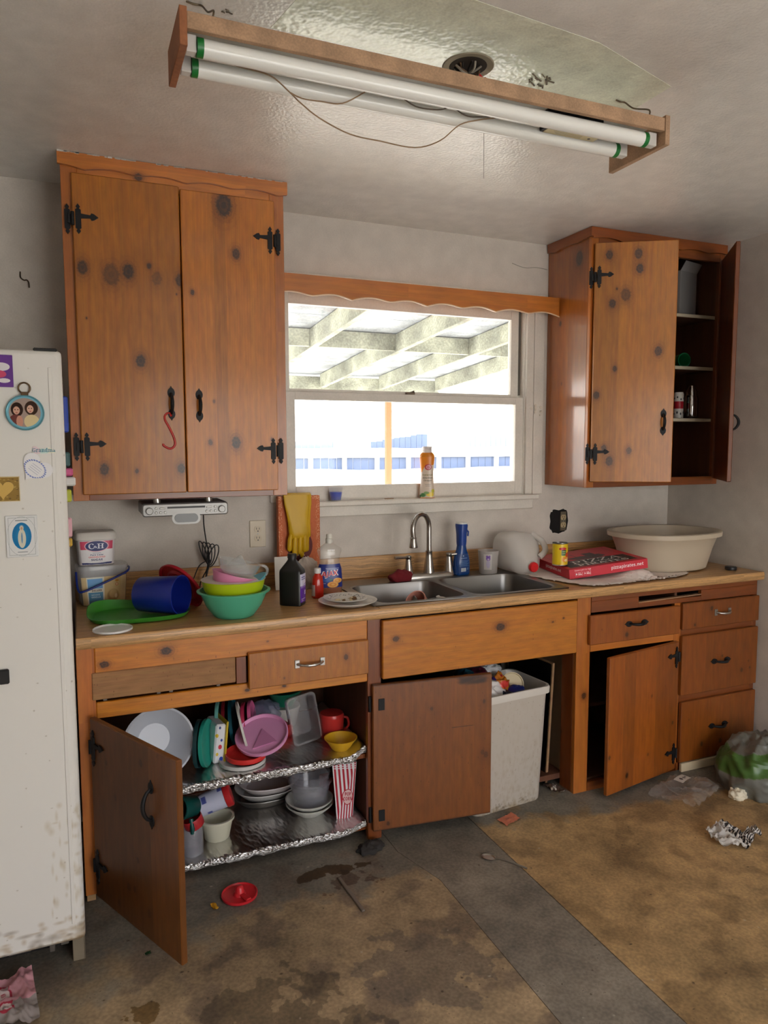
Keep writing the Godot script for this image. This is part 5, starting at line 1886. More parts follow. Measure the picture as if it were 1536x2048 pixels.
	p_text(im, "Essentials", 82, 112, 11, C(110, 100, 40), "Droid Serif", true, 0, 0.9); p_text(im, "Kitchen", 83, 131, 12, C(74, 66, 50), "Droid Serif", true, 0, 1.0, 0.2); p_text(im, "Cleaner", 83, 148, 9, C(74, 66, 50), "Droid Serif")
	p_rect(im, 70, 172, 98, 174, C(120, 110, 100)); p_rect(im, 72, 182, 96, 184, C(120, 110, 100))
	for q in [[96, 236, 22, C(226, 196, 40)], [110, 214, 16, C(200, 190, 50)], [60, 240, 18, C(80, 130, 76)], [40, 246, 12, C(60, 110, 66)], [76, 226, 12, C(130, 160, 100)]]:
		p_ell(im, q[0], q[1], q[2], q[2] * 0.8, q[3], 0.3)
	st = mk()
	bottle(st, rows, 44)
	part("body", st, mat(C(214, 126, 26), 0.25), t)
	st = mk()
	patch(st, func(u, v): return on_bottle(rows, lerpf(0.192, 0.003, v), lerpf(PI * 1.15, -PI * 0.15, u), 0.0006), 32, 16)
	part("label", st, tmat(im, 0.3), t)
	st = mk()
	lathe(st, [[0.0225, 0.212], [0.0225, 0.226], [0.021, 0.227], [0.021, 0.230], [0.0225, 0.231], [0.022, 0.240], [0.0, 0.241]], 28)
	part("cap", st, mat(C(214, 204, 200), 0.4), t)

# ---------------------------------------------------------------- right of the sink
func counter_right() -> void:
	# blue spray bottle, body turned away
	var rows := [[0.0, 0.036, 0.024, 2.6], [0.004, 0.040, 0.027, 2.6], [0.06, 0.041, 0.028, 2.5], [0.085, 0.037, 0.026, 2.3], [0.115, 0.026, 0.022, 2.1], [0.14, 0.021, 0.020, 2.0]]
	var t := thing("spray_bottle", "blue spray bottle standing behind the right side of the sink", "bottle", Vector3(1.615, CT + 0.006, 0.140), 0.1)
	var st := mk()
	bottle(st, rows, 40)
	part("body", st, mat(C(14, 62, 128), 0.25), t)
	st = mk()
	bottle(st, [[0.139, 0.021, 0.021, 2.4], [0.155, 0.022, 0.022, 2.6], [0.19, 0.021, 0.024, 3.0], [0.232, 0.0235, 0.030, 3.2], [0.238, 0.022, 0.028, 3.0]], 32)
	tube(st, [Vector3(0.016, 0.215, 0.012), Vector3(0.030, 0.200, 0.012), Vector3(0.028, 0.180, 0.012)], 0.004)
	part("trigger_head", st, mat(C(16, 60, 140), 0.35), t)
	st = mk()
	bottle(st, [[0.2375, 0.022, 0.028, 3.0], [0.245, 0.019, 0.025, 2.6]], 32)
	part("cap", st, mat(C(220, 222, 220), 0.4), t)
	var im := new_im(128, 192, C(18, 60, 120))
	p_ell(im, 50, 20, 7, 6, C(170, 190, 214)); p_rect(im, 26, 40, 98, 46, C(130, 158, 194))
	for i in 7:
		p_rect(im, 14, 66 + i * 9, 112 - (i % 3) * 10, 69 + i * 9, C(110, 144, 186))
	p_rect(im, 30, 140, 78, 176, C(220, 226, 232))
	for i in 14:
		if i % 3 != 1:
			p_rect(im, 33 + i * 3, 143, 34 + i * 3, 173, C(30, 40, 60))
	p_ring(im, 98, 150, 8, 10, 0.3, C(180, 200, 220))
	st = mk()
	wrap_label(st, rows, 0.010, 0.100, PI * 0.80, PI * 0.20, 0.0007)
	part("label", st, tmat(im, 0.3), t)
	# child's cup
	rows = [[0.0, 0.040, 0.040, 2.0], [0.003, 0.042, 0.042, 2.0], [0.100, 0.049, 0.049, 2.0]]
	t = thing("childs_cup", "cloudy plastic cup with a purple teddy bear print", "cup", Vector3(1.752, CT + 0.006, 0.155))
	st = mk()
	lathe(st, [[0, 0], [0.040, 0], [0.042, 0.003], [0.0495, 0.108], [0.048, 0.108], [0.040, 0.006], [0, 0.005]], 36)
	part("body", st, clear(C(206, 200, 196), 0.5, 0.3), t)
	im = new_im(64, 96, C(196, 190, 186))
	p_ell(im, 22, 14, 7, 7, C(122, 84, 166)); p_ell(im, 42, 14, 7, 7, C(122, 84, 166)); p_ell(im, 32, 26, 17, 15, C(122, 84, 166))
	p_ell(im, 32, 62, 17, 24, C(186, 176, 200)); p_ell(im, 32, 31, 8, 6, C(206, 190, 214))
	st = mk()
	wrap_label(st, rows, 0.022, 0.095, PI * 0.82, PI * 0.56, 0.0012)
	part("print", st, tmat(im, 0.4), t)
	# milk jug lying down, cap to the front
	t = thing("milk_jug", "empty translucent milk jug lying on its side with a red cap", "jug", Vector3(1.908, CT + 0.004, 0.180), 0.05)
	st = mk()
	var jr := []
	for q in [[-0.10, 0.075, 0.080], [-0.095, 0.088, 0.092], [-0.02, 0.092, 0.096], [0.03, 0.090, 0.094], [0.065, 0.070, 0.074], [0.088, 0.036, 0.038], [0.096, 0.022, 0.022], [0.104, 0.020, 0.020]]:
		jr.append(moved(squircle(q[1], q[2], 3.0, q[0], 40), Transform3D(Basis(Vector3(1, 0, 0), PI / 2), Vector3(0.0, 0.094 - maxf(0.0, q[0] - 0.03) * 0.75, 0.0))))
	loft(st, jr)
	var milky := clear(C(224, 220, 214), 0.66, 0.4)
	part("body", st, milky, t)
	st = mk()
	tube(st, curve([Vector3(0.055, 0.178, 0.02), Vector3(0.080, 0.150, 0.066), Vector3(0.080, 0.110, 0.092), Vector3(0.050, 0.080, 0.088)], 6), 0.014, 12)
	part("handle", st, milky, t)
	st = mk()
	lathe(st, [[0.0225, 0.0], [0.0235, 0.003], [0.0235, 0.014], [0.021, 0.017], [0.0, 0.016]], 28, Transform3D(Basis(Vector3(1, 0, 0), PI / 2), Vector3(0.0, 0.094 - 0.055, 0.102)))
	part("cap", st, mat(C(216, 32, 36), 0.4), t)
	# crumpled wet paper under the pizza box
	t = thing("paper_sheet", "crumpled white paper spread over the counter under the pizza box", "paper")
	st = mk()
	var edge := [Vector2(1.90, 0.10), Vector2(1.905, 0.40), Vector2(1.935, 0.60), Vector2(2.06, 0.618), Vector2(2.22, 0.596), Vector2(2.40, 0.610), Vector2(2.56, 0.570), Vector2(2.655, 0.520), Vector2(2.60, 0.30), Vector2(2.45, 0.08)]
	var n := rnoise(64, 16.0, 3)
	n.fractal_type = FastNoiseLite.FRACTAL_RIDGED
	var left := [Vector2(1.86, 0.08), Vector2(1.865, 0.22), Vector2(1.90, 0.40), Vector2(1.93, 0.50), Vector2(1.97, 0.585), Vector2(2.04, 0.616)]
	var right := [Vector2(2.45, 0.10), Vector2(2.55, 0.25), Vector2(2.62, 0.38), Vector2(2.645, 0.47), Vector2(2.60, 0.545), Vector2(2.46, 0.592)]
	patch(st, func(u, v):
		var k: float = v * 4.999
		var i := int(k)
		var a: Vector2 = left[i].lerp(left[i + 1], k - i)
		var b: Vector2 = right[i].lerp(right[i + 1], k - i)
		var p: Vector2 = a.lerp(b, u) + Vector2(0.012, 0.010) * n.get_noise_2d(u * 40, v * 40)
		return Vector3(p.x, CT + 0.0012 + 0.009 * (0.5 + 0.5 * n.get_noise_2d(p.x * 2.6, p.y * 2.6)) + 0.036 * smoothstep(2.12, 2.33, p.x) * smoothstep(2.43, 2.34, p.x) * smoothstep(0.60, 0.52, p.y), p.y), 70, 40)
	part("sheet", st, mat(C(232, 220, 212), 0.9), t)
	# pizza box
	t = thing("pizza_box", "red and black cardboard pizza box on crumpled paper beside the sink", "pizza box", Vector3(1.985, CT + 0.010, 0.465), -0.20)
	t.rotation.z = 0.10
	var w := 0.385
	var dd := 0.40
	var red := C(204, 24, 48)
	var hh := 0.044
	# front face picture
	im = new_im(512, 58, red)
	p_text(im, "pizzapirates.net", 378, 28, 21, C(244, 224, 226), "Droid Sans", true, 0, 1.0)
	p_text(im, "Download the App", 88, 12, 9, C(236, 190, 196))
	for x in [38.0, 92.0]:
		p_rect(im, x, 22, x + 46, 46, C(236, 190, 196)); p_rect(im, x + 1.5, 23, x + 45, 45, red)
		p_rect(im, x + 18, 28, x + 36, 31, C(244, 224, 226)); p_rect(im, x + 18, 35, x + 42, 40, C(244, 224, 226))
	p_ell(im, 46, 34, 5, 6, C(244, 224, 226)); p_tri(im, Vector2(97, 28), Vector2(97, 40), Vector2(106, 34), C(244, 224, 226))
	var im2 := new_im(512, 58, red.darkened(0.04))
	p_text(im2, "pizzapirates.net", 300, 28, 21, C(244, 224, 226))
	# top picture
	var im3 := new_im(512, 512, red)
	p_rect(im3, 40, 36, 474, 40, C(150, 14, 34)); p_rect(im3, 40, 36, 44, 480, C(150, 14, 34)); p_rect(im3, 470, 36, 474, 300, C(150, 14, 34))
	p_rect(im3, 30, 300, 474, 476, C(22, 18, 18))
	p_poly(im3, PackedVector2Array([Vector2(120, 230), Vector2(210, 205), Vector2(360, 196), Vector2(380, 250), Vector2(330, 290), Vector2(170, 290)]), C(60, 12, 20))
	p_rect(im3, 200, 120, 206, 220, C(60, 12, 20)); p_rect(im3, 270, 130, 340, 200, C(60, 12, 20)); p_rect(im3, 60, 296, 420, 300, C(60, 12, 20))
	p_text(im3, "PIZZA", 262, 350, 84, C(230, 224, 222), "Droid Serif", false, -0.04, 1.05, 0.2)
	p_text(im3, "PIRATES", 262, 436, 52, C(240, 236, 232), "Droid Serif", true, 0.0, 1.1)
	st = mk()
	bx(st, Vector3(w / 2, hh / 2, -dd / 2), Vector3(w, hh - 0.001, dd), 0.001)
	part("carton", st, mat(red, 0.45), t)
	st = mk()
	bb(st, 0.0, 0.0, 0.0, w, hh - 0.001, 0.001, 0.0)
	flat_uv(part("front_flap", st, tmat(im, 0.45), t), 0, 0, w, hh - 0.001)
	st = mk()
	patch(st, func(u, v): return Vector3(-0.0008, (1.0 - v) * (hh - 0.001), -dd * (1.0 - u)), 1, 1)
	part("side_flap", st, tmat(im2, 0.45), t)
	st = mk()
	patch(st, func(u, v): return Vector3(u * w, hh + 0.0002, -dd * (1.0 - v)), 8, 8)
	part("lid", st, tmat(im3, 0.4), t)
	# can on the box
	rows = [[0.0, 0.034, 0.034, 2.0], [0.103, 0.034, 0.034, 2.0]]
	t = thing("food_can", "opened yellow food can standing on the pizza box's left corner", "can", Vector3(2.005, CT + 0.0590, 0.365))
	st = mk()
	lathe(st, [[0, 0.0], [0.034, 0.0], [0.035, 0.002], [0.0338, 0.004], [0.0338, 0.100], [0.035, 0.102], [0.035, 0.104], [0.033, 0.104], [0.032, 0.03], [0.0, 0.03]], 36)
	part("body", st, M.steel, t)
	im = new_im(256, 128, C(232, 196, 30))
	p_ell(im, 92, 28, 22, 9, C(196, 40, 40)); p_rect(im, 84, 36, 112, 70, C(40, 96, 50)); p_rect(im, 88, 44, 108, 48, C(200, 196, 130)); p_rect(im, 88, 56, 106, 60, C(200, 196, 130))
	p_ell(im, 124, 66, 17, 15, C(196, 70, 30)); p_ell(im, 106, 94, 20, 18, C(232, 150, 50)); p_ell(im, 128, 98, 16, 14, C(240, 190, 110)); p_ell(im, 110, 100, 9, 8, C(250, 226, 170))
	for i in 8:
		p_rect(im, 166, 20 + i * 11, 184, 24 + i * 11, C(110, 110, 50))
	st = mk()
	patch(st, func(u, v): return on_bottle(rows, lerpf(0.099, 0.005, v), lerpf(PI * 1.3, -PI * 0.7, u), 0.0006), 40, 2)
	part("label", st, tmat(im, 0.35), t)
	# wash basin
	t = thing("wash_basin", "big oval off-white plastic wash basin on the right end of the counter", "basin", Vector3(2.640, CT + 0.006, 0.345), 0.06)
	st = mk()
	var rr := []
	for q in [[0.0, 0.02], [0.205, 0.0], [0.212, 0.004], [0.240, 0.10], [0.262, 0.158], [0.266, 0.160], [0.284, 0.160], [0.286, 0.180], [0.280, 0.184], [0.258, 0.182], [0.235, 0.10], [0.205, 0.012], [0.0, 0.010]]:
		rr.append(squircle(maxf(q[0], 0.001), maxf(q[0] * 0.80 - 0.004, 0.001), 2.35, q[1] if q[0] > 0.001 else 0.004, 64))
	loft(st, rr)
	part("body", st, mat(C(196, 182, 160), 0.4), t)
	st = mk()
	lathe(st, [[0, 0], [0.026, 0], [0.027, 0.003], [0.027, 0.014], [0.025, 0.017], [0, 0.017]], 28)
	solo("black_cap", st, mat(C(24, 24, 28), 0.4), "small black bottle cap lying right of the wash basin", "cap", Vector3(2.892, CT, 0.528))

# ---------------------------------------------------------------- on the walls and under the left cabinet
func wall_things() -> void:
	# valance over the window
	var t := thing("window_valance", "pine valance board with a scalloped pale-edged lower rim above the window", "valance", Vector3(0.736, 2.145, 0.082))
	var w := 2.172 - 0.736 - 0.002
	var st := mk()
	prism(st, scallop(w, 0.088, 0.016, 4.0), 0.018)
	part("board", st, M.pine_h, t)
	var p := scallop(w, 0.088, 0.016, 4.0)
	var pts := []
	for i in range(2, p.size()):
		pts.append(Vector3(p[i].x, p[i].y - 0.002, 0.0185))
	st = mk()
	tube(st, pts, 0.0028, 6)
	part("scalloped_edge", st, mat(C(236, 206, 172), 0.3), t)
	# under-cabinet radio
	t = thing("radio", "silver under-cabinet radio and disc player hanging below the left wall cabinet", "radio", Vector3(0.351, 1.3296, 0.0))
	var silver := mat(C(150, 149, 146), 0.4, 0.5)
	part("case", slab(-0.155, -0.066, 0.09, 0.155, -0.020, 0.285, 0.004), mat(C(110, 110, 112), 0.45), t)
	st = mk()
	loft(st, [moved(rrect(0.314, 0.048, 0.010, 0.0, 5), Transform3D(Basis(Vector3(1, 0, 0), PI / 2), Vector3(0, -0.045, 0.284))), moved(rrect(0.314, 0.048, 0.010, 0.0, 5), Transform3D(Basis(Vector3(1, 0, 0), PI / 2), Vector3(0, -0.045, 0.294))), moved(rrect(0.306, 0.040, 0.008, 0.0, 5), Transform3D(Basis(Vector3(1, 0, 0), PI / 2), Vector3(0, -0.045, 0.298)))])
	part("face_panel", st, silver, t)
	part("disc_slot", slab(-0.068, -0.040, 0.2975, 0.070, -0.033, 0.2985, 0.0), M.black, t)
	var fb := Basis(Vector3(1, 0, 0), PI / 2)
	for s in [-1.0, 1.0]:
		st = mk()
		lathe(st, [[0.0155, 0.0], [0.0155, 0.004], [0.0135, 0.004], [0.013, 0.010], [0.011, 0.012], [0, 0.012]], 28, Transform3D(fb, Vector3(s * 0.132, -0.047, 0.2965)))
		part("knob", st, silver, t)
		for b in [[0.108, -0.038, 0.005], [0.108, -0.054, 0.005], [0.092, -0.054, 0.005], [0.076, -0.054, 0.005]]:
			st = mk()
			lathe(st, [[b[2], 0.0], [b[2], 0.003], [b[2] * 0.8, 0.004], [0, 0.004]], 16, Transform3D(fb, Vector3(s * b[0], b[1], 0.2975)))
			part("button", st, mat(C(160, 158, 154), 0.4, 0.5), t)
		part("button", slab(s * 0.085 - 0.010, -0.042, 0.2975, s * 0.085 + 0.010, -0.035, 0.3005, 0.001), mat(C(160, 158, 154), 0.4, 0.5), t)
	for q in [[0.105, 0.046, 0.012, silver, "display_bezel"], [0.086, 0.032, 0.0150, mat(C(86, 88, 88), 0.25), "display"]]:
		st = mk()
		loft(st, [moved(rrect(q[0], q[1], q[1] * 0.48, 0.0, 6), Transform3D(fb, Vector3(0, -0.077, 0.284))), moved(rrect(q[0], q[1], q[1] * 0.48, 0.0, 6), Transform3D(fb, Vector3(0, -0.077, 0.284 + q[2] + 0.003)))])
		part(q[4], st, q[3], t)
	for x in [-0.10, 0.09]:
		st = mk()
		lathe(st, [[0.014, -0.020], [0.014, -0.004], [0.010, -0.0005]], 20, Transform3D(Basis.IDENTITY, Vector3(x, 0, 0.255)))
		part("mounting_spacer", st, M.steel, t)
	# its cord, gathered in loops
	st = mk()
	tube(st, curve([Vector3(0.445, 1.262, 0.10), Vector3(0.452, 1.20, 0.06), Vector3(0.462, 1.13, 0.045), Vector3(0.470, 1.08, 0.045), Vector3(0.462, 1.02, 0.06), Vector3(0.440, 0.985, 0.08), Vector3(0.425, 0.96, 0.10), Vector3(0.420, 0.93, 0.12)], 6), 0.0026, 6)
	for k in 5:
		var pts2 := []
		for i in 17:
			var a := TAU * i / 16
			pts2.append(Vector3(0.468 + (k - 2) * 0.009 + (0.010 + 0.002 * k) * sin(a) * (1.0 if k % 2 else -1.0) + 0.012 * cos(a) * (k - 2) * 0.6, 1.085 + 0.045 * cos(a) - 0.004 * k, 0.045 + 0.006 * k))
		tube(st, pts2, 0.0026, 6)
	tube(st, curve([Vector3(0.470, 1.05, 0.05), Vector3(0.430, 1.03, 0.06), Vector3(0.400, 0.985, 0.10), Vector3(0.370, 0.945, 0.16)], 6), 0.0022, 6)
	tube(st, curve([Vector3(0.475, 1.05, 0.055), Vector3(0.455, 0.99, 0.075), Vector3(0.450, 0.94, 0.09), Vector3(0.452, 0.919, 0.10)], 6), 0.0045, 6)
	solo("power_cord", st, M.black, "black power cord looped and tied below the radio", "cord")
	# cream outlet
	t = thing("wall_outlet", "cream double wall outlet with cover plate left of the orange box", "outlet", Vector3(0.689, 1.143, 0.0))
	st = mk()
	bx(st, Vector3(0, 0, 0.003), Vector3(0.070, 0.115, 0.006), 0.002)
	part("cover_plate", st, mat(C(212, 200, 176), 0.4), t)
	outlet_face(t, 0.0, 0.006, mat(C(206, 192, 164), 0.4))
	# bare outlet in a rough hole
	t = thing("wall_outlet", "bare uncovered outlet in a rough black hole right of the window", "outlet", Vector3(2.264, 1.130, 0.0))
	st = mk()
	var hole := PackedVector2Array()
	rng.seed = 21
	for i in 28:
		var a := TAU * i / 28
		var q := sq_point(0.054, 0.060, 4.0, 0.0, a)
		hole.append(Vector2(q.x, q.z) * rng.randf_range(0.93, 1.08))
	prism(st, hole, 0.002)
	part("hole", st, mat(C(22, 19, 18), 0.95), t)
	st = mk()
	bx(st, Vector3(0.024, 0, 0.004), Vector3(0.036, 0.100, 0.006), 0.001)
	part("strap", st, mat(C(120, 112, 96), 0.4, 0.7), t)
	outlet_face(t, 0.024, 0.007, mat(C(176, 158, 122), 0.5))
	# bent nail on the left part of the wall, and specks
	st = mk()
	tube(st, curve([Vector3(-0.188, 1.742 + 0.428, 0.0), Vector3(-0.187, 2.148, 0.012), Vector3(-0.176, 2.138, 0.014), Vector3(-0.166, 2.139, 0.014), Vector3(-0.160, 2.130, 0.014), Vector3(-0.159, 2.112, 0.012)], 5), 0.0024, 6)
	solo("wall_hook", st, mat(C(74, 60, 44), 0.5, 0.6), "small bent wire hook in the wall above the refrigerator", "hook")
	st = mk()
	tube(st, curve([Vector3(1.96, 2.40, 0.003), Vector3(2.03, 2.385, 0.004), Vector3(2.10, 2.392, 0.004), Vector3(2.165, 2.388, 0.003)], 5), 0.0012, 6)
	solo("loose_wire", st, mat(C(150, 144, 134), 0.6), "thin loose wire on the wall between valance and right cabinet", "wire")
	var plaster := mat(C(222, 214, 200), 0.9)
	st = mk()
	rng.seed = 70
	for i in 10:
		bx(st, Vector3(2.10 + rng.randf_range(-0.03, 0.05), 1.70 + rng.randf_range(-0.03, 0.02), 0.0165), Vector3(0.012, 0.010, 0.003), 0.001, Basis(Vector3(0, 0, 1), rng.randf() * 3.0))
	part("peeling_paint", st, plaster, get_node("trim_1"))

func outlet_face(t: Node3D, x: float, z: float, m: Material) -> void:
	for s in [-1.0, 1.0]:
		var st := mk()
		var d := PackedVector2Array()
		for i in 28:
			var a := TAU * i / 28
			d.append(Vector2(x + 0.0165 * cos(a), s * 0.0195 + clampf(0.0165 * sin(a), -0.0135, 0.0135)))
		prism(st, d, 0.002, Transform3D(Basis.IDENTITY, Vector3(0, 0, z)))
		var f := part("socket", st, m, t)
		st = mk()
		bb(st, x - 0.0075, s * 0.0195 - 0.001, z + 0.0018, x - 0.0050, s * 0.0195 + 0.008, z + 0.0026, 0.0)
		bb(st, x + 0.0050, s * 0.0195 - 0.001, z + 0.0018, x + 0.0075, s * 0.0195 + 0.007, z + 0.0026, 0.0)
		bb(st, x - 0.0025, s * 0.0195 - 0.010, z + 0.0018, x + 0.0025, s * 0.0195 - 0.005, z + 0.0026, 0.0)
		part("slot", st, M.black, f)
	var q := mk()
	lathe(q, [[0.003, 0.0], [0.003, 0.001], [0, 0.0015]], 12, Transform3D(Basis(Vector3(1, 0, 0), PI / 2), Vector3(x, 0, z)))
	part("screw", q, M.steel, t)

# ---------------------------------------------------------------- inside the open base cabinet
func foil(called: String, label: String, y: float, z0: float, drop: float, seed_: int, lift: float) -> void:
	var n := rnoise(seed_, 14.0, 4)
	n.fractal_type = FastNoiseLite.FRACTAL_RIDGED
	var n2 := rnoise(seed_ + 3, 5.0, 2)
	var e := rnoise(seed_ + 5, 60.0, 3)
	e.fractal_type = FastNoiseLite.FRACTAL_RIDGED
	var st := mk()
	patch(st, func(u, v):
		var x: float = lerpf(-0.02, 0.957, u)
		if v < 0.72:
			var z: float = lerpf(z0, 0.576, v / 0.72)
			return Vector3(x, y + 0.0015 + 0.0055 * (0.5 + 0.5 * n.get_noise_2d(x * 1.6, z * 1.6)) + lift * smoothstep(0.90, 0.957, x), z)
		var q: float = (v - 0.72) / 0.28
		var w: float = e.get_noise_2d(x, q * 0.12)
		var yy: float = y + 0.003 - drop * q * (1.0 + 0.25 * n2.get_noise_1d(x * 3.0)) + 0.008 * w
		return Vector3(x, yy + lift * smoothstep(0.88, 0.957, x), 0.579 + 0.009 * sin(PI * q) + 0.012 * w), 260, 60)
	solo(called, st, M.foil, label, "foil")

# round lid standing on edge or lying; axis gives the way its top faces
func lid(called: String, label: String, at: Vector3, axis: Vector3, r: float, c: Color, group := "", rough := 0.4, t := 0.012) -> Node3D:
	var o := thing(called, label, "lid", at, 0.0, group)
	var st := mk()
	lathe(st, [[0.0, 0.0], [r * 0.80, 0.0], [r * 0.84, -t * 0.25], [r * 0.96, -t * 0.25], [r, -t * 0.1], [r, t * 0.9], [r * 0.97, t], [r * 0.93, t * 0.7], [r * 0.84, t * 0.5], [r * 0.78, t * 0.25], [0.0, t * 0.25]], 36, Transform3D(basis_y(axis), Vector3.ZERO))
	part("body", st, mat(c, rough), o)
	return o

func shelf_upper() -> void:
	foil("foil_liner", "crumpled foil lining the upper shelf of the open base cabinet", 0.341, 0.06, 0.030, 301, 0.030)
	var y := 0.3455
	var st: SurfaceTool
	var t := thing("milky_bowl", "large milky white plastic bowl standing on edge behind the open door", "bowl", Vector3(0.207, y + 0.128, 0.475))
	st = mk()
	var b := basis_y(Vector3(0.10, 0.20, 1.0))
	lathe(st, [[0, -0.075], [0.058, -0.075], [0.062, -0.07], [0.100, -0.02], [0.116, 0.014], [0.124, 0.016], [0.125, 0.022], [0.118, 0.024], [0.110, 0.012], [0.094, -0.02], [0.056, -0.069], [0, -0.070]], 48, Transform3D(b, Vector3.ZERO))
	part("body", st, mat(C(196, 200, 208), 0.4), t)
	var g := "lids standing on edge on the upper shelf"
	lid("dark_lid", "very dark teal lid on edge right beside the milky bowl", Vector3(0.348, y + 0.088, 0.445), Vector3(0.95, 0.0, 0.32), 0.086, C(22, 58, 62), g)
	lid("teal_lid", "bright teal lid on edge between the dark lid and the polka-dot box", Vector3(0.376, y + 0.088, 0.450), Vector3(0.90, 0.05, 0.42), 0.086, C(40, 150, 132), g)
	t = thing("polka_dot_box", "white box with coloured polka dots and a yellow rim, standing on its side", "box", Vector3(0.420, y, 0.400), 0.16)
	var im := new_im(96, 256, C(226, 226, 230))
	for q in [[52, 22, 9, C(60, 76, 120)], [26, 70, 12, C(226, 190, 40)], [62, 104, 9, C(40, 66, 150)], [48, 146, 15, C(206, 34, 60)], [22, 190, 11, C(226, 190, 50)], [54, 226, 16, C(30, 66, 176)]]:
		p_ell(im, q[0], q[1], q[2], q[2], q[3])
	st = mk()
	bx(st, Vector3(0, 0.075, 0), Vector3(0.040, 0.148, 0.11), 0.006, Basis(Vector3(0, 0, 1), -0.10))
	flat_uv(part("body", st, tmat(im, 0.4), t), -0.022, 0.0, 0.022, 0.150)
	st = mk()
	bx(st, Vector3(0.023, 0.077, 0), Vector3(0.007, 0.160, 0.122), 0.003, Basis(Vector3(0, 0, 1), -0.10))
	part("rim", st, mat(C(206, 176, 40), 0.4), t)
	lid("pale_teal_lid", "pale teal lid on edge behind the polka-dot box", Vector3(0.452, y + 0.093, 0.31), Vector3(0.95, 0.1, 0.3), 0.092, C(120, 190, 180), g)
	lid("dark_red_lid", "dark red lid on edge between the pale teal and blue lids", Vector3(0.480, y + 0.091, 0.29), Vector3(0.95, 0.1, 0.3), 0.090, C(120, 24, 36), g)
	lid("blue_green_lid", "blue-green lid on edge just left of the thin white lid", Vector3(0.508, y + 0.092, 0.28), Vector3(0.95, 0.1, 0.3), 0.091, C(24, 106, 126), g)
	lid("thin_white_lid", "thin white lid on edge leaning in front of the pink lids", Vector3(0.523, y + 0.108, 0.385), Vector3(0.955, 0.22, 0.16), 0.090, C(214, 212, 204), g, 0.4, 0.008)
	lid("crimson_lid", "crimson lid on edge right behind the thin white lid", Vector3(0.557, y + 0.080, 0.29), Vector3(0.93, 0.15, 0.32), 0.078, C(176, 40, 76), g)
	lid("rose_lid", "rose pink lid on edge right of the crimson lid", Vector3(0.585, y + 0.080, 0.28), Vector3(0.93, 0.15, 0.32), 0.078, C(216, 100, 150), g)
	lid("white_lid", "round white lid lying flat under the red lid on the upper shelf", Vector3(0.508, y + 0.004, 0.470), Vector3(0, 1, 0), 0.086, C(206, 204, 200), "", 0.4)
	t = lid("red_lid", "red lid with a tab lying on the white lid of the upper shelf", Vector3(0.522, y + 0.020, 0.462), Vector3(0, 1, 0.05), 0.076, C(214, 54, 50), "", 0.35, 0.016)
	st = mk()
	bx(st, Vector3(0.082, 0.004, 0.020), Vector3(0.022, 0.005, 0.024), 0.002)
	part("tab", st, mat(C(206, 48, 46), 0.35), t)
	# big pink lid with a divider
	b = basis_y(Vector3(-0.22, 0.86, 0.36))
	t = thing("pink_lid", "large pink divided lid tilted against the clear container", "lid", Vector3(0.592, y + 0.070, 0.435))
	st = mk()
	lathe(st, [[0.0, 0.0], [0.094, 0.0], [0.100, 0.004], [0.101, 0.018], [0.097, 0.019], [0.092, 0.006], [0.0, 0.005]], 48, Transform3D(b, Vector3.ZERO))
	part("body", st, mat(C(226, 158, 200), 0.4), t)
	st = mk()
	prism(st, PackedVector2Array([Vector2(-0.05, -0.045), Vector2(0.012, 0.03), Vector2(0.04, -0.055)]), 0.006, Transform3D(b * Basis(Vector3(1, 0, 0), -PI / 2), b * Vector3(0, 0.004, 0)))
	part("divider", st, mat(C(200, 130, 172), 0.4), t)
	# clear box standing on end, its open side out
	t = thing("clear_container", "clear rectangular food container standing on end with its open side out", "container", Vector3(0.768, y + 0.100, 0.385), 0.12)
	st = mk()
	b = Basis(Vector3(0, 0, 1), 0.14) * Basis(Vector3(1, 0, 0), PI / 2 - 0.10)
	var rings := []
	for q in [[0.088, 0.156, -0.055], [0.094, 0.162, -0.050], [0.112, 0.182, 0.012], [0.122, 0.194, 0.014], [0.122, 0.194, 0.020], [0.110, 0.180, 0.020], [0.092, 0.160, -0.046]]:
		rings.append(moved(rrect(q[0], q[1], 0.018, q[2], 6), Transform3D(b, Vector3.ZERO)))
	loft(st, rings, true, true)
	part("body", st, clear(C(206, 206, 210), 0.12, 0.2), t)
	t = thing("red_mug", "translucent red plastic mug with a handle behind the yellow bowl", "mug", Vector3(0.892, y, 0.375), -0.3)
	st = mk()
	lathe(st, [[0, 0], [0.042, 0], [0.046, 0.004], [0.050, 0.085], [0.051, 0.088], [0.046, 0.100], [0.0, 0.102]], 36)
	part("body", st, mat(C(196, 52, 48), 0.3), t)
	st = mk()
	tube(st, curve([Vector3(0.046, 0.08, 0), Vector3(0.064, 0.075, 0), Vector3(0.068, 0.045, 0), Vector3(0.045, 0.022, 0)], 5), 0.005, 8)
	part("handle", st, mat(C(196, 52, 48), 0.3), t)
	t = thing("yellow_bowl", "small yellow bowl at the right front of the upper shelf", "bowl", Vector3(0.886, y, 0.500))
	st = mk()
	lathe(st, [[0, 0.0], [0.034, 0.0], [0.036, 0.003], [0.052, 0.028], [0.064, 0.042], [0.065, 0.045], [0.060, 0.045], [0.048, 0.028], [0.032, 0.006], [0, 0.005]], 40)
	part("body", st, mat(C(222, 172, 40), 0.35), t)
	st = mk()
	blob(st, Vector3(0.065, 0.060, 0.05), 0.35, 12.0, 311, Vector3(0, 0.055, 0), 22)
	solo("plastic_bag", st, clear(C(150, 156, 186), 0.45, 0.25), "crumpled bluish plastic bag at the back of the upper shelf behind the pink lid", "bag", Vector3(0.655, y, 0.20))
	t = thing("green_bowl", "green bowl stacked on a pale tub at the back of the upper shelf", "bowl", Vector3(0.752, y + 0.085, 0.165))
	st = mk()
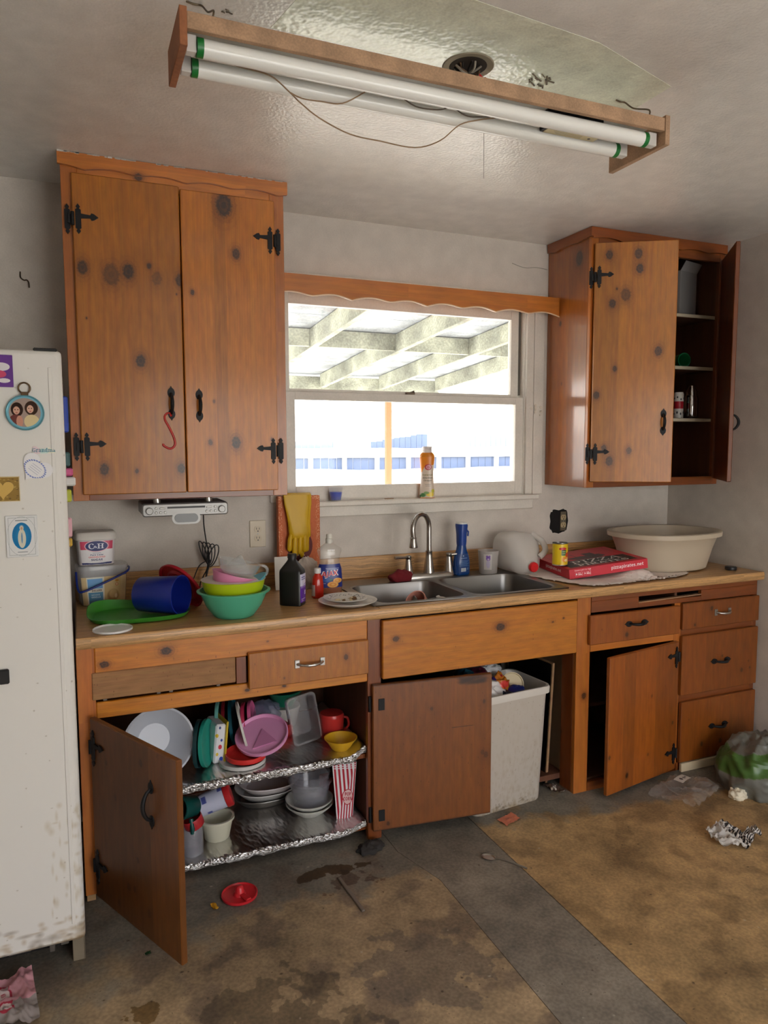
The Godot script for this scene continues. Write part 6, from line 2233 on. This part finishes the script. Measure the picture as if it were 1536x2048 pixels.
	lathe(st, [[0, 0], [0.04, 0], [0.074, 0.06], [0.078, 0.062], [0.074, 0.064], [0.04, 0.006], [0, 0.005]], 36)
	part("body", st, mat(C(26, 120, 92), 0.35), t)
	st = mk()
	lathe(st, [[0, 0], [0.05, 0], [0.062, 0.07], [0.066, 0.072], [0.066, 0.082], [0, 0.084]], 36)
	solo("pale_tub", st, mat(C(206, 202, 194), 0.4), "pale lidded tub under the green bowl at the back of the upper shelf", "tub", Vector3(0.752, y, 0.165))
	st = mk()
	bx(st, Vector3(0, 0.024, 0), Vector3(0.09, 0.048, 0.07), 0.008)
	solo("red_container", st, mat(C(190, 34, 38), 0.35), "low red plastic container behind the pink lid on the upper shelf", "container", Vector3(0.700, y, 0.285), 0.2)

func shelf_lower() -> void:
	foil("foil_liner", "crumpled foil lining the bottom of the open base cabinet", 0.053, 0.06, 0.026, 321, 0.020)
	var y := 0.0575
	var st := mk()
	var t := thing("clear_jar", "clear plastic jar at the left front of the cabinet bottom", "jar", Vector3(0.312, y, 0.520))
	lathe(st, [[0, 0], [0.034, 0], [0.038, 0.004], [0.038, 0.092], [0.034, 0.100], [0.034, 0.104], [0.032, 0.104], [0.035, 0.09], [0.034, 0.006], [0, 0.005]], 36)
	part("body", st, clear(C(206, 208, 220), 0.14, 0.15), t)
	t = lid("red_cap", "dark red screw cap on the clear jar below the green cup", Vector3(0.319, y + 0.113, 0.520), Vector3(-0.35, 1, 0.1), 0.036, C(176, 40, 46), "", 0.4, 0.03)
	t = thing("green_cup", "dark green plastic measuring cup lying on top of the clear jar", "cup", Vector3(0.296, y + 0.176, 0.515))
	st = mk()
	var b := basis_y(Vector3(-0.75, 0.25, 0.55))
	lathe(st, [[0, -0.04], [0.030, -0.04], [0.036, -0.034], [0.041, 0.036], [0.043, 0.037], [0.043, 0.041], [0.038, 0.041], [0.032, -0.03], [0, -0.034]], 32, Transform3D(b, Vector3.ZERO))
	part("body", st, mat(C(12, 74, 70), 0.35), t)
	st = mk()
	tube(st, [Vector3(0.010, -0.030, 0.032), Vector3(0.012, -0.065, 0.044), Vector3(0.010, -0.080, 0.046)], [0.008, 0.008, 0.006], 8)
	part("handle", st, mat(C(12, 74, 70), 0.35), t)
	t = thing("cream_bowl", "pale cream plastic tub right of the clear jar on the cabinet bottom", "bowl", Vector3(0.412, y, 0.440))
	st = mk()
	lathe(st, [[0, 0], [0.042, 0], [0.046, 0.004], [0.060, 0.072], [0.066, 0.074], [0.066, 0.082], [0.058, 0.082], [0.043, 0.008], [0, 0.006]], 40)
	part("body", st, mat(C(206, 204, 182), 0.4), t)
	t = thing("printed_tub", "white tub with blue print and a red cap tipped over on the cream tub", "tub", Vector3(0.402, y + 0.135, 0.420))
	st = mk()
	b = basis_y(Vector3(0.86, 0.28, 0.12))
	lathe(st, [[0, -0.060], [0.036, -0.060], [0.040, -0.056], [0.043, 0.046], [0.0, 0.048]], 36, Transform3D(b, Vector3.ZERO))
	var im := new_im(192, 96, C(196, 200, 220))
	rng.seed = 8
	for i in 26:
		var x := rng.randf() * 170
		var yy := rng.randf() * 86
		p_rect(im, x, yy, x + rng.randf_range(8, 26), yy + 4, C(76, 86, 156))
	part("body", st, tmat(im, 0.4), t)
	st = mk()
	lathe(st, [[0.044, 0.047], [0.046, 0.050], [0.046, 0.068], [0.042, 0.072], [0, 0.072]], 36, Transform3D(b, Vector3.ZERO))
	part("cap", st, mat(C(196, 40, 44), 0.4), t)
	for k in 3:
		t = thing("shallow_dish", ["grey metal baking dish at the bottom of the dishes behind the cream tub", "white shallow dish in the middle of the dishes behind the cream tub", "white oval plate topmost of the dishes behind the cream tub"][k], "dish", Vector3(0.645 + 0.01 * k, y + 0.001 + 0.024 * k, 0.225), 0.0, "dishes at the back of the cabinet bottom")
		st = mk()
		rings_dish(st, 0.135 - 0.004 * k, 0.105)
		part("body", st, [mat(C(150, 146, 140), 0.3, 0.8), mat(C(206, 204, 200), 0.3), mat(C(214, 206, 204), 0.3)][k], t)
	for k in 2:
		t = thing("white_bowl", ["shallow white bowl at the bottom under the clear tubs", "second shallow white bowl, nested in the lowest one under the clear tubs"][k], "bowl", Vector3(0.785, y + 0.018 * k, 0.405), 0.0, "nested white bowls")
		st = mk()
		lathe(st, [[0, 0], [0.044, 0], [0.048, 0.003], [0.080, 0.030], [0.094, 0.044], [0.095, 0.047], [0.090, 0.047], [0.076, 0.031], [0.044, 0.006], [0, 0.005]], 44)
		part("body", st, mat(C(206, 206, 198), 0.3), t)
	for k in 2:
		t = thing("clear_tub", ["clear round deli tub standing in the white bowls", "clear round deli tub nested in the lower clear tub"][k], "tub", Vector3(0.790, y + 0.028 + 0.040 * k, 0.400), 0.0, "nested clear tubs")
		st = mk()
		lathe(st, [[0, 0], [0.062, 0], [0.066, 0.004], [0.082, 0.105], [0.090, 0.106], [0.090, 0.116], [0.082, 0.117], [0.064, 0.007], [0, 0.006]] if k == 0 else [[0, 0], [0.064, 0], [0.067, 0.003], [0.080, 0.098], [0.083, 0.100], [0.080, 0.102], [0.066, 0.006], [0, 0.005]], 44)
		part("body", st, clear(C(206, 208, 220), 0.10 - 0.03 * k, 0.12), t)
	st = mk()
	bx(st, Vector3(0, 0.045, 0), Vector3(0.07, 0.09, 0.06), 0.004)
	solo("red_box", st, mat(C(186, 44, 38), 0.4), "plain red box behind the popcorn box", "box", Vector3(0.905, y, 0.300), 0.1)
	# popcorn box, tapered
	t = thing("popcorn_box", "red and white striped popcorn box at the right of the cabinet bottom", "box", Vector3(0.906, y, 0.480), -0.30)
	im = new_im(160, 384, C(232, 226, 228))
	for i in 6:
		p_poly(im, PackedVector2Array([Vector2(8 + i * 27, 50), Vector2(21 + i * 27, 50), Vector2(21 + i * 27, 384), Vector2(8 + i * 27, 384)]), C(176, 24, 46))
		for j in 4:
			p_ell(im, 14 + i * 27, 6 + j * 14, 6, 5, C(176, 24, 46))
	p_ell(im, 96, 236, 50, 54, C(176, 24, 46)); p_ell(im, 96, 236, 45, 49, C(226, 190, 188))
	p_text(im, "POP", 96, 216, 24, C(176, 24, 46)); p_text(im, "CORN", 96, 248, 24, C(176, 24, 46))
	st = mk()
	var lo := ring_rect(-0.031, -0.024, 0.031, 0.024, 0.0, 0)
	var hi := ring_rect(-0.048, -0.034, 0.048, 0.034, 0.235, 0)
	var fc := [[2, 3], [3, 0], [0, 1], [1, 2]]
	for f in fc:
		var a := lo[f[0]]
		var c := lo[f[1]]
		var d := hi[f[1]]
		var e := hi[f[0]]
		# order the face so that its picture reads left to right from outside
		tri(st, c, a, e, -1, Vector2(0, 1), Vector2(1, 1), Vector2(1, 0))
		tri(st, c, e, d, -1, Vector2(0, 1), Vector2(1, 0), Vector2(0, 0))
	cap(st, lo, false)
	part("carton", st, tmat(im, 0.6), t)

func rings_dish(st: SurfaceTool, rx: float, rz: float) -> void:
	var rr := []
	for q in [[0.0, 0.0], [0.70, 0.0], [0.74, 0.004], [0.94, 0.030], [1.0, 0.036], [1.0, 0.040], [0.93, 0.036], [0.72, 0.008], [0.0, 0.006]]:
		rr.append(squircle(maxf(q[0] * rx, 0.001), maxf(q[0] * rz, 0.001), 2.2, q[1], 44))
	loft(st, rr)

# ---------------------------------------------------------------- under the sink
func bin_and_trash() -> void:
	var c := Vector3(1.588, 0, 0.482)
	var turn := 0.10
	var t := thing("trash_bin", "tall grimy off-white plastic trash bin under the sink, beside the ajar door", "trash bin", c, turn)
	var im := new_im(256, 384, C(196, 188, 176))
	rng.seed = 90
	for i in 500:
		var v := rng.randf()
		p_ell(im, rng.randf() * 256, 384 * (1.0 - v * v * 0.9), rng.randf_range(2, 8), rng.randf_range(4, 18), C(142, 114, 74), 1.0, 0.16 * (1.2 - v))
	for i in 130:
		p_ell(im, rng.randf() * 256, rng.randf() * 384, rng.randf_range(0.6, 1.6), rng.randf_range(1, 4), C(110, 90, 64), 0.8, 0.4)
	for i in 90:
		p_ell(im, rng.randf() * 256, 384 - rng.randf() * 26, rng.randf_range(2, 7), rng.randf_range(2, 6), C(84, 64, 42), 1.0, 0.3)
	var st := mk()
	var rr := []
	for q in [[0.350, 0.215, 0.0], [0.358, 0.222, 0.006], [0.396, 0.252, 0.476], [0.398, 0.254, 0.478]]:
		rr.append(bin_ring(q[0], q[1], q[2]))
	loft(st, rr, true, false)
	var o := part("body", st, tmat(im, 0.5), t)
	flat_uv(o, -0.20, 0.0, 0.20, 0.50)
	st = mk()
	rr = []
	for q in [[0.404, 0.260, 0.474], [0.416, 0.272, 0.476], [0.418, 0.274, 0.498], [0.412, 0.268, 0.506], [0.396, 0.252, 0.506], [0.390, 0.246, 0.498], [0.384, 0.240, 0.44], [0.346, 0.210, 0.012]]:
		rr.append(bin_ring(q[0], q[1], q[2]))
	loft(st, rr, false, true)
	part("rim", st, mat(C(206, 200, 190), 0.45), t)
		# trash
	var k := 0
	for q in [
		[Vector3(1.515, 0.455, 0.535), Vector3(0.075, 0.080, 0.055), C(214, 208, 204), "white_bag", "crumpled white plastic bag in the bin, against its front rim", "bag"],
		[Vector3(1.600, 0.480, 0.500), Vector3(0.050, 0.065, 0.045), C(176, 92, 30), "snack_bag", "shiny orange and maroon snack bag in the bin beside the paper cup lid", "snack bag"],
		[Vector3(1.530, 0.530, 0.455), Vector3(0.055, 0.040, 0.04), C(84, 22, 44), "maroon_bag", "dark maroon foil wrapper on top of the trash, left of the snack bag", "wrapper"],
		[Vector3(1.665, 0.465, 0.545), Vector3(0.045, 0.035, 0.035), C(22, 40, 120), "blue_wrapper", "dark blue wrapper in the bin under the paper cup lid", "wrapper"],
		[Vector3(1.600, 0.460, 0.555), Vector3(0.040, 0.036, 0.035), C(26, 40, 60), "dark_wrapper", "dark navy and green wrapper in the bin below the snack bag", "wrapper"],
		[Vector3(1.600, 0.540, 0.420), Vector3(0.065, 0.030, 0.030), C(206, 206, 206), "white_paper", "crumpled white paper at the back of the trash", "paper"],
		[Vector3(1.470, 0.540, 0.440), Vector3(0.060, 0.030, 0.04), C(24, 70, 84), "teal_wrapper", "teal plastic wrapper at the left of the trash above the door", "wrapper"]]:
		st = mk()
		blob(st, q[1], 0.35, 16.0, 400 + k, Vector3.ZERO, 20, false)
		var m := mat(q[2], 0.35)
		if k == 1:
			var pic := new_im(96, 96, C(190, 110, 36))
			rng.seed = 55
			for i in 16:
				p_ell(pic, rng.randf() * 96, rng.randf() * 96, rng.randf_range(4, 12), rng.randf_range(3, 8), [C(150, 26, 40), C(60, 40, 110), C(220, 190, 120), C(200, 60, 50)][i % 4])
			m = tmat(pic, 0.25)
		solo(q[3], st, m, q[4], q[5], q[0], k * 0.7)
		k += 1
	t = thing("paper_cup", "round cream paper cup lying in the bin, its base facing out", "cup", Vector3(1.668, 0.500, 0.500))
	st = mk()
	lathe(st, [[0.046, -0.05], [0.047, 0.0], [0.049, 0.002], [0.049, 0.008], [0.045, 0.008], [0.043, 0.003], [0, 0.002]], 36, Transform3D(basis_y(Vector3(-0.35, 0.35, 0.87)), Vector3.ZERO))
	part("body", st, mat(C(206, 190, 152), 0.5), t)
	# panel leaning beside the bin
	t = thing("leaning_board", "thin bare board leaning right of the trash bin, its face covered with dark foil", "board", Vector3(1.868, 0.0, 0.475), 0.10)
	t.rotation.z = -0.055
	st = mk()
	bb(st, 0.0, 0.0, -0.30, 0.012, 0.555, 0.0, 0.001)
	part("board", st, M.raw_wood, t)
	st = mk()
	var n := rnoise(90, 16.0, 3)
	n.fractal_type = FastNoiseLite.FRACTAL_RIDGED
	patch(st, func(u, v): return Vector3(-0.0015 - 0.004 * (0.5 + 0.5 * n.get_noise_2d(u * 0.3, v * 0.55)), 0.55 * (1.0 - v), -0.30 + 0.297 * u), 30, 50)
	part("foil_face", st, mat(C(70, 68, 66), 0.3, 1.0), t)
	st = mk()
	crumple(st, 0.05, 0.10, 0.02, 30.0, 95, 20, 30)
	solo("foil_scrap", st, M.foil, "scrap of torn foil on the floor at the foot of the leaning board", "foil", Vector3(1.875, 0.0, 0.535), 0.4)

func bin_ring(w: float, d: float, y: float) -> PackedVector3Array:
	var r := rrect(w, d, 0.035, y, 6)
	for i in r.size():
		var v := r[i]
		v.z += 0.012 * (1.0 - pow(v.x / (w / 2), 2)) * signf(v.z) * (1.0 if absf(v.z) > d / 2 - 0.02 else 0.0)
		r[i] = v
	return r

# ---------------------------------------------------------------- on the floor
func floor_things() -> void:
	var st := mk()
	var t := thing("red_lid", "round red plastic lid with raised spout on the floor before the open cabinet", "lid", Vector3(0.433, 0.0005, 0.742), 0.4)
	lathe(st, [[0, 0.002], [0.05, 0.002], [0.055, 0.0], [0.060, 0.002], [0.061, 0.010], [0.058, 0.011], [0.055, 0.006], [0, 0.006]], 40)
	part("body", st, mat(C(206, 40, 48), 0.35), t)
	st = mk()
	lathe(st, [[0.022, 0.006], [0.019, 0.012], [0.016, 0.014], [0.013, 0.030], [0.008, 0.036], [0, 0.037]], 24)
	bx(st, Vector3(0.0, 0.010, 0.03), Vector3(0.020, 0.008, 0.05), 0.003)
	part("spout", st, mat(C(206, 40, 48), 0.35), t)
	st = mk()
	crumple(st, 0.014, 0.034, 0.010, 60.0, 91, 8, 10)
	solo("yellow_scrap", st, mat(C(206, 150, 30), 0.6), "tiny yellow scrap on the floor beside the red lid", "scrap", Vector3(0.343, 0.0006, 0.775), 0.3)
	st = mk()
	crumple(st, 0.016, 0.016, 0.008, 60.0, 92, 8, 8)
	solo("green_scrap", st, mat(C(20, 70, 30), 0.6), "tiny dark green scrap on the floor behind the open cabinet door's tip", "scrap", Vector3(0.120, 0.0006, 0.920))
	# spoon
	t = thing("spoon", "dirty metal spoon lying on the floor below the trash bin", "spoon", Vector3(1.325, 0.0, 0.885), -0.88)
	st = mk()
	bottle(st, [[0.0, 0.010, 0.006, 2.0], [0.004, 0.022, 0.015, 2.0], [0.009, 0.028, 0.019, 2.0], [0.0095, 0.026, 0.017, 2.0], [0.006, 0.020, 0.013, 2.0]], 28)
	part("bowl", st, M.steel, t)
	st = mk()
	tube(st, curve([Vector3(0.024, 0.008, 0), Vector3(0.045, 0.012, 0), Vector3(0.09, 0.010, 0), Vector3(0.145, 0.004, 0)], 5), 0.0035, 8)
	part("handle", st, mat(C(150, 144, 134), 0.4, 0.9), t)
	st = mk()
	bx(st, Vector3(0, 0.004, 0), Vector3(0.012, 0.006, 0.205), 0.002)
	solo("paint_stick", st, mat(C(128, 116, 104), 0.7), "grey-brown flat stick lying on the floor in front of the wet stain", "stick", Vector3(0.782, 0.0005, 0.888), 0.06)
	st = mk()
	blob(st, Vector3(0.045, 0.020, 0.030), 0.5, 22.0, 93, Vector3(0, 0.006, 0), 18)
	solo("dark_clump", st, mat(C(44, 40, 38), 0.85), "dark crumpled clump at the foot of the stile by the open cabinet", "clump", Vector3(0.945, 0.0, 0.655), 0.3)
	# checked paper
	t = thing("checked_paper", "crumpled paper liner with a black and white check on the floor at the right", "paper", Vector3(2.262, 0.0005, 1.150), -0.05)
	var im := new_im(128, 128, C(206, 200, 192))
	for a in 16:
		for b in 16:
			if (a + b) % 2 == 0 and a > 6:
				p_rect(im, a * 8, b * 8, a * 8 + 8, b * 8 + 8, C(28, 24, 24))
	rng.seed = 15
	for i in 20:
		p_ell(im, rng.randf() * 44, rng.randf() * 128, 5, 3, C(140, 130, 120), 0.5)
	st = mk()
	crumple(st, 0.185, 0.115, 0.045, 22.0, 96, 40, 30, func(u, v): return Vector2((u - 0.5) * 0.20, (v - 0.5) * (0.06 + 0.085 * pow(absf(sin(PI * clampf(u * 0.95 + 0.02, 0.0, 1.0))), 0.7) - 0.07 * smoothstep(0.45, 0.8, u) + 0.045 * smoothstep(0.85, 1.0, u)) + 0.02 * (u - 0.5)))
	part("sheet", st, tmat(im, 0.7), t)
	st = mk()
	blob(st, Vector3(0.034, 0.026, 0.028), 0.5, 30.0, 97, Vector3(0, 0.016, 0), 18)
	solo("white_crumple", st, mat(C(226, 216, 190), 0.8), "small crumpled white paper on the floor in front of the green bag", "paper", Vector3(2.560, 0.0, 0.905), 0.2)
	# green and grey bag against the right wall
	var pic := new_im(256, 128, C(112, 112, 104))
	for q in [[28, 52, C(70, 104, 44)], [84, 106, C(60, 92, 40)]]:
		for x in 256:
			var w := int(6 * sin(x * 0.05))
			p_rect(pic, x, q[0] + w, x + 1, q[1] + w, q[2])
	st = mk()
	blob(st, Vector3(0.19, 0.165, 0.17), 0.20, 7.0, 98, Vector3(0, 0.05, 0), 40)
	solo("green_bag", st, tmat(pic, 0.35), "slumped green and grey plastic bag against the right wall", "bag", Vector3(2.755, 0.0, 0.850), 0.5)
	# clear cellophane
	t = thing("cellophane_bag", "crumpled clear plastic bag with a white sticker lying before the right cabinet", "bag", Vector3(2.370, 0.0005, 0.795), 0.30)
	st = mk()
	crumple(st, 0.26, 0.20, 0.040, 11.0, 99, 40, 36)
	part("film", st, clear(C(226, 224, 220), 0.12, 0.08), t)
	st = mk()
	patch(st, func(u, v): return Vector3(0.01 + 0.075 * u, 0.044 + 0.004 * sin(u * 3.0), -0.060 + 0.045 * v), 8, 6)
	im = new_im(64, 40, C(206, 200, 188))
	p_ell(im, 22, 20, 6, 8, C(70, 64, 60)); p_ell(im, 38, 22, 5, 7, C(90, 84, 80)); p_rect(im, 46, 16, 56, 24, C(80, 74, 70))
	part("sticker", st, tmat(im, 0.6), t)
	# pink printed bag at the lower left
	t = thing("pink_bag", "pink and clear printed plastic bag on the floor at the lower left corner", "bag", Vector3(-0.255, 0.0005, 0.985), 0.15)
	im = new_im(128, 160, C(206, 150, 158))
	p_rect(im, 0, 92, 128, 160, C(150, 140, 136))
	p_text(im, "B", 62, 40, 54, C(176, 40, 66)); p_text(im, "B", 62, 40, 40, C(230, 210, 212)); p_text(im, "G", 62, 108, 46, C(176, 40, 66)); p_text(im, "G", 62, 108, 34, C(230, 210, 212))
	st = mk()
	crumple(st, 0.15, 0.20, 0.030, 14.0, 100, 30, 36)
	part("film", st, tmat(im, 0.3), t)
	st = mk()
	crumple(st, 0.09, 0.05, 0.012, 40.0, 105, 16, 12)
	solo("snack_wrapper", st, mat(C(196, 110, 80), 0.4), "small orange-red wrapper scrap on the floor at the foot of the trash bin", "wrapper", Vector3(1.545, 0.0006, 0.680), 0.3)
